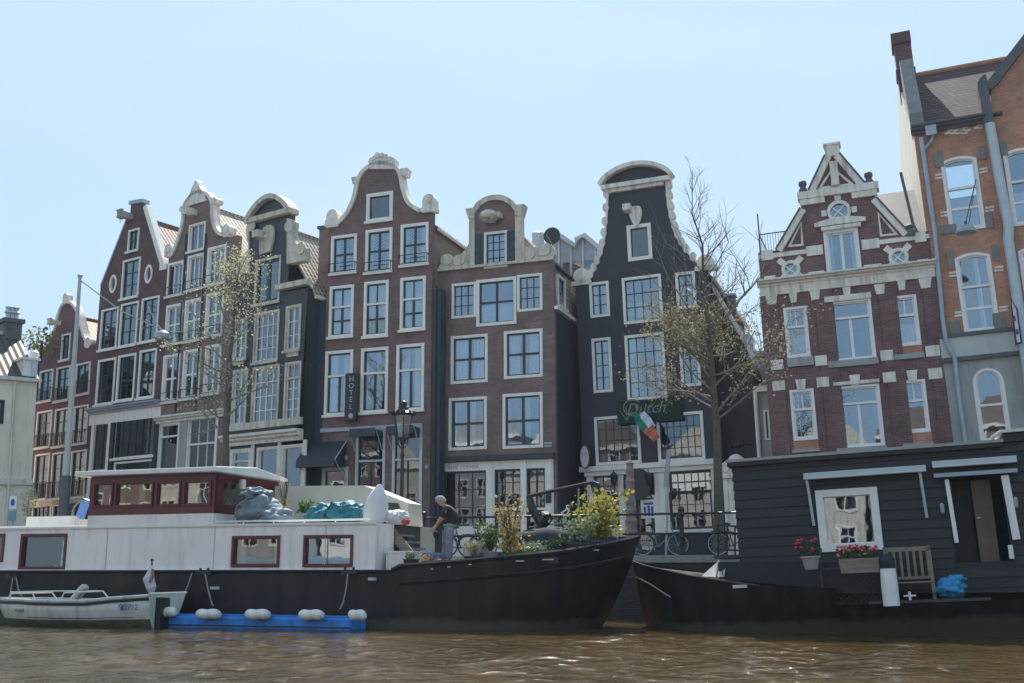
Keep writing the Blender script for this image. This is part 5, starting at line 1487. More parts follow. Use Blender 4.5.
q.v += [(xl, -.15, zt - .02), (xr + .1, -.15, zt - .02), (xr + .1, 3.4, rz), (xl, 3.4, rz), (xl, 7.9, zt), (xr + .1, 7.9, zt)]
q.face((0, 1, 2, 3)); q.face((3, 2, 5, 4)); q.face((0, 3, 4)); q.face((1, 5, 2)); q.face((0, 4, 5, 1))
ro = q.build('roof', 'tiles_dark_street', h.root)
q = MB(h); q.tube([(xl, 3.4, rz + .05), (xr, 3.4, rz + .05)], .12, 8); q.build('ridge', 'zinc_light', ro)
q = MB(h); q.box(xl, xr + .15, -.25, -.155, zt - .12, zt + .05); q.build('gutter', 'cream_trim', h.root)
c0 = h.at(1.5, 334, 3.6); c1 = h.at(18.5, 334, 3.6); ct = h.at(10, 324, 3.6).z
q = MB(h); q.box(c0.x, c1.x, 3.1, 4.2, rz - .6, ct); o = q.build('chimney', 'stone_dark', h.root)
q = MB(h); q.box(c0.x - .12, c1.x + .12, 3.0, 4.3, ct + .002, ct + .22); q.build('chimney_cap', 'stone_dark', o)
q = MB(h)
for k in (.3, .55, .8): q.lathe([(.14, 0), (.1, .3), (.2, .4), (.1, .55), (.16, .7)], (c0.x + (c1.x - c0.x) * k, 3.6, ct + .22), 8)
q.build('chimney_pot', 'zinc_light', o)
a = h.at(22, 360, .3); b = h.at(35.5, 379, .3)
q = MB(h); q.box(a.x, b.x, .1, 2.2, b.z - .1, a.z); q.box(a.x - .1, b.x + .1, .0, 2.4, a.z + .002, a.z + .12); o = q.build('dormer', 'white', h.root)
q = MB(h); q.box(a.x + (b.x - a.x) * .55, b.x - .1, .04, .098, b.z + .1, a.z - .1); q.build('dormer_pane', 'pane', o)
q = MB(h); q.lathe([(.22, 0), (.28, .15), (.22, .35), (.1, .45)], (b.x - .1, .4, a.z + .12), 12); q.build('dormer_finial', 'white', o)
q = MB(h); x = h.at(7, 500).x; q.tube([(x, -.1, 0), (x, -.1, zt)], .06, 6); q.build('downpipe', 'cream_trim', h.root)
# roof plant
f = Fr(h.M @ Vector((0, 0, 0)), 43, 0, 'roof_shrub', 'small yellow green shrub growing on the cream building roof', 'plant')
c = f.at(42, 341, 4); q = MB(f); q.leaves((c.x, 4, c.z), (1.15, .7, .85), 260, .25); q.build('foliage', 'leaf_khaki', f.root)
q = MB(f); q.tube([(c.x, 4, c.z - 1.2), (c.x, 4, c.z)], .08, 5); q.build('stem', 'bark', f.root)

# ================================================================= GROUND, QUAY, WATER
_q = plan(665, 34.0); LQ = (_q.x, _q.y)
def structure(o, kind='structure'): o['kind'] = kind; return o
aq = R(YA); uq = Vector((math.cos(aq), math.sin(aq))); nq = Vector((-math.sin(aq), math.cos(aq)))
def qp(s, n, z): v = Vector(LQ) + uq * s + nq * n; return (v.x, v.y, z)
m = MB(); m.v = [qp(-400, .32, STREET - .004), qp(300, .32, STREET - .004), qp(300, 900, STREET - .004), qp(-700, 900, STREET - .004)]; m.face((0, 1, 2, 3))
structure(m.build('street', 'asphalt_brick'))
m = MB(); m.v = [qp(-400, 0, -2), qp(300, 0, -2), qp(300, 0, STREET - .22), qp(-400, 0, STREET - .22)]; m.face((0, 1, 2, 3))
structure(m.build('quay_wall', 'quay_brick'))
m = MB()
A = m.add([qp(-400, -.06, STREET - .22), qp(300, -.06, STREET - .22), qp(300, .34, STREET - .22), qp(-400, .34, STREET - .22), qp(-400, -.06, STREET), qp(300, -.06, STREET), qp(300, .34, STREET), qp(-400, .34, STREET)])
for q_ in ((0, 1, 5, 4), (4, 5, 6, 7), (1, 2, 6, 5), (0, 3, 2, 1)): m.face([A + i for i in q_])
structure(m.build('kerb', 'quay_stone'))

def water_mat():
    m, nt, b = _new('water')
    tc = N(nt, 'ShaderNodeTexCoord'); geo = N(nt, 'ShaderNodeNewGeometry')
    mp = N(nt, 'ShaderNodeMapping'); mp.inputs['Rotation'].default_value = (0, 0, R(-14)); nt.links.new(geo.outputs['Position'], mp.inputs[0])
    b.inputs['Base Color'].default_value = (.125, .068, .026, 1)
    b.inputs['Roughness'].default_value = .045; b.inputs['IOR'].default_value = 1.33
    no = N(nt, 'ShaderNodeTexNoise'); no.inputs['Scale'].default_value = .35; no.inputs['Detail'].default_value = 4
    nt.links.new(mp.outputs[0], no.inputs['Vector'])
    cr = N(nt, 'ShaderNodeValToRGB'); cr.color_ramp.elements[0].position = .3; cr.color_ramp.elements[1].position = .7
    cr.color_ramp.elements[0].color = (.042, .027, .008, 1); cr.color_ramp.elements[1].color = (.085, .054, .018, 1)
    nt.links.new(no.outputs['Fac'], cr.inputs[0]); nt.links.new(cr.outputs[0], b.inputs['Base Color'])
    n1 = N(nt, 'ShaderNodeTexNoise'); n1.inputs['Scale'].default_value = 3.6; n1.inputs['Detail'].default_value = 5; n1.inputs['Roughness'].default_value = .6; n1.inputs['Distortion'].default_value = .6
    nt.links.new(mp.outputs[0], n1.inputs['Vector'])
    n2 = N(nt, 'ShaderNodeTexNoise'); n2.inputs['Scale'].default_value = 1.1; n2.inputs['Detail'].default_value = 3
    nt.links.new(mp.outputs[0], n2.inputs['Vector'])
    ad = N(nt, 'ShaderNodeMath'); ad.operation = 'MULTIPLY_ADD'; ad.inputs[1].default_value = 1.8
    nt.links.new(n2.outputs['Fac'], ad.inputs[0]); nt.links.new(n1.outputs['Fac'], ad.inputs[2])
    bp = N(nt, 'ShaderNodeBump'); bp.inputs['Strength'].default_value = 1.0; bp.inputs['Distance'].default_value = .06
    nt.links.new(ad.outputs[0], bp.inputs['Height']); nt.links.new(bp.outputs[0], b.inputs['Normal'])
water_mat()
m = MB(); S = 1500
# fine grid near the camera, with real low waves; coarse skirt beyond
gx0, gx1, gy0, gy1 = -34, 34, 8, 48
nx, ny = 340, 200
for j in range(ny + 1):
    for i in range(nx + 1):
        x = gx0 + (gx1 - gx0) * i / nx; y = gy0 + (gy1 - gy0) * j / ny
        e = min(1, min(i, nx - i, j, ny - j) / 6)
        z = (.035 * noise.noise(Vector((x * .9, y * 1.3, 0))) + .032 * noise.noise(Vector((x * 2.2, y * 3.0, 5)))) * e
        m.v.append((x, y, z))
for j in range(ny):
    for i in range(nx):
        a = j * (nx + 1) + i; m.face((a, a + 1, a + nx + 2, a + nx + 1))
for (x0, x1, y0, y1) in ((-S, gx0, -S, S), (gx1, S, -S, S), (gx0, gx1, -S, gy0), (gx0, gx1, gy1, S)):
    a = m.add([(x0, y0, 0), (x1, y0, 0), (x1, y1, 0), (x0, y1, 0)]); m.face((a, a + 1, a + 2, a + 3))
m.smooth = True
structure(m.build('water', 'water', recalc=False))

# ================================================================= OPPOSITE BANK (mirrored in the panes)
aw_ = R(YA)
def opposite(s, w, hgt, m, label, n=-62):
    p = Vector(LQ) + uq * s + nq * n
    f = Fr((p.x, p.y, 0), YA + 180, 0, 'canal_house', label, 'house', GRP, z=STREET)
    cols = 3; rows = int(hgt / 3.2); hol = []
    for r in range(rows):
        for c in range(cols):
            x0 = -w / 2 + w * (c + .22) / cols; x1 = -w / 2 + w * (c + .78) / cols; z0 = .9 + r * 3.2; hol.append(rect(x0, x1, z0, z0 + 2.1))
    q = MB(f); q.prism([(-w / 2, 0), (w / 2, 0), (w / 2, hgt), (w * .2, hgt + 2.6), (-w * .2, hgt + 2.6), (-w / 2, hgt)], 0, .3, holes=hol); q.build('wall', m, f.root)
    q = MB(f); q.box(-w / 2, w / 2, .9, 9, 0, hgt); q.build('body', 'interior', f.root)
    for hp in hol:
        q = MB(f); q.prism(hp, -.06, .14, holes=[inset(hp, .14)]); cx = (hp[0][0] + hp[1][0]) / 2; q.box(cx - .05, cx + .05, .02, .1, hp[0][1], hp[2][1]); q.box(hp[0][0], hp[1][0], .02, .1, hp[0][1] + 1.3, hp[0][1] + 1.38); q.build('window', 'white', f.root)
    q = MB(f); q.box(-w / 2 - .1, w / 2 + .1, -.4, .0, hgt - .5, hgt - .1); q.build('cornice', 'white', f.root)
opposite(-16, 7.5, 12, 'plaster_cream', 'cream plastered house on the opposite bank, mirrored in window panes')
opposite(-8, 7.5, 14, 'plaster_grey_light', 'pale grey house on the opposite bank, mirrored in window panes')
opposite(0, 7.8, 12.5, 'sandstone', 'broad tan house on the opposite bank, mirrored in window panes')
opposite(8, 7.6, 14, 'brick_side', 'light brown house on the opposite bank, mirrored in houseboat window')
opposite(16, 7.6, 13, 'brick_side', 'light brown brick house on the opposite bank, mirrored in window panes')
for i, (s_, w_, hg, m_, lb) in enumerate(((-24, 7.5, 13, 'brick_side', 'pale brown brick house on the opposite bank, mirrored in the red house windows'), (-32, 7.6, 12, 'plaster_cream', 'cream house on the opposite bank, mirrored in the black house windows'),
    (-40, 7.6, 14, 'plaster_grey', 'grey plastered house on the opposite bank, mirrored in the white shopfront'), (-48, 7.6, 12.5, 'sandstone', 'sandstone house on the opposite bank, mirrored in the hotel windows'), (-56, 7.6, 13.5, 'brick_brown', 'brown brick house on the opposite bank, mirrored in the hotel door'))):
    opposite(s_, w_, hg, m_, lb)

# ================================================================= HULLS
def hull(fr, st, name='hull', m='boat_black', zb=-.6, flare=.12, rake=lambda t: 0):
    """st: list of (x, y_near, y_far, z_sheer, narrow, rake) ; narrow = factor of breadth at the waterline"""
    q = MB(fr); rows = []
    levels = (1.0, .72, .42, .12, -.35)
    for (x, yn, yf, zs, nar, rk) in st:
        yc = (yn + yf) / 2; hb = (yf - yn) / 2
        ring = []
        for k, lv in enumerate(levels):
            f_ = (1 - lv) / 1.35
            bb = hb * (1 - (1 - nar) * f_ ** 1.2); xx = x - rk * f_ ** 1.3
            ring.append((xx, yc - bb, zs * lv if lv > 0 else zb))
        for k, lv in reversed(list(enumerate(levels))):
            f_ = (1 - lv) / 1.35
            bb = hb * (1 - (1 - nar) * f_ ** 1.2); xx = x - rk * f_ ** 1.3
            ring.append((xx, yc + bb, zs * lv if lv > 0 else zb))
        rows.append(q.add(ring))
    n = 2 * len(levels)
    for a, b in zip(rows, rows[1:]):
        for k in range(n - 1): q.face((a + k, a + k + 1, b + k + 1, b + k))
    q.face([rows[0] + k for k in range(n)]); q.face([rows[-1] + k for k in reversed(range(n))])
    q.smooth = False
    o = q.build(name, m, fr.root)
    for p in o.data.polygons: p.use_smooth = True
    md = o.modifiers.new('e', 'EDGE_SPLIT'); md.split_angle = R(35)
    return o

# ---- the big white and black barge on the left
_b = plan(392, 28.2)
B = Fr(_b, -19.5, 0, 'houseboat', 'long black hulled barge with white cabin, red wheelhouse and plants along its bow', 'houseboat', z=0)
def bx(px, py=572, y=0): return B.at(px, py, y).x
BEAM = 4.8
gun = [(-20, 0), (bx(392), 0)]
spec = [((400, 566), 0.0), ((455, 562), .0), ((511, 556.5), .04), ((540, 554), .18), ((563, 551.5), .42), ((600, 545.5), 1.0), ((622, 541), 1.62), ((638, 537), 2.34)]
st = [(-21, 0, BEAM, 1.42, .96, 0), (bx(300), 0, BEAM, 1.42, .96, 0), (bx(392), 0, BEAM, 1.44, .96, 0)]
for (p, y) in spec:
    v = B.at(p[0], p[1], y); t = max(0, (p[0] - 455) / 183)
    st.append((v.x, y, BEAM - y, v.z, .96 - .35 * t, 1.5 * t ** 1.5))
hull(B, st); st_barge = list(st)
rail = [Vector((s[0], s[1], s[3])) for s in st[2:]]
q = MB(B)
q.tube([(p.x, p.y, p.z + .0) for p in rail], .06, 6)
q.tube([(s[0], s[2], s[3]) for s in st[2:]], .06, 6)
q.tube([(s[0] - .05 * 0, s[1] - .03 - .0, s[3] - .42) for s in st[3:-1]], .045, 6)
q.tube([(-21, -.03, 1.40), (bx(392), -.03, 1.42)], .04, 6)
q.build('rubbing_rail', 'boat_black', B.root)
q = MB(B); zd = 1.28
n_ = [(s[0], s[1] + .12, zd) for s in st[2:-1]] + [(s[0], s[2] - .12, zd) for s in reversed(st[2:-1])]
a = q.add(n_); q.face([a + i for i in range(len(n_))]); q.build('deck', 'wood_dark', B.root)
# pale strips painting in highlights along the bulwark rail
q = MB(B)
for px, py, w in ((432, 569, .03), (449, 567, .04), (470, 564.5, .04), (520, 561, .10), (548, 559.5, .14), (596, 550, .08)):
    yy = 0 if px < 511 else (.05 if px < 530 else (.25 if px < 560 else (.5 if px < 585 else (1.0 if px < 605 else 1.35))))
    v = B.at(px, py, yy - .07); q.box(v.x - w, v.x + w, v.y - .012, v.y + .01, v.z - .013, v.z + .013)
q.build('rail_highlight', 'zinc_light', B.root)
# cabins
zt = B.at(300, 527.5, .12).z; ztl = B.at(40, 525, .12).z; ztl = (zt + ztl) / 2; zt = ztl
xe = bx(375.5, 550, .12); xl = -21
xw0 = B.at(88, 520, .12).x; xw1 = B.at(213.6, 520, .12).x
CW = dict(cas=.075, casm='boat_red', sash='boat_red', cols=1, rows=1, pane='pane_cabin', sill=False, bar=.02, curtain='sides', cm='curtain_warm', deep=.06, thick=.08, yb=.12)
window(B, zR(117, 309), zR(285, 422), **{**CW})
window(B, zR(374, 306), zR(549, 422), **{**CW, 'curtain': 'none', 'pane': 'pane'})
window(B, zQ(78, 302), zQ(233, 431), **CW)
window(B, zQ(-120, 302), zQ(11, 402), **CW)
q = MB(B); q.prism(rect(xl, xe, 1.43, zt), .12, .2, holes=B.holes); q.build('cabin_wall', 'boat_white', B.root)
q = MB(B)
pl = [(xl, .2), (xe, .2), (xe, BEAM - .3), (xl, BEAM - .3)]
a = q.add([(x, y, zt) for x, y in pl]); q.face([a + i for i in range(len(pl))])
q.build('cabin_roof', 'boat_roof', B.root)
def wallseg(q, p, r, z0, z1, t=.05):
    a = q.add([(p[0], p[1], z0), (r[0], r[1], z0), (r[0], r[1], z1), (p[0], p[1], z1)]); q.face((a, a + 1, a + 2, a + 3))
q = MB(B); q.box(xe - .06, xe, .201, 1.18, 1.30, zt - .002); q.build('cabin_end', 'boat_white', B.root)
q = MB(B); wallseg(q, (xe - .02, 1.18), (xe - .02, BEAM - .3), 1.3, zt); q.build('bulkhead', 'wood_dark', B.root)
q = MB(B); wallseg(q, (xe, BEAM - .3), (xl, BEAM - .3), 1.3, zt); wallseg(q, (xl, BEAM - .3), (xl, .2), 1.3, zt); q.build('cabin_wall', 'boat_white', B.root)
q = MB(B); q.box(xl, xe, .08, .119, zt - .03, zt + .03); q.box(xl, xe, .06, .119, 1.41, 1.47); q.build('trim_strip', 'boat_roof', B.root)
# interior floor/ far wall so the panes show something
q = MB(B); q.box(xl, xe - .3, BEAM - .6, BEAM - .5, 1.45, zt - .05); q.box(xl, xe - .3, .4, BEAM - .7, 1.40, 1.45)
for k in range(7): x = xe - 1.3 - k * 1.9; q.box(x, x + .9, 1.2, 2.0, 1.45, 1.9)
q.build('cabin_interior', 'wood_warm', B.root)
for px in (106.5, 214, 325):
    v = B.at(px, 545, .1); q = MB(B); q.box(v.x - .012, v.x + .012, .108, .119, 1.47, zt - .03); q.build('panel_seam', 'plaster_grey_light', B.root)
# low white rail along the roof edge
q = MB(B); zr = zt + .10
xa, xb = bx(214, 524, .25), bx(378, 524, .25)
q.tube([(xa, .25, zr), (xb - .2, .25, zr)], .025, 6)
for k in range(6): x = xa + (xb - xa - .3) * k / 5; q.tube([(x, .25, zt), (x, .25, zr)], .02, 5)
q.build('handrail', 'boat_roof', B.root)
q = MB(B); c0 = B.at(36, 522, 1.4); c1 = B.at(84, 522, 1.4); q.box(c0.x, c1.x, 1.0, 2.6, zt + .002, B.at(60, 516.5, 1.2).z); q.box(xl, xw0, .35, .42, zt + .002, zt + .08); q.build('hatch', 'boat_roof', B.root)
# wheelhouse
yw0, yw1 = .12, 3.35
zw0 = zt; zwb = B.at(150, 514.5, yw0).z; zwt = B.at(150, 475, yw0).z; zwr = B.at(150, 469.5, yw0).z
q = MB(B); q.box(xw0, xw1, yw0 - .02, yw1, zw0 - .02, zwb); q.build('wheelhouse_base', 'boat_white', B.root)
WHn = dict(cas=.05, casm='boat_red', sash='boat_red', cols=1, rows=1, pane='pane_cabin', sill=False, bar=.02, curtain='none', deep=.05, thick=.06)
wf = Fr((0, 0, 0), parent=B)
for k, (a, b) in enumerate(((zQ(340, 118), zQ(403, 205)), (zQ(418, 116), zQ(549, 203)), (zQ(565, 113), zQ(647, 202)), (zQ(663, 110), zQ(758, 199)))):
    window(wf, a, b, **{**WHn, 'yb': yw0, 'curtain': ('none', 'right', 'sides', 'sides')[k], 'cm': 'curtain_warm'})
q = MB(wf); q.prism(rect(xw0, xw1, zwb + .001, zwt), yw0, yw0 + .08, holes=wf.holes); q.build('wheelhouse_wall', 'boat_red', B.root)
wr = Fr((xw1, yw0, 0), 90, parent=B)      # its x runs away from the viewer along the front face
wd = yw1 - yw0
hol = []
for (u0, u1) in ((.12, .46), (.54, .90)):
    hp = rect(wd * u0, wd * u1, zwb + .25, zwt - .22); hol.append(hp)
    g_ = MB(wr); g_.prism(inset(hp, -.01), .03, .04); g_.build('pane', 'pane_cabin', B.root)
q = MB(wr); q.prism(rect(.002, wd, zwb + .001, zwt), 0, .08, holes=hol); q.build('wheelhouse_wall', 'boat_red', B.root)
q = MB(B); q.box(xw0, xw0 + .08, yw0 + .08, yw1, zwb + .001, zwt); q.box(xw0 + .081, xw1 - .081, yw1 - .08, yw1, zwb + .001, zwb + .3); q.box(xw0 + .081, xw1 - .081, yw1 - .08, yw1, zwt - .2, zwt)
for k in range(5): x = xw0 + .1 + (xw1 - xw0 - .3) * k / 4; q.box(x, x + .1, yw1 - .081, yw1 - .001, zwb + .3, zwt - .2)
q.build('wheelhouse_wall', 'boat_red', B.root)
q = MB(B); q.box(xw0 + .1, xw1 - .1, yw0 + .1, yw1 - .1, zwb - .0, zwb + .02); q.box(xw0 + .5, xw0 + 1.7, 1.6, 2.4, zwb + .02, zwb + .8); q.box(xw0 + 3.2, xw0 + 4.0, 2.2, 2.8, zwb + .02, zwb + .9); q.build('wheelhouse_bench', 'wood_warm', B.root)
q = MB(B)
prof = [(yw0 - .35, zwt + .001), (yw1 + .12, zwt + .001), (yw1 + .12, zwt + .08), ((yw0 + yw1) / 2, zwr + .12), (yw0 - .35, zwr - .02)]
q.prismx(prof, xw0 - .30, xw1 + .25); q.build('wheelhouse_roof', 'boat_roof', B.root, bevel=.02)
q = MB(B); c = B.at(237, 482, yw0 + .9); q.lathe([(.09, -.12), (.10, 0), (.09, .14)], (xw1 + .14, 1.2, zwt - .25), 10); q.build('deck_lamp', 'cream_trim', B.root)
# mooring details on hull
q = MB(B)
for px, py in ((205, 572.5), (350, 572), (13, 577)):
    v = B.at(px, py, -.05); q.box(v.x - .22, v.x + .22, -.12, .0, v.z - .05, v.z + .04); q.tube([(v.x - .12, -.09, v.z), (v.x - .12, -.09, v.z + .12)], .035, 6); q.tube([(v.x + .12, -.09, v.z), (v.x + .12, -.09, v.z + .12)], .035, 6)
q.build('bollard', 'black_metal', B.root)
q = MB(B)
for px, py, w in ((215, 588, .14), (372, 579, .10), (374.5, 579, .05)):
    v = B.at(px, py, -.01); q.box(v.x - w, v.x + w, -.035, -.0, v.z - .035, v.z + .035)
q.build('hull_fitting', 'zinc_light', B.root)
q = MB(B)
for x0, y0, x1, y1 in ((192, 561, 178, 600), (205, 573, 213, 606), (348, 573, 340, 609), (13, 577, 8, 598), (16, 577, 22, 596)):
    a = B.at(x0, y0 if y0 > 570 else 573, -.1); b = B.at(x1, y1, -.35)
    q.tube([a, a.lerp(b, .35) + Vector((.03, -.02, -.12)), a.lerp(b, .7) + Vector((.02, 0, -.12)), b], .018, 5)
q.build('mooring_rope', 'rope', B.root)
# curved coaming of the well deck and steps at the right end of the cabin
q = MB(B); yc = 2.9
pc = [B.at(p[0], p[1], yc) for p in ((275, 486), (364, 485.5), (408, 503), (409, 530))]
q.prism([(pc[0].x, zt + .004), (pc[3].x, zt + .004), (pc[2].x, pc[2].z), (pc[1].x, pc[1].z), (pc[0].x, pc[0].z)], yc, yc + .95)
q.box(xe + .02, pc[3].x - .0, yc + .0, yc + .949, 1.3, zt + .002)
o = q.build('deck_cabin', 'cabin_cream', B.root)
a = B.at(378, 503, yc); b = B.at(407, 526, yc)
q = MB(B); q.prism([(a.x - .3, zt + .01), (b.x, zt + .01), (b.x - .28, a.z - .02), (a.x - .3, a.z + .05)], yc - .03, yc - .003); q.build('dark_opening', 'wood_dark', o)
q = MB(B)
for yy in (1.25, 2.15):
    a = B.at(395, 529, yy); b = B.at(423, 563, yy)
    q.band([(a.x, a.z), (b.x, b.z)], -.26, yy, yy + .06)
for k in range(5):
    a = B.at(395, 529, 1.3).lerp(B.at(423, 563, 1.3), (k + .5) / 5); q.box(a.x - .15, a.x + .12, 1.32, 2.14, a.z - .10, a.z - .05)
q.build('steps', 'wood_grey', B.root)
q = MB(B); a = B.at(387, 553, .55); b = B.at(413, 571, .55); q.box(a.x, b.x, .5, 1.1, 1.30, a.z); q.box(a.x - .02, b.x + .02, .48, 1.12, a.z + .002, a.z + .05); q.build('locker', 'boat_white', B.root)

# blue pontoon and its fenders
F = Fr(B.M.translation, -19.5, 0, 'work_pontoon', 'low bright blue floating work pontoon tied along the black hull', 'pontoon', z=0)
a = F.at(163, 618, -.9); b = F.at(352, 618, -.9)
q = MB(F); q.prism([(a.x, -.02), (a.x, .30), (b.x, .30), (b.x, -.02)], -.95, -.12); q.build('float', 'float_blue', F.root, bevel=.05)
q = MB(F); q.box(a.x + .1, b.x - .1, -.9, -.2, .301, .33); q.build('deck_board', 'float_blue', F.root)
q = MB(F); q.box(a.x, b.x, -.955, -.93, .05, .09); q.build('seam', 'sign_dark', F.root)
fl = ['first white fender, at the left end of the blue pontoon beside the dinghy transom', 'second white fender from the left on the blue pontoon, below the double rope', 'middle white fender on the blue pontoon, under the barge cabin window',
      'fourth white fender on the blue pontoon, left of the single rope', 'stubby white fender at the right tip of the blue pontoon']
proto = None
for i, (x0, x1, y0, y1) in enumerate(((161, 175, 607, 617), (197, 219.5, 609, 619.5), (246, 269, 609, 620), (299.5, 323, 609.5, 620.5), (349, 365, 609.5, 621))):
    a = F.at(x0, y0, -1.1); b = F.at(x1, y1, -1.1); L = (b.x - a.x); r = .13
    root = bpy.data.objects.new('fender', None); COL.objects.link(root); root.location = F.M @ Vector(((a.x + b.x) / 2, -1.08, (a.z + b.z) / 2 + .0)); root.rotation_euler = (0, 0, R(-19.5))
    tagp(root, fl[i], 'fender', 'white fenders on the pontoon')
    q = MB(); n = 12; pts = []; rs = []
    for k in range(n + 1):
        t_ = k / n; pts.append((-L / 2 + L * t_, 0, .0 + .01 * math.sin(k))); rs.append(r * min(1, max(.3, (1 - (abs(t_ - .5) * 2) ** 6)) ** .5))
    q.tube(pts, rs, 12); q.smooth = True; q.build('body', 'fender_white', root)


# ---- dinghy
_d = B.at(70, 615, -1.6)
D = Fr(B.M @ Vector((_d.x, -1.75, 0)), -18, 0, 'dinghy', 'small open white dinghy with dark gunwale moored beside the barge at far left', 'boat', z=0)
xL = D.at(-3, 596, .75).x; xR = D.at(147, 600, 0).x; W2 = 1.5
st = []
LL = xR - xL
for t_ in (0, .05, .12, .22, .35, .5, .65, .8, .92, 1):
    hb = W2 / 2 * min(1, (t_ / .35) ** .6 if t_ > 0 else .04) * (1 - .12 * max(0, t_ - .7) / .3)
    zs = .72 + .16 * max(0, (t_ - .75) / .25) * .5 + .06 * (1 - t_) ** 2
    zs = D.at(-4 + 151 * t_, (600.5, 601, 601.5, 602, 602.5, 602.5, 601.5, 599.5, 598, 597)[int(t_ * 9)], 0).z
    st.append((xL + LL * t_, W2 / 2 - hb, W2 / 2 + hb, max(.4, zs), .72, -.5 * (1 - t_) ** 4))
def open_hull(fr, st, m_top, m_low):
    q = MB(fr); rows = []
    for (x, yn, yf, zs, nar, rk) in st:
        yc = (yn + yf) / 2; hb = (yf - yn) / 2; ring = []
        for lv, nn in ((1.0, 1.0), (.62, .96), (.30, .88), (.02, .70), (-.25, .35)):
            ring.append((x - rk * (1 - lv), yc - hb * nn, zs * lv))
        for lv, nn in reversed(((1.0, 1.0), (.62, .96), (.30, .88), (.02, .70), (-.25, .35))):
            ring.append((x - rk * (1 - lv), yc + hb * nn, zs * lv))
        rows.append(q.add(ring))
    for a, b in zip(rows, rows[1:]):
        for k in range(9): q.face((a + k, a + k + 1, b + k + 1, b + k), 1 if k in (2, 3, 4, 5, 6) else 0)
    q.face([rows[-1] + k for k in reversed(range(10))], 0); q.face([rows[0] + k for k in range(10)], 0)
    o = q.build('hull', [m_top, m_low], fr.root)
    for p in o.data.polygons: p.use_smooth = len(p.vertices) == 4
    md = o.modifiers.new('s', 'SOLIDIFY'); md.thickness = .04; md.offset = 0
    return o
open_hull(D, st, 'dinghy_white', 'dinghy_low')
q = MB(D); q.tube([(s[0], s[1] - .01, s[3] - .05) for s in st], .04, 6); q.tube([(s[0], s[2], s[3] - .05) for s in st], .035, 6); q.build('gunwale', 'black_paint', D.root)
q = MB(D); q.tube([(s[0], s[1] + .0, s[3] + .03) for s in st], .045, 6); q.tube([(s[0], s[2], s[3] + .03) for s in st], .04, 6); q.build('rail_cap', 'dinghy_white', D.root)
q = MB(D); q.tube([(s[0] - s[5] * .7, s[1] + .02 + (s[2] - s[1]) * .03, s[3] * .36) for s in st[:-1]], .015, 5); q.build('chine_line', 'black_paint', D.root)
q = MB(D)
for t_ in (.25, .5, .8): x = xL + LL * t_; q.box(x - .15, x + .15, .1, 1.6, .38, .43)
q.build('bench', 'wood_grey', D.root)
q = MB(D)
q.tube([D.at(11, 593.5, .1), D.at(52, 592.5, .1), D.at(57, 599.5, .06)], .022, 6); q.tube([D.at(11, 593.5, .1), D.at(9, 600, .06)], .022, 6)
q.tube([D.at(61, 600, .06), D.at(64, 592.8, .1), D.at(103, 591.2, .1), D.at(108.5, 598, .06)], .022, 6); q.tube([D.at(33, 593, .1), D.at(35, 600, .1)], .018, 5)
q.tube([D.at(11, 592, 1.5), D.at(60, 591, 1.5), D.at(100, 591, 1.5)], .02, 5)
q.build('handrail', 'boat_roof', D.root)
q = MB(D); c = D.at(79, 594, .8); m3 = Matrix.Rotation(R(42), 3, 'Y'); q.obox((c.x, .8, c.z), .30, .14, .09, Matrix.Rotation(R(-48), 3, 'Y')); q.build('outboard_motor', 'dinghy_white', D.root, bevel=.07)
q = MB(D); v0 = D.at(148, 597, .2); v1 = D.at(162, 620, .2); q.prism([(v0.x - .06, -.1), (v1.x - .17, -.1), (v1.x - .17, v0.z - .03), (v0.x + .05, v0.z)], .35, .75); q.build('motor_well', 'black_paint', D.root)
c = D.at(127, 607, .02)
q = MB(D); q.add([]); text_mb(D, '2P12', D.at(131.5, 607.2, 0).x, D.at(131.5, 607.2, 0).z, .20, -.01, mb=q); q.build('registration_number', 'sign_blue', D.root)
q = MB(D); e_ = D.at(122, 607.2, 0)
q.band([(e_.x - .1, e_.z), (e_.x - .03, e_.z + .06), (e_.x + .03, e_.z + .02), (e_.x + .1, e_.z + .06)], .03, -.012, -.004); q.prism(ell(e_.x, e_.z - .03, .05, .06, 10), -.011, -.004)
q.build('emblem', 'sign_blue', D.root)
# rolled flag on dinghy stern
f = Fr(D.M.translation, -18, 0, 'furled_flag', 'pale furled flag on a short pole at the dinghy stern', 'flag', z=0)
a = f.at(151, 598, .7); b = f.at(152, 561, .7)
q = MB(f); q.tube([(a.x, .7, a.z - .1), (b.x, .7, b.z)], .02, 6); q.lathe([(.04, 0), (.04, .05)], (b.x, .7, b.z), 8); q.build('pole', 'black_metal', f.root)
q = MB(f); c = f.at(151.5, 578, .7)
q.tube([(b.x, .68, b.z - .12), (c.x + .0, .66, c.z + .18), (c.x - .06, .66, c.z - .02), (c.x + .03, .68, c.z - .25), (a.x + .0, .7, a.z + .08)], [.03, .08, .15, .13, .05], 9); o = q.build('cloth', 'bag_white', f.root)
q = MB(f); q.tube([(c.x + .05, .56, c.z - .12), (c.x + .13, .58, c.z + .05), (c.x + .08, .62, c.z + .22)], .035, 6); q.build('red_stripe', 'terracotta', f.root)
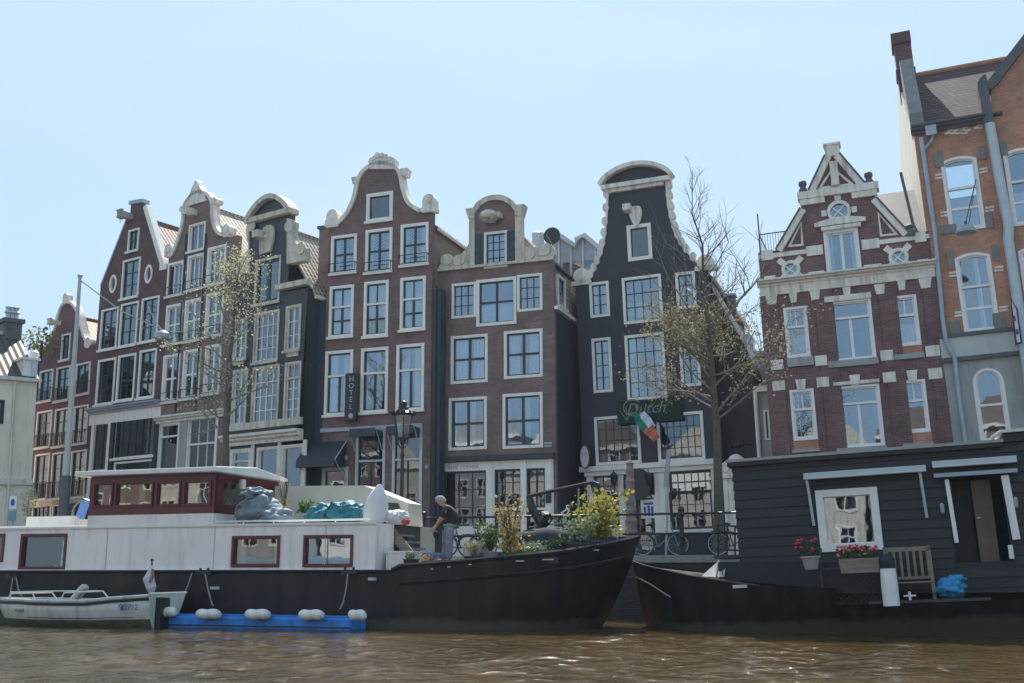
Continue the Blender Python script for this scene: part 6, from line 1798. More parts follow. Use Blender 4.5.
# second small tender behind the stern
f = Fr(B.M @ Vector((0, 0, 0)), -19.5, 0, 'tender', 'pale pointed bow of a small tender between the dinghy and the blue pontoon', 'boat', z=0)
v = [f.at(*p, -.8) for p in ((160, 593.5), (186, 593.5), (176, 608), (172, 606.5))]
q = MB(f); b0 = v[0]; tip = v[1]
q.v += [(b0.x, -1.2, b0.z), (b0.x, -.4, b0.z), (tip.x, -.8, tip.z + .02), (b0.x + .15, -1.05, .05), (b0.x + .15, -.55, .05), (v[2].x, -.8, .05)]
q.face((0, 3, 5, 2)); q.face((1, 2, 5, 4)); q.face((3, 4, 5)); q.face((0, 1, 4, 3)); q.build('hull', 'dinghy_white', f.root)
q = MB(f); q.tube([(b0.x, -1.2, b0.z), (tip.x, -.8, tip.z + .03), (b0.x, -.4, b0.z)], .03, 6); q.build('gunwale', 'boat_roof', f.root)

# ================================================================= LOOSE THINGS ON THE BARGE
def thing(name, label, cat, local, fr=B, group=None, rz=0):
    o = bpy.data.objects.new(name, None); COL.objects.link(o); o.location = fr.M @ Vector(local); o.rotation_euler = (0, 0, R(-19.5 + rz)); o.empty_display_size = .2
    tagp(o, label, cat, group); return o
def on(px, py, y, fr=B): return fr.at(px, py, y)
def folds(q, c, r, n, up=.0):
    for _ in range(n):
        a = random.uniform(3.4, 6.0); z = random.uniform(-.5, .6)
        p = Vector((c[0] + r[0] * math.cos(a) * .95, c[1] + r[1] * math.sin(a) * .95, c[2] + r[2] * z)); d = Vector((random.uniform(-.4, .4), -.05, random.uniform(.2, .5))) * r[2]
        q.tube([p - d * .5, p, p + d * .5], [.01, .035, .01], 5)
a = on(241, 489, .9); b = on(291, 523, .9)
t = thing('tarp_bundle', 'bulging grey tarpaulin bundle leaning against the red wheelhouse', 'bundle', ((a.x + b.x) / 2, .9, zt))
w = (b.x - a.x); hh = a.z - zt
q = MB(); q.blob((-w * .12, 0, hh * .36), w * .40, .62, hh * .48, 11, .2, 2.2, 4, flat=.8, crease=.35); q.blob((w * .2, -.1, hh * .2), w * .32, .5, hh * .32, 12, .2, 2.2, 4, flat=.8, crease=.3); q.smooth = True; q.build('tarpaulin', 'tarp_grey', t)
q = MB(); q.blob((-w * .18, -.05, hh * .82), w * .27, .45, hh * .2, 5, .22, 2.5, 4, crease=.4); q.smooth = True; q.build('folded_cover', 'tarp_grey', t)
q = MB(); q.tube([(-w * .4, -.55, .1), (-w * .3, -.66, hh * .5), (-w * .1, -.55, hh * .75)], .015, 5); q.build('cord', 'rope', t)
a = on(307, 502, 1.2); b = on(363, 525, 1.2); w = b.x - a.x; hh = a.z - zt
t = thing('tarp_bundle', 'low teal tarpaulin bundle beside the white sack', 'bundle', ((a.x + b.x) / 2, 1.3, zt), group=None)
q = MB(); q.blob((-w * .2, 0, hh * .42), w * .32, .6, hh * .5, 21, .18, 2, 4, flat=.8, crease=.4); q.blob((w * .2, -.05, hh * .5), w * .32, .55, hh * .55, 22, .18, 2.4, 4, flat=.85, crease=.45); q.smooth = True; q.build('tarpaulin', 'tarp_teal', t)
q = MB(); q.tube([(-w * .05, -.62, .05), (-.02, -.6, hh * .5), (w * .05, -.4, hh * .95)], .015, 5); q.build('cord', 'black_metal', t)
a = on(364, 485, 1.0); b = on(385, 526, 1.0); w = b.x - a.x; hh = a.z - zt
t = thing('sack', 'tall pointed white plastic sack standing on the cabin roof', 'sack', ((a.x + b.x) / 2, 1.0, zt))
q = MB(); prof = [(.30, 0), (.40, .1), (.46, .3), (.44, .5), (.34, .7), (.22, .84), (.12, .94), (.07, 1.0)]
for i, (r, z) in enumerate(prof): pass
rings = []
for r, z in prof:
    rings.append(q.add([(w * (r * 1.05) * math.cos(6.283 * k / 20) * (1 + .16 * math.sin(k * 2.3 + z * 9) + .08 * math.sin(k * 5.1 - z * 14)) + w * .20 * z, .35 * r * 2 * math.sin(6.283 * k / 20) * (1 + .1 * math.sin(k * 3.1)), z * hh) for k in range(20)]))
for i in range(len(rings) - 1):
    for k in range(20): q.face((rings[i] + k, rings[i] + (k + 1) % 20, rings[i + 1] + (k + 1) % 20, rings[i + 1] + k))
q.face([rings[0] + k for k in reversed(range(20))]); q.face([rings[-1] + k for k in range(20)]); q.smooth = True; q.build('plastic', 'bag_white', t)
q = MB(); q.tube([(w * .14, 0, hh * .93), (w * .2, 0, hh * .95), (w * .24, 0, hh * 1.0)], .03, 5); q.build('tied_neck', 'bag_white', t)
a = on(385, 509, 1.3); b = on(408, 526, 1.3); w = b.x - a.x; hh = a.z - zt
t = thing('sack', 'low rounded white sack in front of the brown opening', 'sack', ((a.x + b.x) / 2, 1.35, zt))
q = MB(); q.blob((0, 0, hh * .45), w * .48, .4, hh * .52, 31, .15, 2.4, 4, flat=.85, crease=.35); q.smooth = True; q.build('plastic', 'bag_white', t)
q = MB(); q.blob((w * .42, -.1, .07), .12, .14, .08, 5, .2, 2, 2); q.build('red_cloth', 'bike_red', t)

def stems(q, n, h, spread, r=.012, lean=0):
    tips = []
    for _ in range(n):
        a = random.uniform(0, 6.28); s_ = random.uniform(.2, 1) * spread; k = random.uniform(.7, 1)
        p = [(0, 0, 0), (s_ * .35 * math.cos(a) + lean * .3, s_ * .35 * math.sin(a), h * k * .5), (s_ * math.cos(a) + lean, s_ * math.sin(a), h * k)]
        q.tube(p, r, 4, r * .4); tips.append(p[2]); tips.append(p[1])
    return tips
def pot_plant(label, px, py_base, y, h, r, leafm, n, size, pot=('pot_grey', .22, .3), zbase=None, cat='plant', name='potted_plant', group='plants on the barge', fr=B, stem_n=10, leaf_from=.35, long=1.0, flowers=None):
    v = on(px, py_base, y, fr); z = zbase if zbase is not None else v.z
    if zbase is None or zbase < zt - .3:
        gs_ = [s_ for s_ in st_barge if s_[0] >= v.x]
        z = (gs_[0][3] if gs_ else 1.9) - .12 - (.35 if pot[2] > .4 else 0)
    t = thing(name, label, cat, (v.x, y, z), fr, group)
    pr, ph = pot[1], pot[2]
    if ph:
        q = MB(); q.lathe([(pr * .72, 0), (pr * .8, .02), (pr, ph * .9), (pr * 1.1, ph * .9), (pr * 1.1, ph), (pr * .9, ph)], (0, 0, 0), 16); q.build('pot', pot[0], t)
    q = MB(); tips = stems(q, stem_n, h, r * .9)
    q.v = [(x, y_, z_ + ph * .9) for x, y_, z_ in q.v]; q.build('stem', 'bark', t)
    q = MB()
    for i in range(n):
        tp = random.choice(tips); k = random.uniform(leaf_from, 1.05)
        a = random.uniform(0, 6.28); s_ = abs(random.gauss(0, .28)) * r
        p = Vector((tp[0] * k + s_ * math.cos(a), tp[1] * k + s_ * math.sin(a), tp[2] * k + ph * .9 + random.uniform(-.05, .05)))
        q.leaf(p, size * random.uniform(.6, 1.4))
    q.build('foliage', leafm, t, recalc=False)
    if flowers:
        q = MB()
        for i in range(flowers[1]):
            tp = random.choice(tips); q.blob((tp[0] + random.uniform(-.08, .08), tp[1] - .03, tp[2] + ph * .9 + random.uniform(-.03, .06)), .045, .045, .035, i, .2, 2, 1)
        q.build('flower', flowers[0], t)
    return t
pot_plant('bare twiggy shrub with dry leaves between grey bundle and teal bundle', 284, 523, 2.0, 1.25, .40, 'leaf_straw', 90, .06, ('pot_dark', .2, .25), zt, stem_n=16)
pot_plant('small bright green spiky plant in a grey pot on the cabin roof', 303, 523, 1.9, .42, .28, 'leaf_green', 120, .12, ('pot_grey', .2, .38), zt)
pot_plant('small rounded silvery herb at the foot of the steps', 411, 568, .45, .22, .22, 'leaf_silver', 220, .06, ('pot_dark', .2, .2), 1.32)
pot_plant('low dry herb tuft on the deck left of the man', 427, 566, .4, .2, .32, 'leaf_straw', 200, .06, ('pot_dark', .2, .12), 1.34)
pot_plant('grassy green clump on the deck behind the dry herb', 420, 563, 1.4, .28, .4, 'leaf_dark', 200, .07, ('pot_dark', .22, .12), 1.32)
pot_plant('grey green bushy herb in front of the lilac tub', 473, 563, .4, .36, .32, 'leaf_khaki', 320, .06, ('pot_dark', .24, .14), 1.36)
pot_plant('leafy bright green shrub beside the tall straw coloured plant', 491, 560, .8, .72, .40, 'leaf_green', 420, .10, ('pot_grey', .25, .25), 1.36)
pot_plant('tall straw coloured feathery shrub beside the green shrub', 511, 558, .9, 1.50, .55, 'leaf_straw', 900, .085, ('pot_dark', .3, .2), 1.40, stem_n=26, leaf_from=.15)
pot_plant('small low yellow green plant right of the straw coloured shrub', 521, 557, .5, .2, .3, 'leaf_yellow', 160, .07, ('pot_dark', .2, .12), 1.42)
pot_plant('silvery green cushion plant near the middle of the bow', 538, 555, .6, .28, .48, 'leaf_silver', 480, .07, ('pot_dark', .3, .16), 1.46)
pot_plant('small dark green cushion plant left of the black tubs', 556, 553, .8, .32, .42, 'leaf_dark', 380, .07, ('pot_dark', .3, .18), 1.50)
pot_plant('pale leaved bush in the first black tub on the bow', 578, 552, 1.3, .70, .55, 'leaf_silver', 520, .10, ('pot_dark', .48, .55), 1.46, stem_n=16)
pot_plant('large yellow green bush in the black tub nearest the bow tip', 601, 547, 1.9, 1.38, .80, 'leaf_yellow', 1300, .12, ('pot_dark', .6, .62), 1.46, stem_n=26, leaf_from=.3)
pot_plant('reddish tipped bush behind the large yellow green one', 584, 547, 2.6, 1.3, .6, 'leaf_khaki', 420, .1, ('pot_dark', .4, .5), 1.4, stem_n=14)
# trailing ground cover along gunwale: three low troughs
v0 = on(497, 558, .35); v1 = on(560, 552, .5)
t = thing('plant_trough', 'long low trough of mixed greenery along the bow gunwale', 'planter', ((v0.x + v1.x) / 2, .42, 1.60))
L = v1.x - v0.x
q = MB(); q.box(-L / 2, L / 2, -.12, .12, 0, .16); q.build('trough', 'pot_dark', t)
q = MB(); q.leaves((0, 0, .22), (L / 2, .18, .12), 420, .08); q.build('foliage', 'leaf_green', t)
# lilac tub
v = on(474, 552, .9); t = thing('tub', 'pale lilac plastic tub among the deck plants', 'tub', (v.x, 1.0, 1.52))
q = MB(); q.lathe([(.26, 0), (.34, .5), (.37, .5), (.37, .54), (.30, .53)], (0, 0, 0), 16); q.build('body', 'sign_pink', t)
q = MB(); q.leaves((0, 0, .58), (.3, .3, .1), 90, .08); q.build('foliage', 'leaf_khaki', t)
# blue crate by the steps
v = on(427, 541, 2.2); t = thing('crate', 'blue plastic crate behind the steps beside the man', 'crate', (v.x, 2.2, 1.35))
q = MB(); q.prism([(-.25, 0), (.25, 0), (.28, .5), (-.28, .5)], -.2, .2, holes=[]); q.box(-.31, .31, -.23, .23, .501, .56); q.build('body', 'board_blue', t)
q = MB(); q.box(-.18, .18, -.215, -.203, .3, .4); q.build('handle_slot', 'sign_dark', t)
# cardboard-coloured box behind the man
v = on(436, 552, 2.6); t = thing('box', 'open pale wooden box on deck behind the standing man', 'box', (v.x, 2.6, 1.32))
q = MB(); q.box(-.35, .35, -.25, -.22, 0, .42); q.box(-.35, .35, .22, .25, 0, .42); q.box(-.35, -.32, -.219, .219, 0, .42); q.box(.32, .35, -.219, .219, 0, .42); q.box(-.32, .32, -.22, .22, .01, .04); q.build('body', 'cabin_cream', t)
# white/blue bundle with red top and dark hump under tarpaulin
v0 = on(519, 540, 2.0); t = thing('laundry_bag', 'white and blue cloth bag lying beside the dark tarpaulin hump', 'bag', (on(530, 548, 1.6).x, 1.6, 1.62))
q = MB(); q.blob((0, 0, .22), .55, .3, .22, 41, .2, 2.2, 3, flat=.8, crease=.3); q.smooth = True; q.build('body', 'bag_white', t)
q = MB(); q.blob((-.35, -.02, .38), .13, .12, .14, 42, .2, 2.2, 2); q.build('red_cap', 'bike_red', t)
v = on(563, 545, 2.6); t = thing('covered_hatch', 'dark grey tarpaulin stretched over a hump on the foredeck', 'tarpaulin', (v.x, 2.6, 1.4))
q = MB(); q.blob((0, 0, .42), 1.45, .9, .85, 51, .12, 1.6, 4, flat=.35, crease=.15); q.smooth = True; q.build('cover', 'tarp_dark', t)
q = MB(); q.box(-1.3, 1.3, -.7, .7, 0, .08); q.build('base', 'wood_dark', t)
# folding gangway arm rising over the hump
t = thing('gangway', 'black tubular gangway arm angled up over the foredeck plants', 'gangway', (on(535, 545, 3.2).x, 3.2, 1.3))
def rel(px, py, y, t_=None): 
    v = on(px, py, y); return Vector((v.x, v.y, v.z)) - Vector((on(535, 545, 3.2).x, 3.2, 1.3))
q = MB(); q.tube([rel(529, 496, 3.2), rel(560, 489, 3.2), rel(593, 482, 3.2), rel(598, 484, 3.2), rel(603, 497, 3.2)], .05, 6); q.tube([rel(529, 496, 3.2), rel(532, 508, 3.2), rel(544, 530, 3.2), rel(546, 545, 3.2)], [.09, .12, .10, .12], 8)
q.tube([rel(593, 483, 3.6), rel(599, 500, 3.6), rel(604, 530, 3.6)], [.10, .14, .06], 6); q.build('arm', 'black_metal', t)
q = MB(); q.tube([rel(578.5, 488, 3.4), rel(579, 530, 3.4)], .03, 5); q.tube([rel(529, 527, 3.2), rel(598, 519, 3.2)], .02, 5); q.tube([rel(535, 510, 3.2), rel(535, 545, 3.2)], .02, 5); q.build('stanchion', 'lamp_metal', t)
q = MB(); q.blob(rel(545, 519, 3.1), .20, .2, .22, 4, .3, 2.5, 2); q.build('winch', 'black_metal', t)
# small bare planted twig bird-like ornament
t = thing('garden_ornament', 'thin white wire bird ornament over the dark hump', 'ornament', (on(566, 524, 2.9).x, 2.9, 1.4))
def r2(px, py): v = on(px, py, 2.9); return Vector((v.x - on(566, 524, 2.9).x, 0, v.z - 1.4))
q = MB(); q.tube([r2(561, 513), r2(566, 510), r2(567, 505.5), r2(569, 505.5)], .02, 5); q.tube([r2(561, 513), r2(566, 515.5), r2(569, 511), r2(567, 508)], .025, 5); q.tube([r2(566, 515), r2(566, 535)], .012, 4); q.build('wire_bird', 'sign_white', t)
# light blue board leaning at the far left behind wheelhouse
t = thing('board', 'light blue board leaning on the barge roof left of the wheelhouse', 'board', (on(82, 520, 1.2).x, 1.2, zt))
v = on(82, 520, 1.2)
q = MB(); pp = [on(*p, 1.2) for p in ((75.5, 519), (84, 519), (90, 501), (82, 500))]; q.prism([(p.x - v.x, p.z - zt) for p in pp], -.03, .03); q.build('panel', 'board_blue', t)
q = MB(); pp = [on(*p, 1.25) for p in ((74, 519), (90, 519), (90, 502), (82, 498))]; q.prism([(p.x - v.x, p.z - zt) for p in pp], .06, .3); q.build('backing', 'shutter_dark', t)

# ================================================================= PERSON
def skin_mesh(name, m, chains, parent, sub=2, root=0):
    """chains: list of (points, radii); points equal to an existing one are shared"""
    me = bpy.data.meshes.new(name); V = []; E = []; RR = []
    def idx(p, r):
        for i, q_ in enumerate(V):
            if (Vector(q_) - Vector(p)).length < 1e-4: return i
        V.append(tuple(p)); RR.append(r); return len(V) - 1
    for pts, rad in chains:
        ids = [idx(p, r) for p, r in zip(pts, rad)]
        for a, b in zip(ids, ids[1:]): E.append((a, b))
    me.from_pydata(V, E, []); me.materials.append(MATS[m])
    o = bpy.data.objects.new(name, me); COL.objects.link(o)
    if parent: o.parent = parent
    md = o.modifiers.new('skin', 'SKIN'); md.use_smooth_shade = True
    lay = me.skin_vertices[0] if me.skin_vertices else None
    if lay is None:
        bm = bmesh.new(); bm.from_mesh(me); bm.verts.layers.skin.verify(); bm.to_mesh(me); bm.free(); lay = me.skin_vertices[0]
    for i, r in enumerate(RR):
        lay.data[i].radius = (r, r) if not isinstance(r, tuple) else r
        lay.data[i].use_root = (i == root)
    s = o.modifiers.new('sub', 'SUBSURF'); s.levels = sub; s.render_levels = sub
    return o
ZP = 1.62
v = on(447, 559, 1.6)
t = thing('person', 'grey haired person in black shirt and grey jeans bending over on deck', 'person', (v.x, 1.6, ZP), rz=10); t.scale = (1.12, 1.12, 1.0)
pel = (.06, 0, .95); sp = (.11, 0, 1.16); ch = (.05, 0, 1.38); nk = (-.07, 0, 1.50); hb = (-.14, 0, 1.55); hd = (-.19, 0, 1.63); ht = (-.21, 0, 1.71)
hl = (.04, .10, .90); hr_ = (.07, -.10, .90); kl = (-.05, .12, .50); kr = (.07, -.11, .49); al = (-.12, .13, .10); ar2 = (.08, -.12, .10)
sl_ = (.00, .17, 1.40); sr_ = (.02, -.18, 1.41); el_ = (-.18, .22, 1.15); er_ = (-.13, -.25, 1.13); wl = (-.33, .14, .97); wr_ = (-.25, -.18, .92)
chains = [([pel, sp, ch, nk, hb, hd, ht], [.10, .095, .11, .055, .065, .098, .07]),
          ([pel, hl, kl, al, (-.30, .14, .05)], [.10, .085, .058, .04, .035]), ([pel, hr_, kr, ar2, (-.10, -.13, .05)], [.10, .085, .058, .04, .035]),
          ([ch, sl_, el_, wl, (-.37, .13, .92)], [.11, .055, .042, .027, .032]), ([ch, sr_, er_, wr_, (-.28, -.17, .87)], [.11, .055, .042, .027, .032])]
for w_, s_ in (((-.37, .13, .92), 1), ((-.28, -.17, .87), -1)):
    for k, L_ in ((-1.5, .075), (-.5, .085), (.5, .08), (1.5, .065)):
        b0 = (w_[0] - .015, w_[1] + k * .016, w_[2] - .02); b1 = (w_[0] - .045, w_[1] + k * .02, w_[2] - .02 - L_ * .5); b2 = (w_[0] - .03, w_[1] + k * .02, w_[2] - .02 - L_)
        chains.append(([w_, b0, b1, b2], [.032, .010, .009, .008]))
    chains.append(([w_, (w_[0] + .01, w_[1] - s_ * .035, w_[2] - .03), (w_[0] - .0, w_[1] - s_ * .04, w_[2] - .07)], [.032, .012, .009]))
skin_mesh('body', 'skin', chains, t)
skin_mesh('shirt', 'shirt_black', [([(.07, 0, 1.00), (.115, 0, 1.15), (.10, 0, 1.27), (.05, 0, 1.40), (-.05, 0, 1.48)], [.165, .175, .185, .18, .10]),
    ([(.05, 0, 1.40), sl_, (-.16, .22, 1.18)], [.175, .085, .075]), ([(.05, 0, 1.40), sr_, (-.11, -.25, 1.17)], [.175, .085, .075])], t)
skin_mesh('shirt_hem', 'shirt_green', [([(.06, 0, .92), (.065, 0, .98), (.07, 0, 1.02)], [.182, .182, .178])], t)
skin_mesh('trousers', 'jeans', [([(.06, 0, 1.04), (.055, 0, .90)], [.165, .165]), ([(.055, 0, .90), hl, kl, (-.11, .13, .10)], [.165, .125, .10, .085]), ([(.055, 0, .90), hr_, kr, (.075, -.12, .10)], [.165, .125, .10, .085])], t)
for a, nm in (((al), 1), ((ar2), -1)):
    q = MB(); q.blob((a[0] - .07, a[1], .05), .15, .055, .055, 3, .05, 1, 3, flat=.8); q.smooth = True; q.build('shoe', 'shoe', t)
q = MB(); q.blob((-.185, 0, 1.685), .118, .092, .085, 2, .06, 3, 3); q.blob((-.115, 0, 1.63), .075, .082, .085, 5, .06, 3, 3); q.smooth = True; q.build('hair', 'hair_grey', t)
q = MB(); q.blob((-.295, 0, 1.615), .022, .016, .02, 1, .05, 1, 2); q.blob((-.185, -.10, 1.615), .022, .012, .03, 1, .05, 1, 2); q.blob((-.185, .10, 1.615), .022, .012, .03, 1, .05, 1, 2); q.build('face', 'skin', t)
q = MB(); q.blob((-.283, -.035, 1.635), .008, .01, .008, 1, 0, 1, 1); q.blob((-.283, .035, 1.635), .008, .01, .008, 1, 0, 1, 1); q.build('eyes', 'sign_dark', t)
v2 = B.at(440, 559, 1.6)
t = thing('hatch_platform', 'low dark wooden hatch platform the bending person stands on', 'hatch', (v2.x, 1.7, 1.285))
q = MB(); q.box(-1.0, 1.3, -.6, 1.3, 0, ZP - 1.285 - .04)
q.build('coaming', 'boat_black', t)
q = MB()
for k in range(9): q.box(-1.05 + k * .27, -1.05 + k * .27 + .25, -.65, 1.35, ZP - 1.285 - .039, ZP - 1.285)
q.build('boards', 'wood_dark', t)
# bucket/tool the person bends over
t = thing('bag', 'dark shoulder bag hanging in front of the bending person', 'bag', (v.x - .26, 1.42, ZP))
q = MB(); q.blob((0.02, 0, .74), .08, .06, .10, 3, .15, 2, 3); q.smooth = True; q.build('body', 'shirt_black', t)
q = MB(); q.tube([(-.05, 0, .85), (.0, 0, 1.0), (.06, 0, .85)], .012, 5); q.build('strap', 'black_metal', t)

# ================================================================= QUAYSIDE THINGS
QF0 = Fr((LQ[0], LQ[1], 0), YA, z=STREET)
def qthing(name, label, cat, px, back, group=None, yaw=0):
    p = online(px, LQ, YA, back)
    return Fr(p, YA + yaw, 0, name, label, cat, group, z=STREET)
# railing
f = qthing('quay_railing', 'black iron quay railing with round topped posts behind the bicycles', 'railing', 683, .5)
xa = f.at(425, 515).x; xb = f.at(750, 513).x
q = MB(f); zt = f.at(683, 513.5).z
for z_ in (zt, zt * .52): q.tube([(xa, 0, z_), (xb, 0, z_)], .035, 8)
q.build('rail', 'black_metal', f.root)
x = 0
px_ = [0]
while x > xa: x -= 2.9; px_.append(x)
px_.append(xb)
for x in px_:
    q = MB(f); q.lathe([(.14, 0), (.15, .08), (.08, .14), (.07, .5), (.10, .56), (.07, .62), (.065, zt - .1), (.11, zt - .02), (.09, zt + .05), (.11, zt + .12), (.08, zt + .2), (.02, zt + .22)], (x, 0, 0), 12); q.build('post', 'black_metal', f.root)

def bike(label, px, back, yaw, frame_m, lean=0, basket=False):
    f = qthing('bicycle', label, 'bicycle', px, back, 'bicycles parked along the quay', yaw)
    r = .35; wb = .55
    def V(x, z): return (x, lean * z, z)
    for x in (-wb, wb):
        q = MB(f); ring = [(x + r * math.cos(2 * math.pi * k / 28), lean * (r + r * math.sin(2 * math.pi * k / 28)), r + r * math.sin(2 * math.pi * k / 28)) for k in range(29)]
        q.tube(ring, .022, 6, cap=False); W = q.build('wheel', 'tyre', f.root)
        q = MB(f); ring = [(x + (r - .03) * math.cos(2 * math.pi * k / 28), lean * r, r + (r - .03) * math.sin(2 * math.pi * k / 28)) for k in range(29)]
        q.tube(ring, .017, 5, cap=False)
        for k in range(14): a = 2 * math.pi * k / 14; q.tube([V(x, r), (x + (r - .03) * math.cos(a), lean * (r + (r - .03) * math.sin(a)), r + (r - .03) * math.sin(a))], .003, 3)
        q.build('rim', 'zinc_light', W)
        q = MB(f); q.tube([(x + (r + .04) * math.cos(a), lean * r, r + (r + .04) * math.sin(a)) for a in [R(20 + 14 * k) for k in range(11)]], .018, 4); q.build('mudguard', 'black_metal', f.root)
    q = MB(f)
    bb = V(-.08, .28); st_ = V(-.22, .80); hd_ = V(.38, .86); hl_ = V(.42, .70)
    for a, b in ((bb, st_), (bb, hl_), (st_, V(-wb, r)), (bb, V(-wb, r)), (hd_, hl_), (hl_, V(wb, r)), (V(-.17, .62), hl_)): q.tube([a, b], .019, 6)
    q.build('frame', frame_m, f.root)
    q = MB(f); q.tube([V(-.22, .80), V(-.25, .93)], .014, 6); q.blob((-.27, lean * .95, .96), .14, .09, .045, 2, .05, 1, 2); q.build('saddle', 'tyre', f.root)
    q = MB(f); q.tube([hd_, V(.36, 1.02)], .014, 6); q.tube([(.20, -.27, 1.04), (.33, -.2, 1.07), (.36, 0, 1.03), (.33, .2, 1.07), (.20, .27, 1.04)], .013, 6); q.build('handlebar', 'zinc_light', f.root)
    q = MB(f); q.tube([(-.08, -.08, .28), (-.08, .08, .28)], .01, 5); q.lathe([(.09, -.005), (.09, .005)], (-.08, 0, .28), 14); q.box(-.75, -.3, -.06, .06, .72, .74); q.build('rack', 'black_metal', f.root)
    return f
bike('teal bicycle leaning on the quay railing behind the barge bow', 661, 1.2, 14, 'bike_teal')
bike('dark bicycle beside the white carved doorway', 737, 1.3, 24, 'black_metal')
bike('bicycle with pale wheel rims right beside the bending person', 463, 1.0, 24, 'black_metal')
bike('red bicycle on the quay behind the lilac tub', 484, 1.5, 34, 'bike_red')
bike('dark bicycle half hidden behind the straw coloured shrub', 502, 1.3, 50, 'black_metal')
# narrow sign board on a leaning pole
f = qthing('sign_pole', 'leaning grey pole with a long narrow board above the teal bicycle', 'sign', 666, .9)
a = f.at(663.5, 450); b = f.at(671, 487); c = f.at(665, 545)
q = MB(f); q.prism([(f.at(667.5, 450).x, f.at(667, 450).z), (f.at(671.5, 451).x, a.z), (f.at(669, 488).x, b.z), (f.at(664, 488).x, b.z)], -.12, -.05); q.build('board', 'lamp_metal', f.root)
q = MB(f); q.tube([(f.at(665, 520).x, 0, 0), (f.at(669, 452).x, 0, a.z)], .04, 6); q.build('pole', 'mast_grey', f.root)
# carved wooden column
f = qthing('wooden_column', 'knobbly weathered wooden column rising behind the barge bow tip', 'column', 631, 1.0)
c0 = f.at(631, 520); c1 = f.at(630, 463)
q = MB(f); prof = [(.20, 0)]
for i in range(26):
    t_ = i / 25; prof.append(((.22 - .10 * t_) * (1 + .13 * math.sin(i * 2.3)), .05 + t_ * (c1.z - .05)))
prof.append((.02, c1.z + .12)); q.lathe(prof, (c0.x, 0, 0), 12); q.build('column', 'wood_totem', f.root)
# ornate lamppost
f = qthing('street_lamp', 'ornate black crown lantern on a cast iron post before the hotel', 'lamp', 400, 2.6)
zt = f.at(400, 407).z; zl0 = f.at(400, 438).z; zl1 = f.at(400, 416).z
c = f.at(400, 440)
q = MB(f); q.lathe([(.2, 0), (.22, .3), (.12, .5), (.10, .9), (.13, 1.0), (.075, 1.15), (.06, zl0 - .7), (.09, zl0 - .65), (.05, zl0 - .5), (.05, zl0 - .25), (.10, zl0 - .2), (.12, zl0 - .05)], (0, 0, 0), 12)
q.build('post', 'black_metal', f.root)
q = MB(f); rb, rt = .22, .36
for k in range(6):
    a = math.pi / 3 * k; q.tube([(rb * math.cos(a), rb * math.sin(a), zl0), (rt * math.cos(a), rt * math.sin(a), zl1)], .018, 5); q.tube([(.06 * math.cos(a), .06 * math.sin(a), zl0 - .4), (.2 * math.cos(a), .2 * math.sin(a), zl0 - .22), (rb * math.cos(a), rb * math.sin(a), zl0)], .014, 5)
q.lathe([(rt * 1.12, 0), (rt * 1.22, .05), (rt * 1.15, .09), (rt * .8, .16), (.18, .26), (.2, .3), (.11, .36), (.14, .44), (.1, .52), (.03, .56)], (0, 0, zl1), 12)
for k in range(12): a = math.pi / 6 * k; q.blob((rt * 1.2 * math.cos(a), rt * 1.2 * math.sin(a), zl1 + .12), .06, .06, .07, k, .1, 1, 1)
q.lathe([(rb * 1.1, -.04), (rb * 1.1, 0)], (0, 0, zl0), 12)
q.build('lantern_frame', 'black_metal', f.root)
q = MB(f); q.lathe([(rb * .93, .01), (rt * .93, zl1 - zl0 - .01)], (0, 0, zl0), 6); q.build('lantern_glass', 'pane_cabin', f.root)
# tall catenary mast with dark base
mf = Fr(plan(63, 45), YA, 0, 'mast', 'tall pale grey tapered mast with dark lower section at the left', 'mast', z=STREET)
a = mf.at(62, 545); b = mf.at(66, 476); c = mf.at(80, 277)
q = MB(mf); q.tube([(b.x, 0, b.z), (c.x, 0, c.z)], .13, 10, .07); q.lathe([(.10, 0), (.11, .08), (.04, .12)], (c.x, 0, c.z), 10); q.build('upper_pole', 'mast_grey', mf.root)
q = MB(mf); q.tube([(a.x, 0, 0), (b.x, 0, b.z)], .22, 12, .20); q.build('lower_pole', 'stone_dark', mf.root)
# suspended dome lamp with wires
ff = Fr(plan(161, 46), YA, 0, 'street_lamp', 'grey dome lamp strung on wires between the mast and left house fronts', 'lamp', 'dome lamps hung over the street', z=STREET)
c = ff.at(162, 338)
q = MB(ff); q.lathe([(.02, .36), (.12, .32), (.3, .2), (.34, .02), (.30, -.06)], (c.x, 0, c.z), 18); o = q.build('lamp_shade', 'lamp_metal', ff.root)
q = MB(ff)
for p_ in (mf.M @ Vector((mf.at(80, 280).x, 0, mf.at(80, 280).z)),):
    lp = ff.I @ p_; m_ = (lp + Vector((c.x, 0, c.z + .35))) / 2 - Vector((0, 0, .25)); q.tube([lp, m_, (c.x, 0, c.z + .35)], .025, 5)
for (px, py, yy) in ((147, 304, 8), (172, 356, 6.5), (250, 330, 4.0)):
    p = ff.at(px, py, yy); q.tube([(c.x, 0, c.z + .3), ((c.x + p.x) / 2, yy / 2, (c.z + .3 + p.z) / 2 - .1), p], .02, 5)
q.build('wire', 'mast_grey', ff.root)
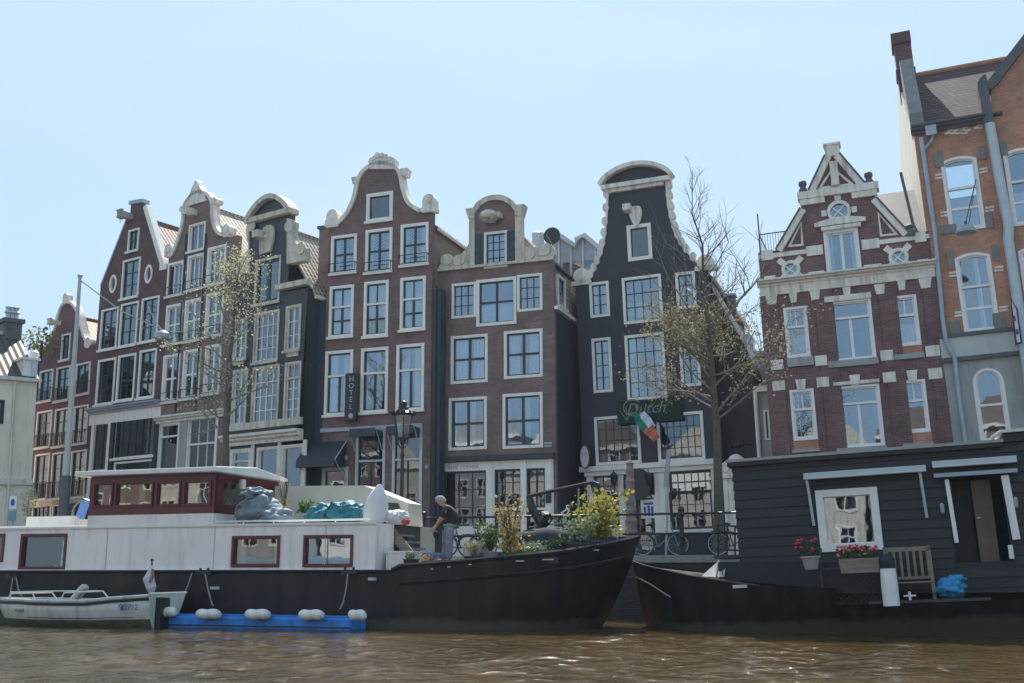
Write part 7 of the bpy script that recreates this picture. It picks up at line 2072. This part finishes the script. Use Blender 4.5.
# small signs and sapling far left
f = Fr(plan(13, 46), YA, 0, 'traffic_sign', 'white upright sign with a blue round symbol below the cream building', 'sign', z=STREET)
a = f.at(10.5, 496); b = f.at(16.5, 509); a2 = f.at(9.5, 511); b2 = f.at(15.5, 521)
q = MB(f); q.tube([((a.x + b.x) / 2, .05, 0), ((a.x + b.x) / 2, .05, a.z + .1)], .04, 6); q.build('pole', 'mast_grey', f.root)
q = MB(f); q.box(a.x, b.x, -.03, 0, b.z, a.z); q.build('plate', 'sign_white', f.root)
q = MB(f); q.prism(ell((a.x + b.x) / 2, (a.z + b.z) / 2, .1, .15, 16), -.045, -.033); q.build('symbol', 'sign_blue', f.root)
q = MB(f); q.box(a2.x, b2.x, -.03, 0, b2.z, a2.z); q.build('lower_plate', 'bike_teal', f.root)

# ================================================================= TREES
def tree(name, label, frame, path, radii, limbs, twig_n, leaf_fn, barkm, leafm, seed, leaf_size, name2='foliage', tw=.35):
    random.seed(seed)
    q = MB(frame); q.tube(path, radii, 10); q.build('trunk', 'bark', frame.root)
    q = MB(frame); tips = []
    def grow(p, d, L, r, dep):
        n = 4; pts = [Vector(p)]; dd = Vector(d)
        for i in range(n):
            dd = (dd + Vector((random.gauss(0, .14), random.gauss(0, .14), random.gauss(.05, .10)))).normalized(); pts.append(pts[-1] + dd * L / n)
        q.tube(pts, r, 5 if r > .02 else 3, r * .45, cap=False)
        for p_ in pts[1:]: tips.append((p_.copy(), dep))
        if dep <= 0: return
        for k in range(random.randint(3, 4) if dep > 1 else twig_n):
            i = random.randint(1, n); ax = dd.orthogonal().normalized(); ax = Matrix.Rotation(random.uniform(0, 6.28), 3, dd) @ ax
            nd = (dd * random.uniform(.6, 1.0) + ax * random.uniform(.4, .8) + Vector((0, 0, .15))).normalized()
            grow(pts[i], nd, L * random.uniform(.45, .68), r * .5, dep - 1)
    for (t_, L, az, elv, r, dep) in limbs:
        k = t_ * (len(path) - 1); i = min(int(k), len(path) - 2); p = Vector(path[i]).lerp(Vector(path[i + 1]), k - i)
        d = Vector((math.cos(az) * math.cos(elv), math.sin(az) * math.cos(elv), math.sin(elv)))
        grow(p, d, L, r, dep)
    q.build('branches', barkm, frame.root, recalc=False)
    q = MB(frame)
    for p, dep in tips:
        n = leaf_fn(p, dep)
        for _ in range(n):
            o_ = Vector((random.gauss(0, tw), random.gauss(0, tw), random.gauss(0, tw * .8)))
            q.leaf(p + o_ * random.uniform(.15, 1), leaf_size * random.uniform(.5, 1.5))
    q.build(name2, leafm, frame.root, recalc=False)
# right tree
f = Fr(online(719, LQ, YA, 2.2), YA, 0, 'tree', 'taller tree with olive brown spring buds and bare top before the black house', 'tree', 'street trees just coming into leaf', z=STREET)
pp = [(720, 560), (718.5, 500), (717, 430), (712, 370), (707.5, 320), (703, 271), (702.5, 245), (692, 213), (692.5, 172)]
path = [(0, 0, 0)] + [(lambda v: (v.x, 0, v.z))(f.at(*p_)) for p_ in pp[1:]]
rad = [.19, .15, .13, .10, .07, .045, .035, .02, .006]
lim = []
random.seed(5)
for i in range(30):
    t_ = .40 + .58 * i / 29; hi = (t_ - .40) / .58
    L = 2.0 * (1 - .7 * hi) * random.uniform(.7, 1.1)
    lim.append((t_, L, random.uniform(0, 6.28), R(random.uniform(15, 40) + 30 * hi), .032 * (1 - .65 * hi), 2))
for i in range(20):
    t_ = .27 + .22 * i / 19
    lim.append((t_, random.uniform(1.6, 2.8), random.choice((random.uniform(-.7, .7), random.uniform(2.4, 3.9), random.uniform(0, 6.28))), R(random.uniform(8, 45)), .04, 2))
z320 = f.at(707, 300).z; z430 = f.at(707, 425).z
def lf(p, dep):
    if p.z > z320 + .8: return 0
    if p.z > z320 - .3: return 1 if random.random() < .4 else 0
    return random.choice((2, 4, 6, 8)) if dep <= 1 else 1
tree('tree', '', f, path, rad, lim, 3, lf, 'twig', 'leaf_bud', 5, .08, tw=.42)
# left tree
f = Fr(online(225, LQ, YA, 3.6), YA, 0, 'tree', 'slender tree with sparse pale buds before the brown and black houses', 'tree', 'street trees just coming into leaf', z=STREET)
pp = [(225, 560), (225.5, 480), (226, 420), (229, 370), (233, 330), (236, 290), (240, 262)]
path = [(0, 0, 0)] + [(lambda v: (v.x, 0, v.z))(f.at(*p_)) for p_ in pp[1:]]
lim = []
random.seed(9)
for i in range(30):
    t_ = .30 + .68 * i / 29; hi = (t_ - .3) / .68
    lim.append((t_, 2.5 * (1 - .6 * hi) * random.uniform(.6, 1.1), random.choice((random.uniform(2.2, 4.2), random.uniform(0, 6.28))), R(random.uniform(5, 40) + 25 * hi), .045 * (1 - .6 * hi), 2))
tree('tree', '', f, path, [.17, .14, .12, .09, .065, .04, .015], lim, 2, lambda p, d: random.choice((0, 2, 3, 5)), 'twig', 'leaf_pale', 9, .08, tw=.36)
# sapling far left
f = Fr(plan(22, 45), YA, 0, 'sapling', 'small light green sapling beside the white sign at far left', 'tree', z=STREET)
z0 = f.at(22, 500).z
q = MB(f); q.tube([(0, 0, 0), (.02, 0, z0 + .3)], .03, 5, .01); q.build('trunk', 'bark', f.root)
q = MB(f); q.leaves((0, 0, z0), (.34, .34, .55), 260, .11); q.leaves((.05, 0, z0 - .7), (.2, .2, .3), 50, .1); q.build('foliage', 'leaf_pale', f.root)

# ================================================================= RIGHT HOUSEBOAT
_r = plan(744, 27.2)
H = Fr(_r, -20, -.042, 'houseboat', 'low dark plank clad houseboat with one white framed window and roller awnings at right', 'houseboat', z=0)
RY = -1.25
zdk = (H.at(888, 604, RY).z + H.at(990, 600, RY).z) / 2
xend = H.at(1024, 560, 0).x + 6
hst = []
for px, py, yn, yf in ((633, 561, 1.7, 2.1), (645, 565.5, .7, 3.1), (665, 570, -.0, 3.9), (690, 575.5, -.55, 4.5), (720, 580.5, -1.0, 5.0), (760, 585.5, RY, 5.2), (800, 587, RY, 5.2), (836, 588, RY, 5.2), (838.5, 603, RY, 5.2)):
    v = H.at(px, py, yn); hst.append((v.x, yn, yf, v.z, .8, .0 if px > 660 else -.4))
_l = hst.pop(); hull(H, hst)
hull(H, [(hst[-1][0] + .002, RY, 5.2, zdk, .8, 0), (hst[-1][0] + 3, RY, 5.2, zdk, .85, 0), (xend, RY, 5.2, zdk, .95, 0)])
hst.append((xend, RY, 5.2, zdk, .95, 0))
q = MB(H); q.tube([(s[0], s[1] - .02, s[3]) for s in hst[:6]], .02, 6); q.build('rubbing_rail', 'wood_dark', H.root)
q = MB(H)
pts = [H.at(636, 577, .6), H.at(650, 584, .2), H.at(670, 597, -.3)]
q.tube(pts, .02, 5); q.build('mooring_rope', 'rope', H.root)
q = MB(H); n_ = [(s[0], s[1] + .1, zdk - .03 if i > 7 else s[3] - .12) for i, s in enumerate(hst)] + [(s[0], s[2] - .1, zdk - .03 if i > 7 else s[3] - .12) for i, s in reversed(list(enumerate(hst)))]
a = q.add(n_); q.face([a + i for i in range(len(n_))]); q.build('deck', 'wood_dark', H.root)
q = MB(H); q.box(H.at(868, 597, RY).x, H.at(990, 592, RY).x, RY - .03, RY + .3, zdk + .0, zdk + .06); q.build('deck_edge', 'wood_dark', H.root)
# walls: three openings
xl = 0.0
ztL = H.at(744, 465, 0).z; ztR = H.at(955, 443, 0).z; zt = (ztL + ztR) / 2
window(H, zO(319, 204), zO(552, 402), .17, cols=1, rows=1, casm='white_cold', sash='white_cold', curtain='none', sill=False, pane='pane', bar=.02, label='large square white framed window')
a = H.pt(zO(762, 160)); b = H.pt(zO(985, 440))
door = rect(a.x, b.x, b.z - .0, a.z); H.holes.append(door)
zbt = zdk + .01
facade(H, rect(xl, xend, min(zbt, door[0][1] - .05), zt), 'planks_black', .12)
# clapboard courses
q = MB(H); nb = 15
hw = H.holes[0]
for i in range(nb):
    z0 = zbt + (zt - zbt) * i / nb; z1 = zbt + (zt - zbt) * (i + 1) / nb
    segs = [(xl, xend)]
    for hp in (hw, door):
        if z1 > hp[0][1] and z0 < hp[2][1]:
            ns_ = []
            for s0, s1 in segs:
                if hp[0][0] > s0 and hp[1][0] < s1: ns_ += [(s0, hp[0][0] - .04), (hp[1][0] + .04, s1)]
                else: ns_.append((s0, s1))
            segs = ns_
    for s0, s1 in segs:
        q.prismx([(-.004, z0 + .005), (-.04, z0 + .005), (-.015, z1 - .005), (-.004, z1 - .005)], s0, s1)
q.build('cladding', 'planks_black', H.root)
q = MB(H); q.box(xl, xl + .12, .121, 4.8, zbt, zt); q.box(xl, xend, 4.7, 4.8, zbt, zt); q.box(xl + .13, xend, .5, 4.69, zbt - .02, zbt + .02)
q.build('side_wall', 'planks_black', H.root)
q = MB(H)
for i in range(nb):
    z0 = zbt + (zt - zbt) * i / nb; z1 = zbt + (zt - zbt) * (i + 1) / nb
    q.prism([(-.004, z0 + .005), (-.04, z0 + .005), (-.015, z1 - .005), (-.004, z1 - .005)], 0, 4.8)
q.build('cladding', 'planks_black', H.root)
q = MB(H); xs = H.at(998 if False else 1000, 440, 0).x
x2 = H.at(1003, 440, -.1).x
q.box(-.14, x2, -.16, 4.95, zt + .002, zt + .07); q.build('roof', 'plaster_grey', H.root)
q = MB(H); q.box(-.12, x2 - .02, -.14, 4.9, zt - .10, zt - .0); q.build('fascia', 'planks_black', H.root)
q = MB(H); zs = H.at(1015, 432, -.1).z
q.box(x2 + .002, xend, -.1, 4.9, zt + .004, zs); o = q.build('raised_roof', 'planks_black', H.root)
q = MB(H); q.box(x2 - .05, xend, -.18, 4.95, zs + .002, zs + .07); q.tube([(x2 - .25, -.1, zt + .1), (x2 - .02, -.1, zs + .03)], .05, 6); q.build('roof_edge', 'stone_white', o)
# doorway: dark glazed half, open beige door, pale jambs
w = b.x - a.x; dz0 = door[0][1]
q = MB(H); q.box(a.x + .02, a.x + w * .42, .6, .64, dz0, a.z - .05); q.build('dark_screen', 'tar_wood', H.root)
q = MB(H); q.box(a.x + w * .45, a.x + w * .80, .35, .41, dz0, a.z - .08); o = q.build('door', 'door_brown', H.root)
q = MB(H); q.lathe([(.03, -.02), (.03, .02)], (a.x + w * .50, .33, dz0 + 1.0), 8); q.tube([(a.x + w * .5, .34, dz0 + 1.0), (a.x + w * .56, .31, dz0 + 1.0)], .012, 5); q.build('handle', 'zinc_light', o)
q = MB(H); q.box(a.x + .1, a.x + w * .40, .9, 1.3, dz0, dz0 + .9); q.box(a.x + .2, b.x - .1, 3.2, 3.3, dz0, a.z); q.build('interior', 'interior', H.root)
q = MB(H)
p0 = H.pt(zO(756, 168), -.03); p1 = H.pt(zO(790, 380), -.03); q.band([(p0.x, p0.z), (p1.x, p1.z)], .09, -.12, -.045)
p0 = H.pt(zO(945, 155), -.03); p1 = H.pt(zO(985, 370), -.03); q.band([(p0.x, p0.z), (p1.x, p1.z)], .16, -.14, -.045)
p0 = H.pt(zO(968, 388), -.03); p1 = H.pt(zO(990, 433), -.03); q.box(p0.x, p1.x, -.16, -.045, p1.z, p0.z)
q.build('door_jamb', 'white_cold', H.root)
q = MB(H); p0 = H.pt(zO(720, 155), 0); p1 = H.pt(zO(1000, 140), 0); q.box(p0.x, p1.x, -.22, -.042, p1.z - .03, p1.z + .06); q.build('door_hood', 'zinc', H.root)
# awning cassettes with arms
for (A_, B_, arms) in (((282, 156), (693, 124), ((292, 168, 316, 322), (672, 136, 697, 296))), ((713, 113), (998, 96), ())):
    p0 = H.pt(zO(*A_), -.1); p1 = H.pt(zO(*B_), -.1); zz = (p0.z + p1.z) / 2
    q = MB(H); q.box(p0.x, p1.x, -.24, -.045, zz - .08, zz + .05); q.tube([(p0.x, -.25, zz - .09), (p1.x, -.25, zz - .09)], .03, 6); o = q.build('awning_cassette', 'zinc_light', H.root, bevel=.02)
    q = MB(H)
    for (u0, v0, u1, v1) in arms:
        r0 = H.pt(zO(u0, v0), -.2); r1 = H.pt(zO(u1, v1), -.1); q.tube([(r0.x, -.2, r0.z), (r1.x, -.07, r1.z)], .035, 6)
    if arms: q.build('awning_arm', 'zinc_light', o)
q = MB(H)
for (u, v) in ((748, 265), (995, 245)): p = H.pt(zO(u, v)); q.lathe([(.03, -.12), (.05, -.08), (.05, .08), (.03, .12)], (p.x, -.12, p.z), 8)
q.build('wall_lamp', 'lamp_metal', H.root)
# dark blue topside strake
q = MB(H); p0 = H.at(717, 563, -.35); p1 = H.at(822, 590, -.35)
q.v += [(p0.x, -.2, H.at(717, 562, -.2).z), (p1.x, -.5, H.at(820, 562, -.5).z), (p1.x, -.5, H.at(820, 589, -.5).z), (p0.x, -.2, H.at(717, 579, -.2).z), (p0.x, -.05, H.at(717, 562, -.2).z), (p1.x, -.05, H.at(820, 562, -.5).z), (p1.x, -.05, H.at(820, 589, -.5).z), (p0.x, -.05, H.at(717, 579, -.2).z)]
for f_ in ((0, 1, 2, 3), (4, 5, 1, 0), (5, 6, 2, 1), (4, 0, 3, 7), (4, 7, 6, 5), (3, 2, 6, 7)): q.face(f_)
q.build('blue_strake', 'hull_blue', H.root)
q = MB(H); p0 = H.at(733, 586.5, RY); q.box(p0.x, p0.x + .32, RY - .06, RY + .05, p0.z - .04, p0.z + .03); q.build('fairlead', 'zinc_light', H.root)
def hthing(name, label, cat, px, py, y, group=None, z=None):
    v = H.at(px, py, y); w_ = H.M @ Vector((v.x, y, z if z is not None else v.z))
    o = bpy.data.objects.new(name, None); COL.objects.link(o); o.location = w_; o.rotation_euler = (0, -.042, R(-20)); tagp(o, label, cat, group); return o, v
# lattice screen
o, v = hthing('lattice_screen', 'dark criss-cross lattice screen below the flower box', 'screen', 852, 585, -1.05, z=zdk)
p0 = H.at(822, 569, -1.05); p1 = H.at(883, 601, -1.05); W2 = (p1.x - p0.x); Hh = p0.z - zdk; q = MB()
for k in range(-6, 12):
    for s_ in (1, -1):
        x0 = -W2 / 2 + k * W2 / 10; pts = []
        a_ = Vector((x0, 0)); b_ = Vector((x0 + s_ * Hh, Hh))
        # clip to the panel
        def clip(a, b):
            d = b - a; t0, t1 = 0, 1
            for lo, hi in ((-W2 / 2, W2 / 2),):
                if abs(d.x) < 1e-6: continue
                ta = (lo - a.x) / d.x; tb = (hi - a.x) / d.x
                if ta > tb: ta, tb = tb, ta
                t0 = max(t0, ta); t1 = min(t1, tb)
            return (a + d * t0, a + d * t1) if t1 - t0 > .02 else None
        c_ = clip(a_, b_)
        if c_: q.band([tuple(c_[0]), tuple(c_[1])], .025, .003 * s_, .003 * s_ + .012)
q.build('lattice', 'planks_black', o)
q = MB(); q.box(-W2 / 2 - .05, -W2 / 2, -.03, .03, 0, Hh + .25); q.box(W2 / 2, W2 / 2 + .05, -.03, .03, 0, Hh); q.box(-W2 / 2, W2 / 2, -.025, .025, Hh - .03, Hh + .02); q.build('frame', 'wood_dark', o)
# flower box
o, v = hthing('flower_box', 'weathered wooden flower box full of pink and red geraniums under the window', 'planter', 858, 572, -1.15)
p0 = H.pt(zO(400, 435), -1.15); p1 = H.pt(zO(542, 478), -1.15); W2 = p1.x - p0.x; hh = p0.z - p1.z
ox = (p0.x + p1.x) / 2 - v.x; oz = p1.z - v.z
q = MB(); q.prism([(ox - W2 * .46, oz), (ox + W2 * .46, oz), (ox + W2 * .5, oz + hh), (ox - W2 * .5, oz + hh)], -.16, .14)
for k in (.36, .70): q.box(ox - W2 * .5, ox + W2 * .5, -.166, -.161, oz + hh * k, oz + hh * k + .012)
q.build('box', 'wood_grey', o)
q = MB(); q.leaves((ox, 0, oz + hh + .12), (W2 * .54, .22, .16), 700, .075); q.build('foliage', 'leaf_green', o)
for mm, n in (('flower_pink', 26), ('flower_red', 18)):
    q = MB()
    for i in range(n): q.blob((ox + random.uniform(-.52, .52) * W2, random.uniform(-.25, .02), oz + hh + random.uniform(.06, .30)), .045, .04, .035, i, .25, 3, 1)
    q.build('flower', mm, o)
# hanging pot
o, v = hthing('flower_pot', 'pale tapered pot of red geraniums left of the lattice screen', 'planter', 811, 563, -1.2)
p0 = H.pt(zO(302, 425), -1.2); p1 = H.pt(zO(305, 470), -1.2); hh = p0.z - p1.z
q = MB(); q.lathe([(.14, p1.z - v.z), (.20, p0.z - v.z - .04), (.23, p0.z - v.z - .04), (.23, p0.z - v.z), (.18, p0.z - v.z)], (0, 0, 0), 16); q.build('pot', 'pot_grey', o)
q = MB(); q.leaves((-.02, 0, p0.z - v.z + .16), (.30, .25, .2), 170, .08); q.build('foliage', 'leaf_dark', o)
q = MB()
for i in range(9): q.blob((random.choice((-.22, .12)) + random.uniform(-.08, .08), -.1, p0.z - v.z + random.uniform(.15, .42)), .05, .045, .04, i, .25, 3, 1)
q.build('flower', 'flower_red', o)
# bench
o, v = hthing('bench', 'grey wooden slatted bench on the deck behind the white post', 'bench', 908, 580, -.5, z=zdk)
x0 = H.at(885, 570, -.5).x - v.x; x1 = H.at(933, 570, -.5).x - v.x
q = MB()
for k in range(7): x = x0 + .08 + (x1 - x0 - .16) * k / 6; q.box(x - .03, x + .03, .0, .03, .55, 1.15)
q.box(x0, x1, -.01, .04, 1.12, 1.22); q.box(x0, x1, -.01, .04, .50, .56); q.build('backrest', 'wood_grey', o)
q = MB()
for k in range(5): q.box(x0, x1, -.5 + k * .1, -.5 + k * .1 + .08, .42, .45)
q.build('seat', 'wood_grey', o)
for x in (x0 + .0, x1 - .07):
    q = MB(); q.box(x, x + .07, -.5, -.43, 0, .66); q.build('leg', 'wood_grey', o)
    q = MB(); q.box(x, x + .07, -.01, .06, 0, 1.24); q.build('leg', 'wood_grey', o)
    q = MB(); q.box(x, x + .07, -.5, -.0, .665, .70); q.build('armrest', 'wood_grey', o)
# white post
o, v = hthing('mooring_post', 'stout white painted post with dark top at the deck edge', 'post', 890, 590, -1.3, z=zdk - .05)
p0 = H.pt(zO(575, 458), -1.3); hh = p0.z - zdk; q = MB(); q.lathe([(.175, 0), (.18, hh * .5), (.165, hh)], (0, 0, 0), 16); q.build('post', 'white_cold', o)
q = MB(); q.lathe([(.17, hh + .001), (.17, hh + .18), (.12, hh + .3), (.03, hh + .32)], (0, 0, 0), 16); q.build('top', 'hull_blue', o)
# blue bag
o, v = hthing('plastic_bag', 'crumpled bright blue plastic bag standing on the deck boards', 'bag', 951, 590, -.9, z=zdk + .05)
p0 = H.pt(zO(780, 492), -.9); hh = p0.z - zdk - .05
q = MB(); q.blob((0, 0, hh * .44), .33, .24, hh * .50, 61, .14, 2.4, 4, flat=.85, crease=.3); q.blob((.12, 0, hh * .86), .22, .14, .10, 62, .25, 3, 3, crease=.3); q.smooth = True; q.build('plastic', 'bag_blue', o)
# small white cross fitting
o, v = hthing('deck_cleat', 'small white cross shaped cleat on the deck edge', 'cleat', 910, 598, -1.2, z=zdk)
q = MB(); q.tube([(0, 0, 0), (0, 0, .24)], .03, 6); q.tube([(-.13, 0, .15), (.13, 0, .15)], .02, 6); q.build('cross', 'sign_white', o)
# canvas cover on the bow
o, v = hthing('canvas_cover', 'pale pointed canvas cover with dark seams on the dark bow deck', 'cover', 714, 575, -.3)
pts = [H.at(*p_, -.3) for p_ in ((701, 576.5), (724.5, 577), (724, 567), (715.5, 560.5))]
L = [(p.x - v.x, p.z - v.z) for p in pts]
q = MB(); mid = L[3]; b_ = q.add([(L[0][0], 0, L[0][1]), (L[1][0], -.1, L[1][1]), (L[2][0] + .02, .1, L[2][1]), (mid[0], .45, mid[1]), (L[0][0] + .2, 1.2, L[0][1] + .05), (L[1][0], 1.2, L[1][1])])
for f_ in ((0, 1, 3), (1, 2, 3), (0, 3, 4), (3, 2, 5), (3, 5, 4), (0, 4, 5, 1), (1, 5, 2)): q.face([b_ + k for k in f_])
q.build('canvas', 'canvas', o)
q = MB(); q.tube([(mid[0], .43, mid[1] + .01), (mid[0] - .0, -.06, L[0][1])], .018, 4); q.tube([(mid[0], .43, mid[1] + .01), (mid[0] + .18, -.08, L[1][1])], .018, 4); q.build('seam', 'sign_dark', o)
# boarding gangplank with rails
o, v = hthing('gangplank', 'black railed gangplank between the quay and the plank clad houseboat', 'gangplank', 733, 556, .6)
def g2(px, py, y): p_ = H.at(px, py, y); return (p_.x - v.x, y - .6, p_.z - v.z)
q = MB()
for py in (525, 531.5, 549): q.tube([g2(717, py, 1.4), g2(749, py + 2, 1.0)], .025, 5)
for px in (718, 727, 735, 742): q.tube([g2(px, 526, 1.3), g2(px, 556, 1.3)], .025, 5)
q.build('handrail', 'black_metal', o)
q = MB(); p_ = g2(717, 556, .9); r_ = g2(745, 557, .9); q.box(p_[0], r_[0], -.2, 1.6, p_[2] - .08, p_[2]); q.build('walkway', 'wood_dark', o)

# ================================================================= LIGHT
SUN_EL, SUN_AZ = 50.0, 4.0
w = bpy.data.worlds.new("World"); scene.world = w; w.use_nodes = True
nt = w.node_tree; bg = nt.nodes['Background']
sky = nt.nodes.new('ShaderNodeTexSky'); sky.sky_type = 'NISHITA'; sky.sun_disc = False
sky.sun_elevation = R(SUN_EL); sky.sun_rotation = R(SUN_AZ); sky.altitude = 0; sky.air_density = 1.0; sky.dust_density = 1.0; sky.ozone_density = 1.2
# soft shoulder on the sky's brightness, as a camera has, then the pale blue of a hazy spring day
ad = nt.nodes.new('ShaderNodeVectorMath'); ad.operation = 'ADD'; ad.inputs[1].default_value = (.6, .6, .6); nt.links.new(sky.outputs[0], ad.inputs[0])
dv = nt.nodes.new('ShaderNodeVectorMath'); dv.operation = 'DIVIDE'; nt.links.new(sky.outputs[0], dv.inputs[0]); nt.links.new(ad.outputs[0], dv.inputs[1])
ml = nt.nodes.new('ShaderNodeVectorMath'); ml.operation = 'MULTIPLY'; ml.inputs[1].default_value = (3.65, 4.95, 6.0); nt.links.new(dv.outputs[0], ml.inputs[0])
# very faint streaks of high haze
tc = nt.nodes.new('ShaderNodeTexCoord'); mp = nt.nodes.new('ShaderNodeMapping'); mp.inputs['Scale'].default_value = (1.2, 1.2, 4.0); nt.links.new(tc.outputs['Generated'], mp.inputs[0])
no = nt.nodes.new('ShaderNodeTexNoise'); no.inputs['Scale'].default_value = 1.6; no.inputs['Detail'].default_value = 7; no.inputs['Distortion'].default_value = .8; nt.links.new(mp.outputs[0], no.inputs['Vector'])
mr = nt.nodes.new('ShaderNodeMapRange'); mr.inputs[1].default_value = .42; mr.inputs[2].default_value = .75; mr.inputs[3].default_value = 0; mr.inputs[4].default_value = .35; nt.links.new(no.outputs['Fac'], mr.inputs[0])
mx = nt.nodes.new('ShaderNodeMixRGB'); mx.inputs[2].default_value = (4.6, 5.1, 5.6, 1); nt.links.new(mr.outputs[0], mx.inputs[0]); nt.links.new(ml.outputs[0], mx.inputs[1])
nt.links.new(mx.outputs[0], bg.inputs[0]); bg.inputs[1].default_value = .10
ld = bpy.data.lights.new('sun', 'SUN'); ld.energy = 4.0; ld.angle = R(.53); ld.color = (1, .95, .87)
lo = bpy.data.objects.new('sun', ld); COL.objects.link(lo)
d = Vector((math.sin(R(SUN_AZ)) * math.cos(R(SUN_EL)), math.cos(R(SUN_AZ)) * math.cos(R(SUN_EL)), math.sin(R(SUN_EL))))
lo.rotation_euler = d.to_track_quat('Z', 'Y').to_euler(); lo.location = d * 80
scene.view_settings.view_transform = 'Standard'; scene.view_settings.look = 'None'
scene.view_settings.exposure = 0.85; scene.view_settings.gamma = 1; scene.view_settings.use_curve_mapping = False
scene.cycles.max_bounces = 8; scene.cycles.transparent_max_bounces = 12

# ---- flare-like lift of the darks, added as haze: one closed box round camera and scene, below the open sky
m = bpy.data.materials.new('veil'); m.use_nodes = True; MATS['veil'] = m
nt = m.node_tree; nt.nodes.remove(nt.nodes['Principled BSDF'])
pv = nt.nodes.new('ShaderNodeVolumePrincipled'); pv.inputs['Color'].default_value = (.72, .84, 1.0, 1); pv.inputs['Density'].default_value = .0003; pv.inputs['Anisotropy'].default_value = .35
nt.links.new(pv.outputs[0], nt.nodes['Material Output'].inputs['Volume'])
q = MB(); q.box(-90, 90, -70, 130, -3.2, 40)
o = q.build('veil', 'veil'); o['kind'] = 'stuff'; o['label'] = 'thin added flare-like haze over the canal'
scene.cycles.volume_bounces = 0
scene.cycles.volume_step_rate = 4
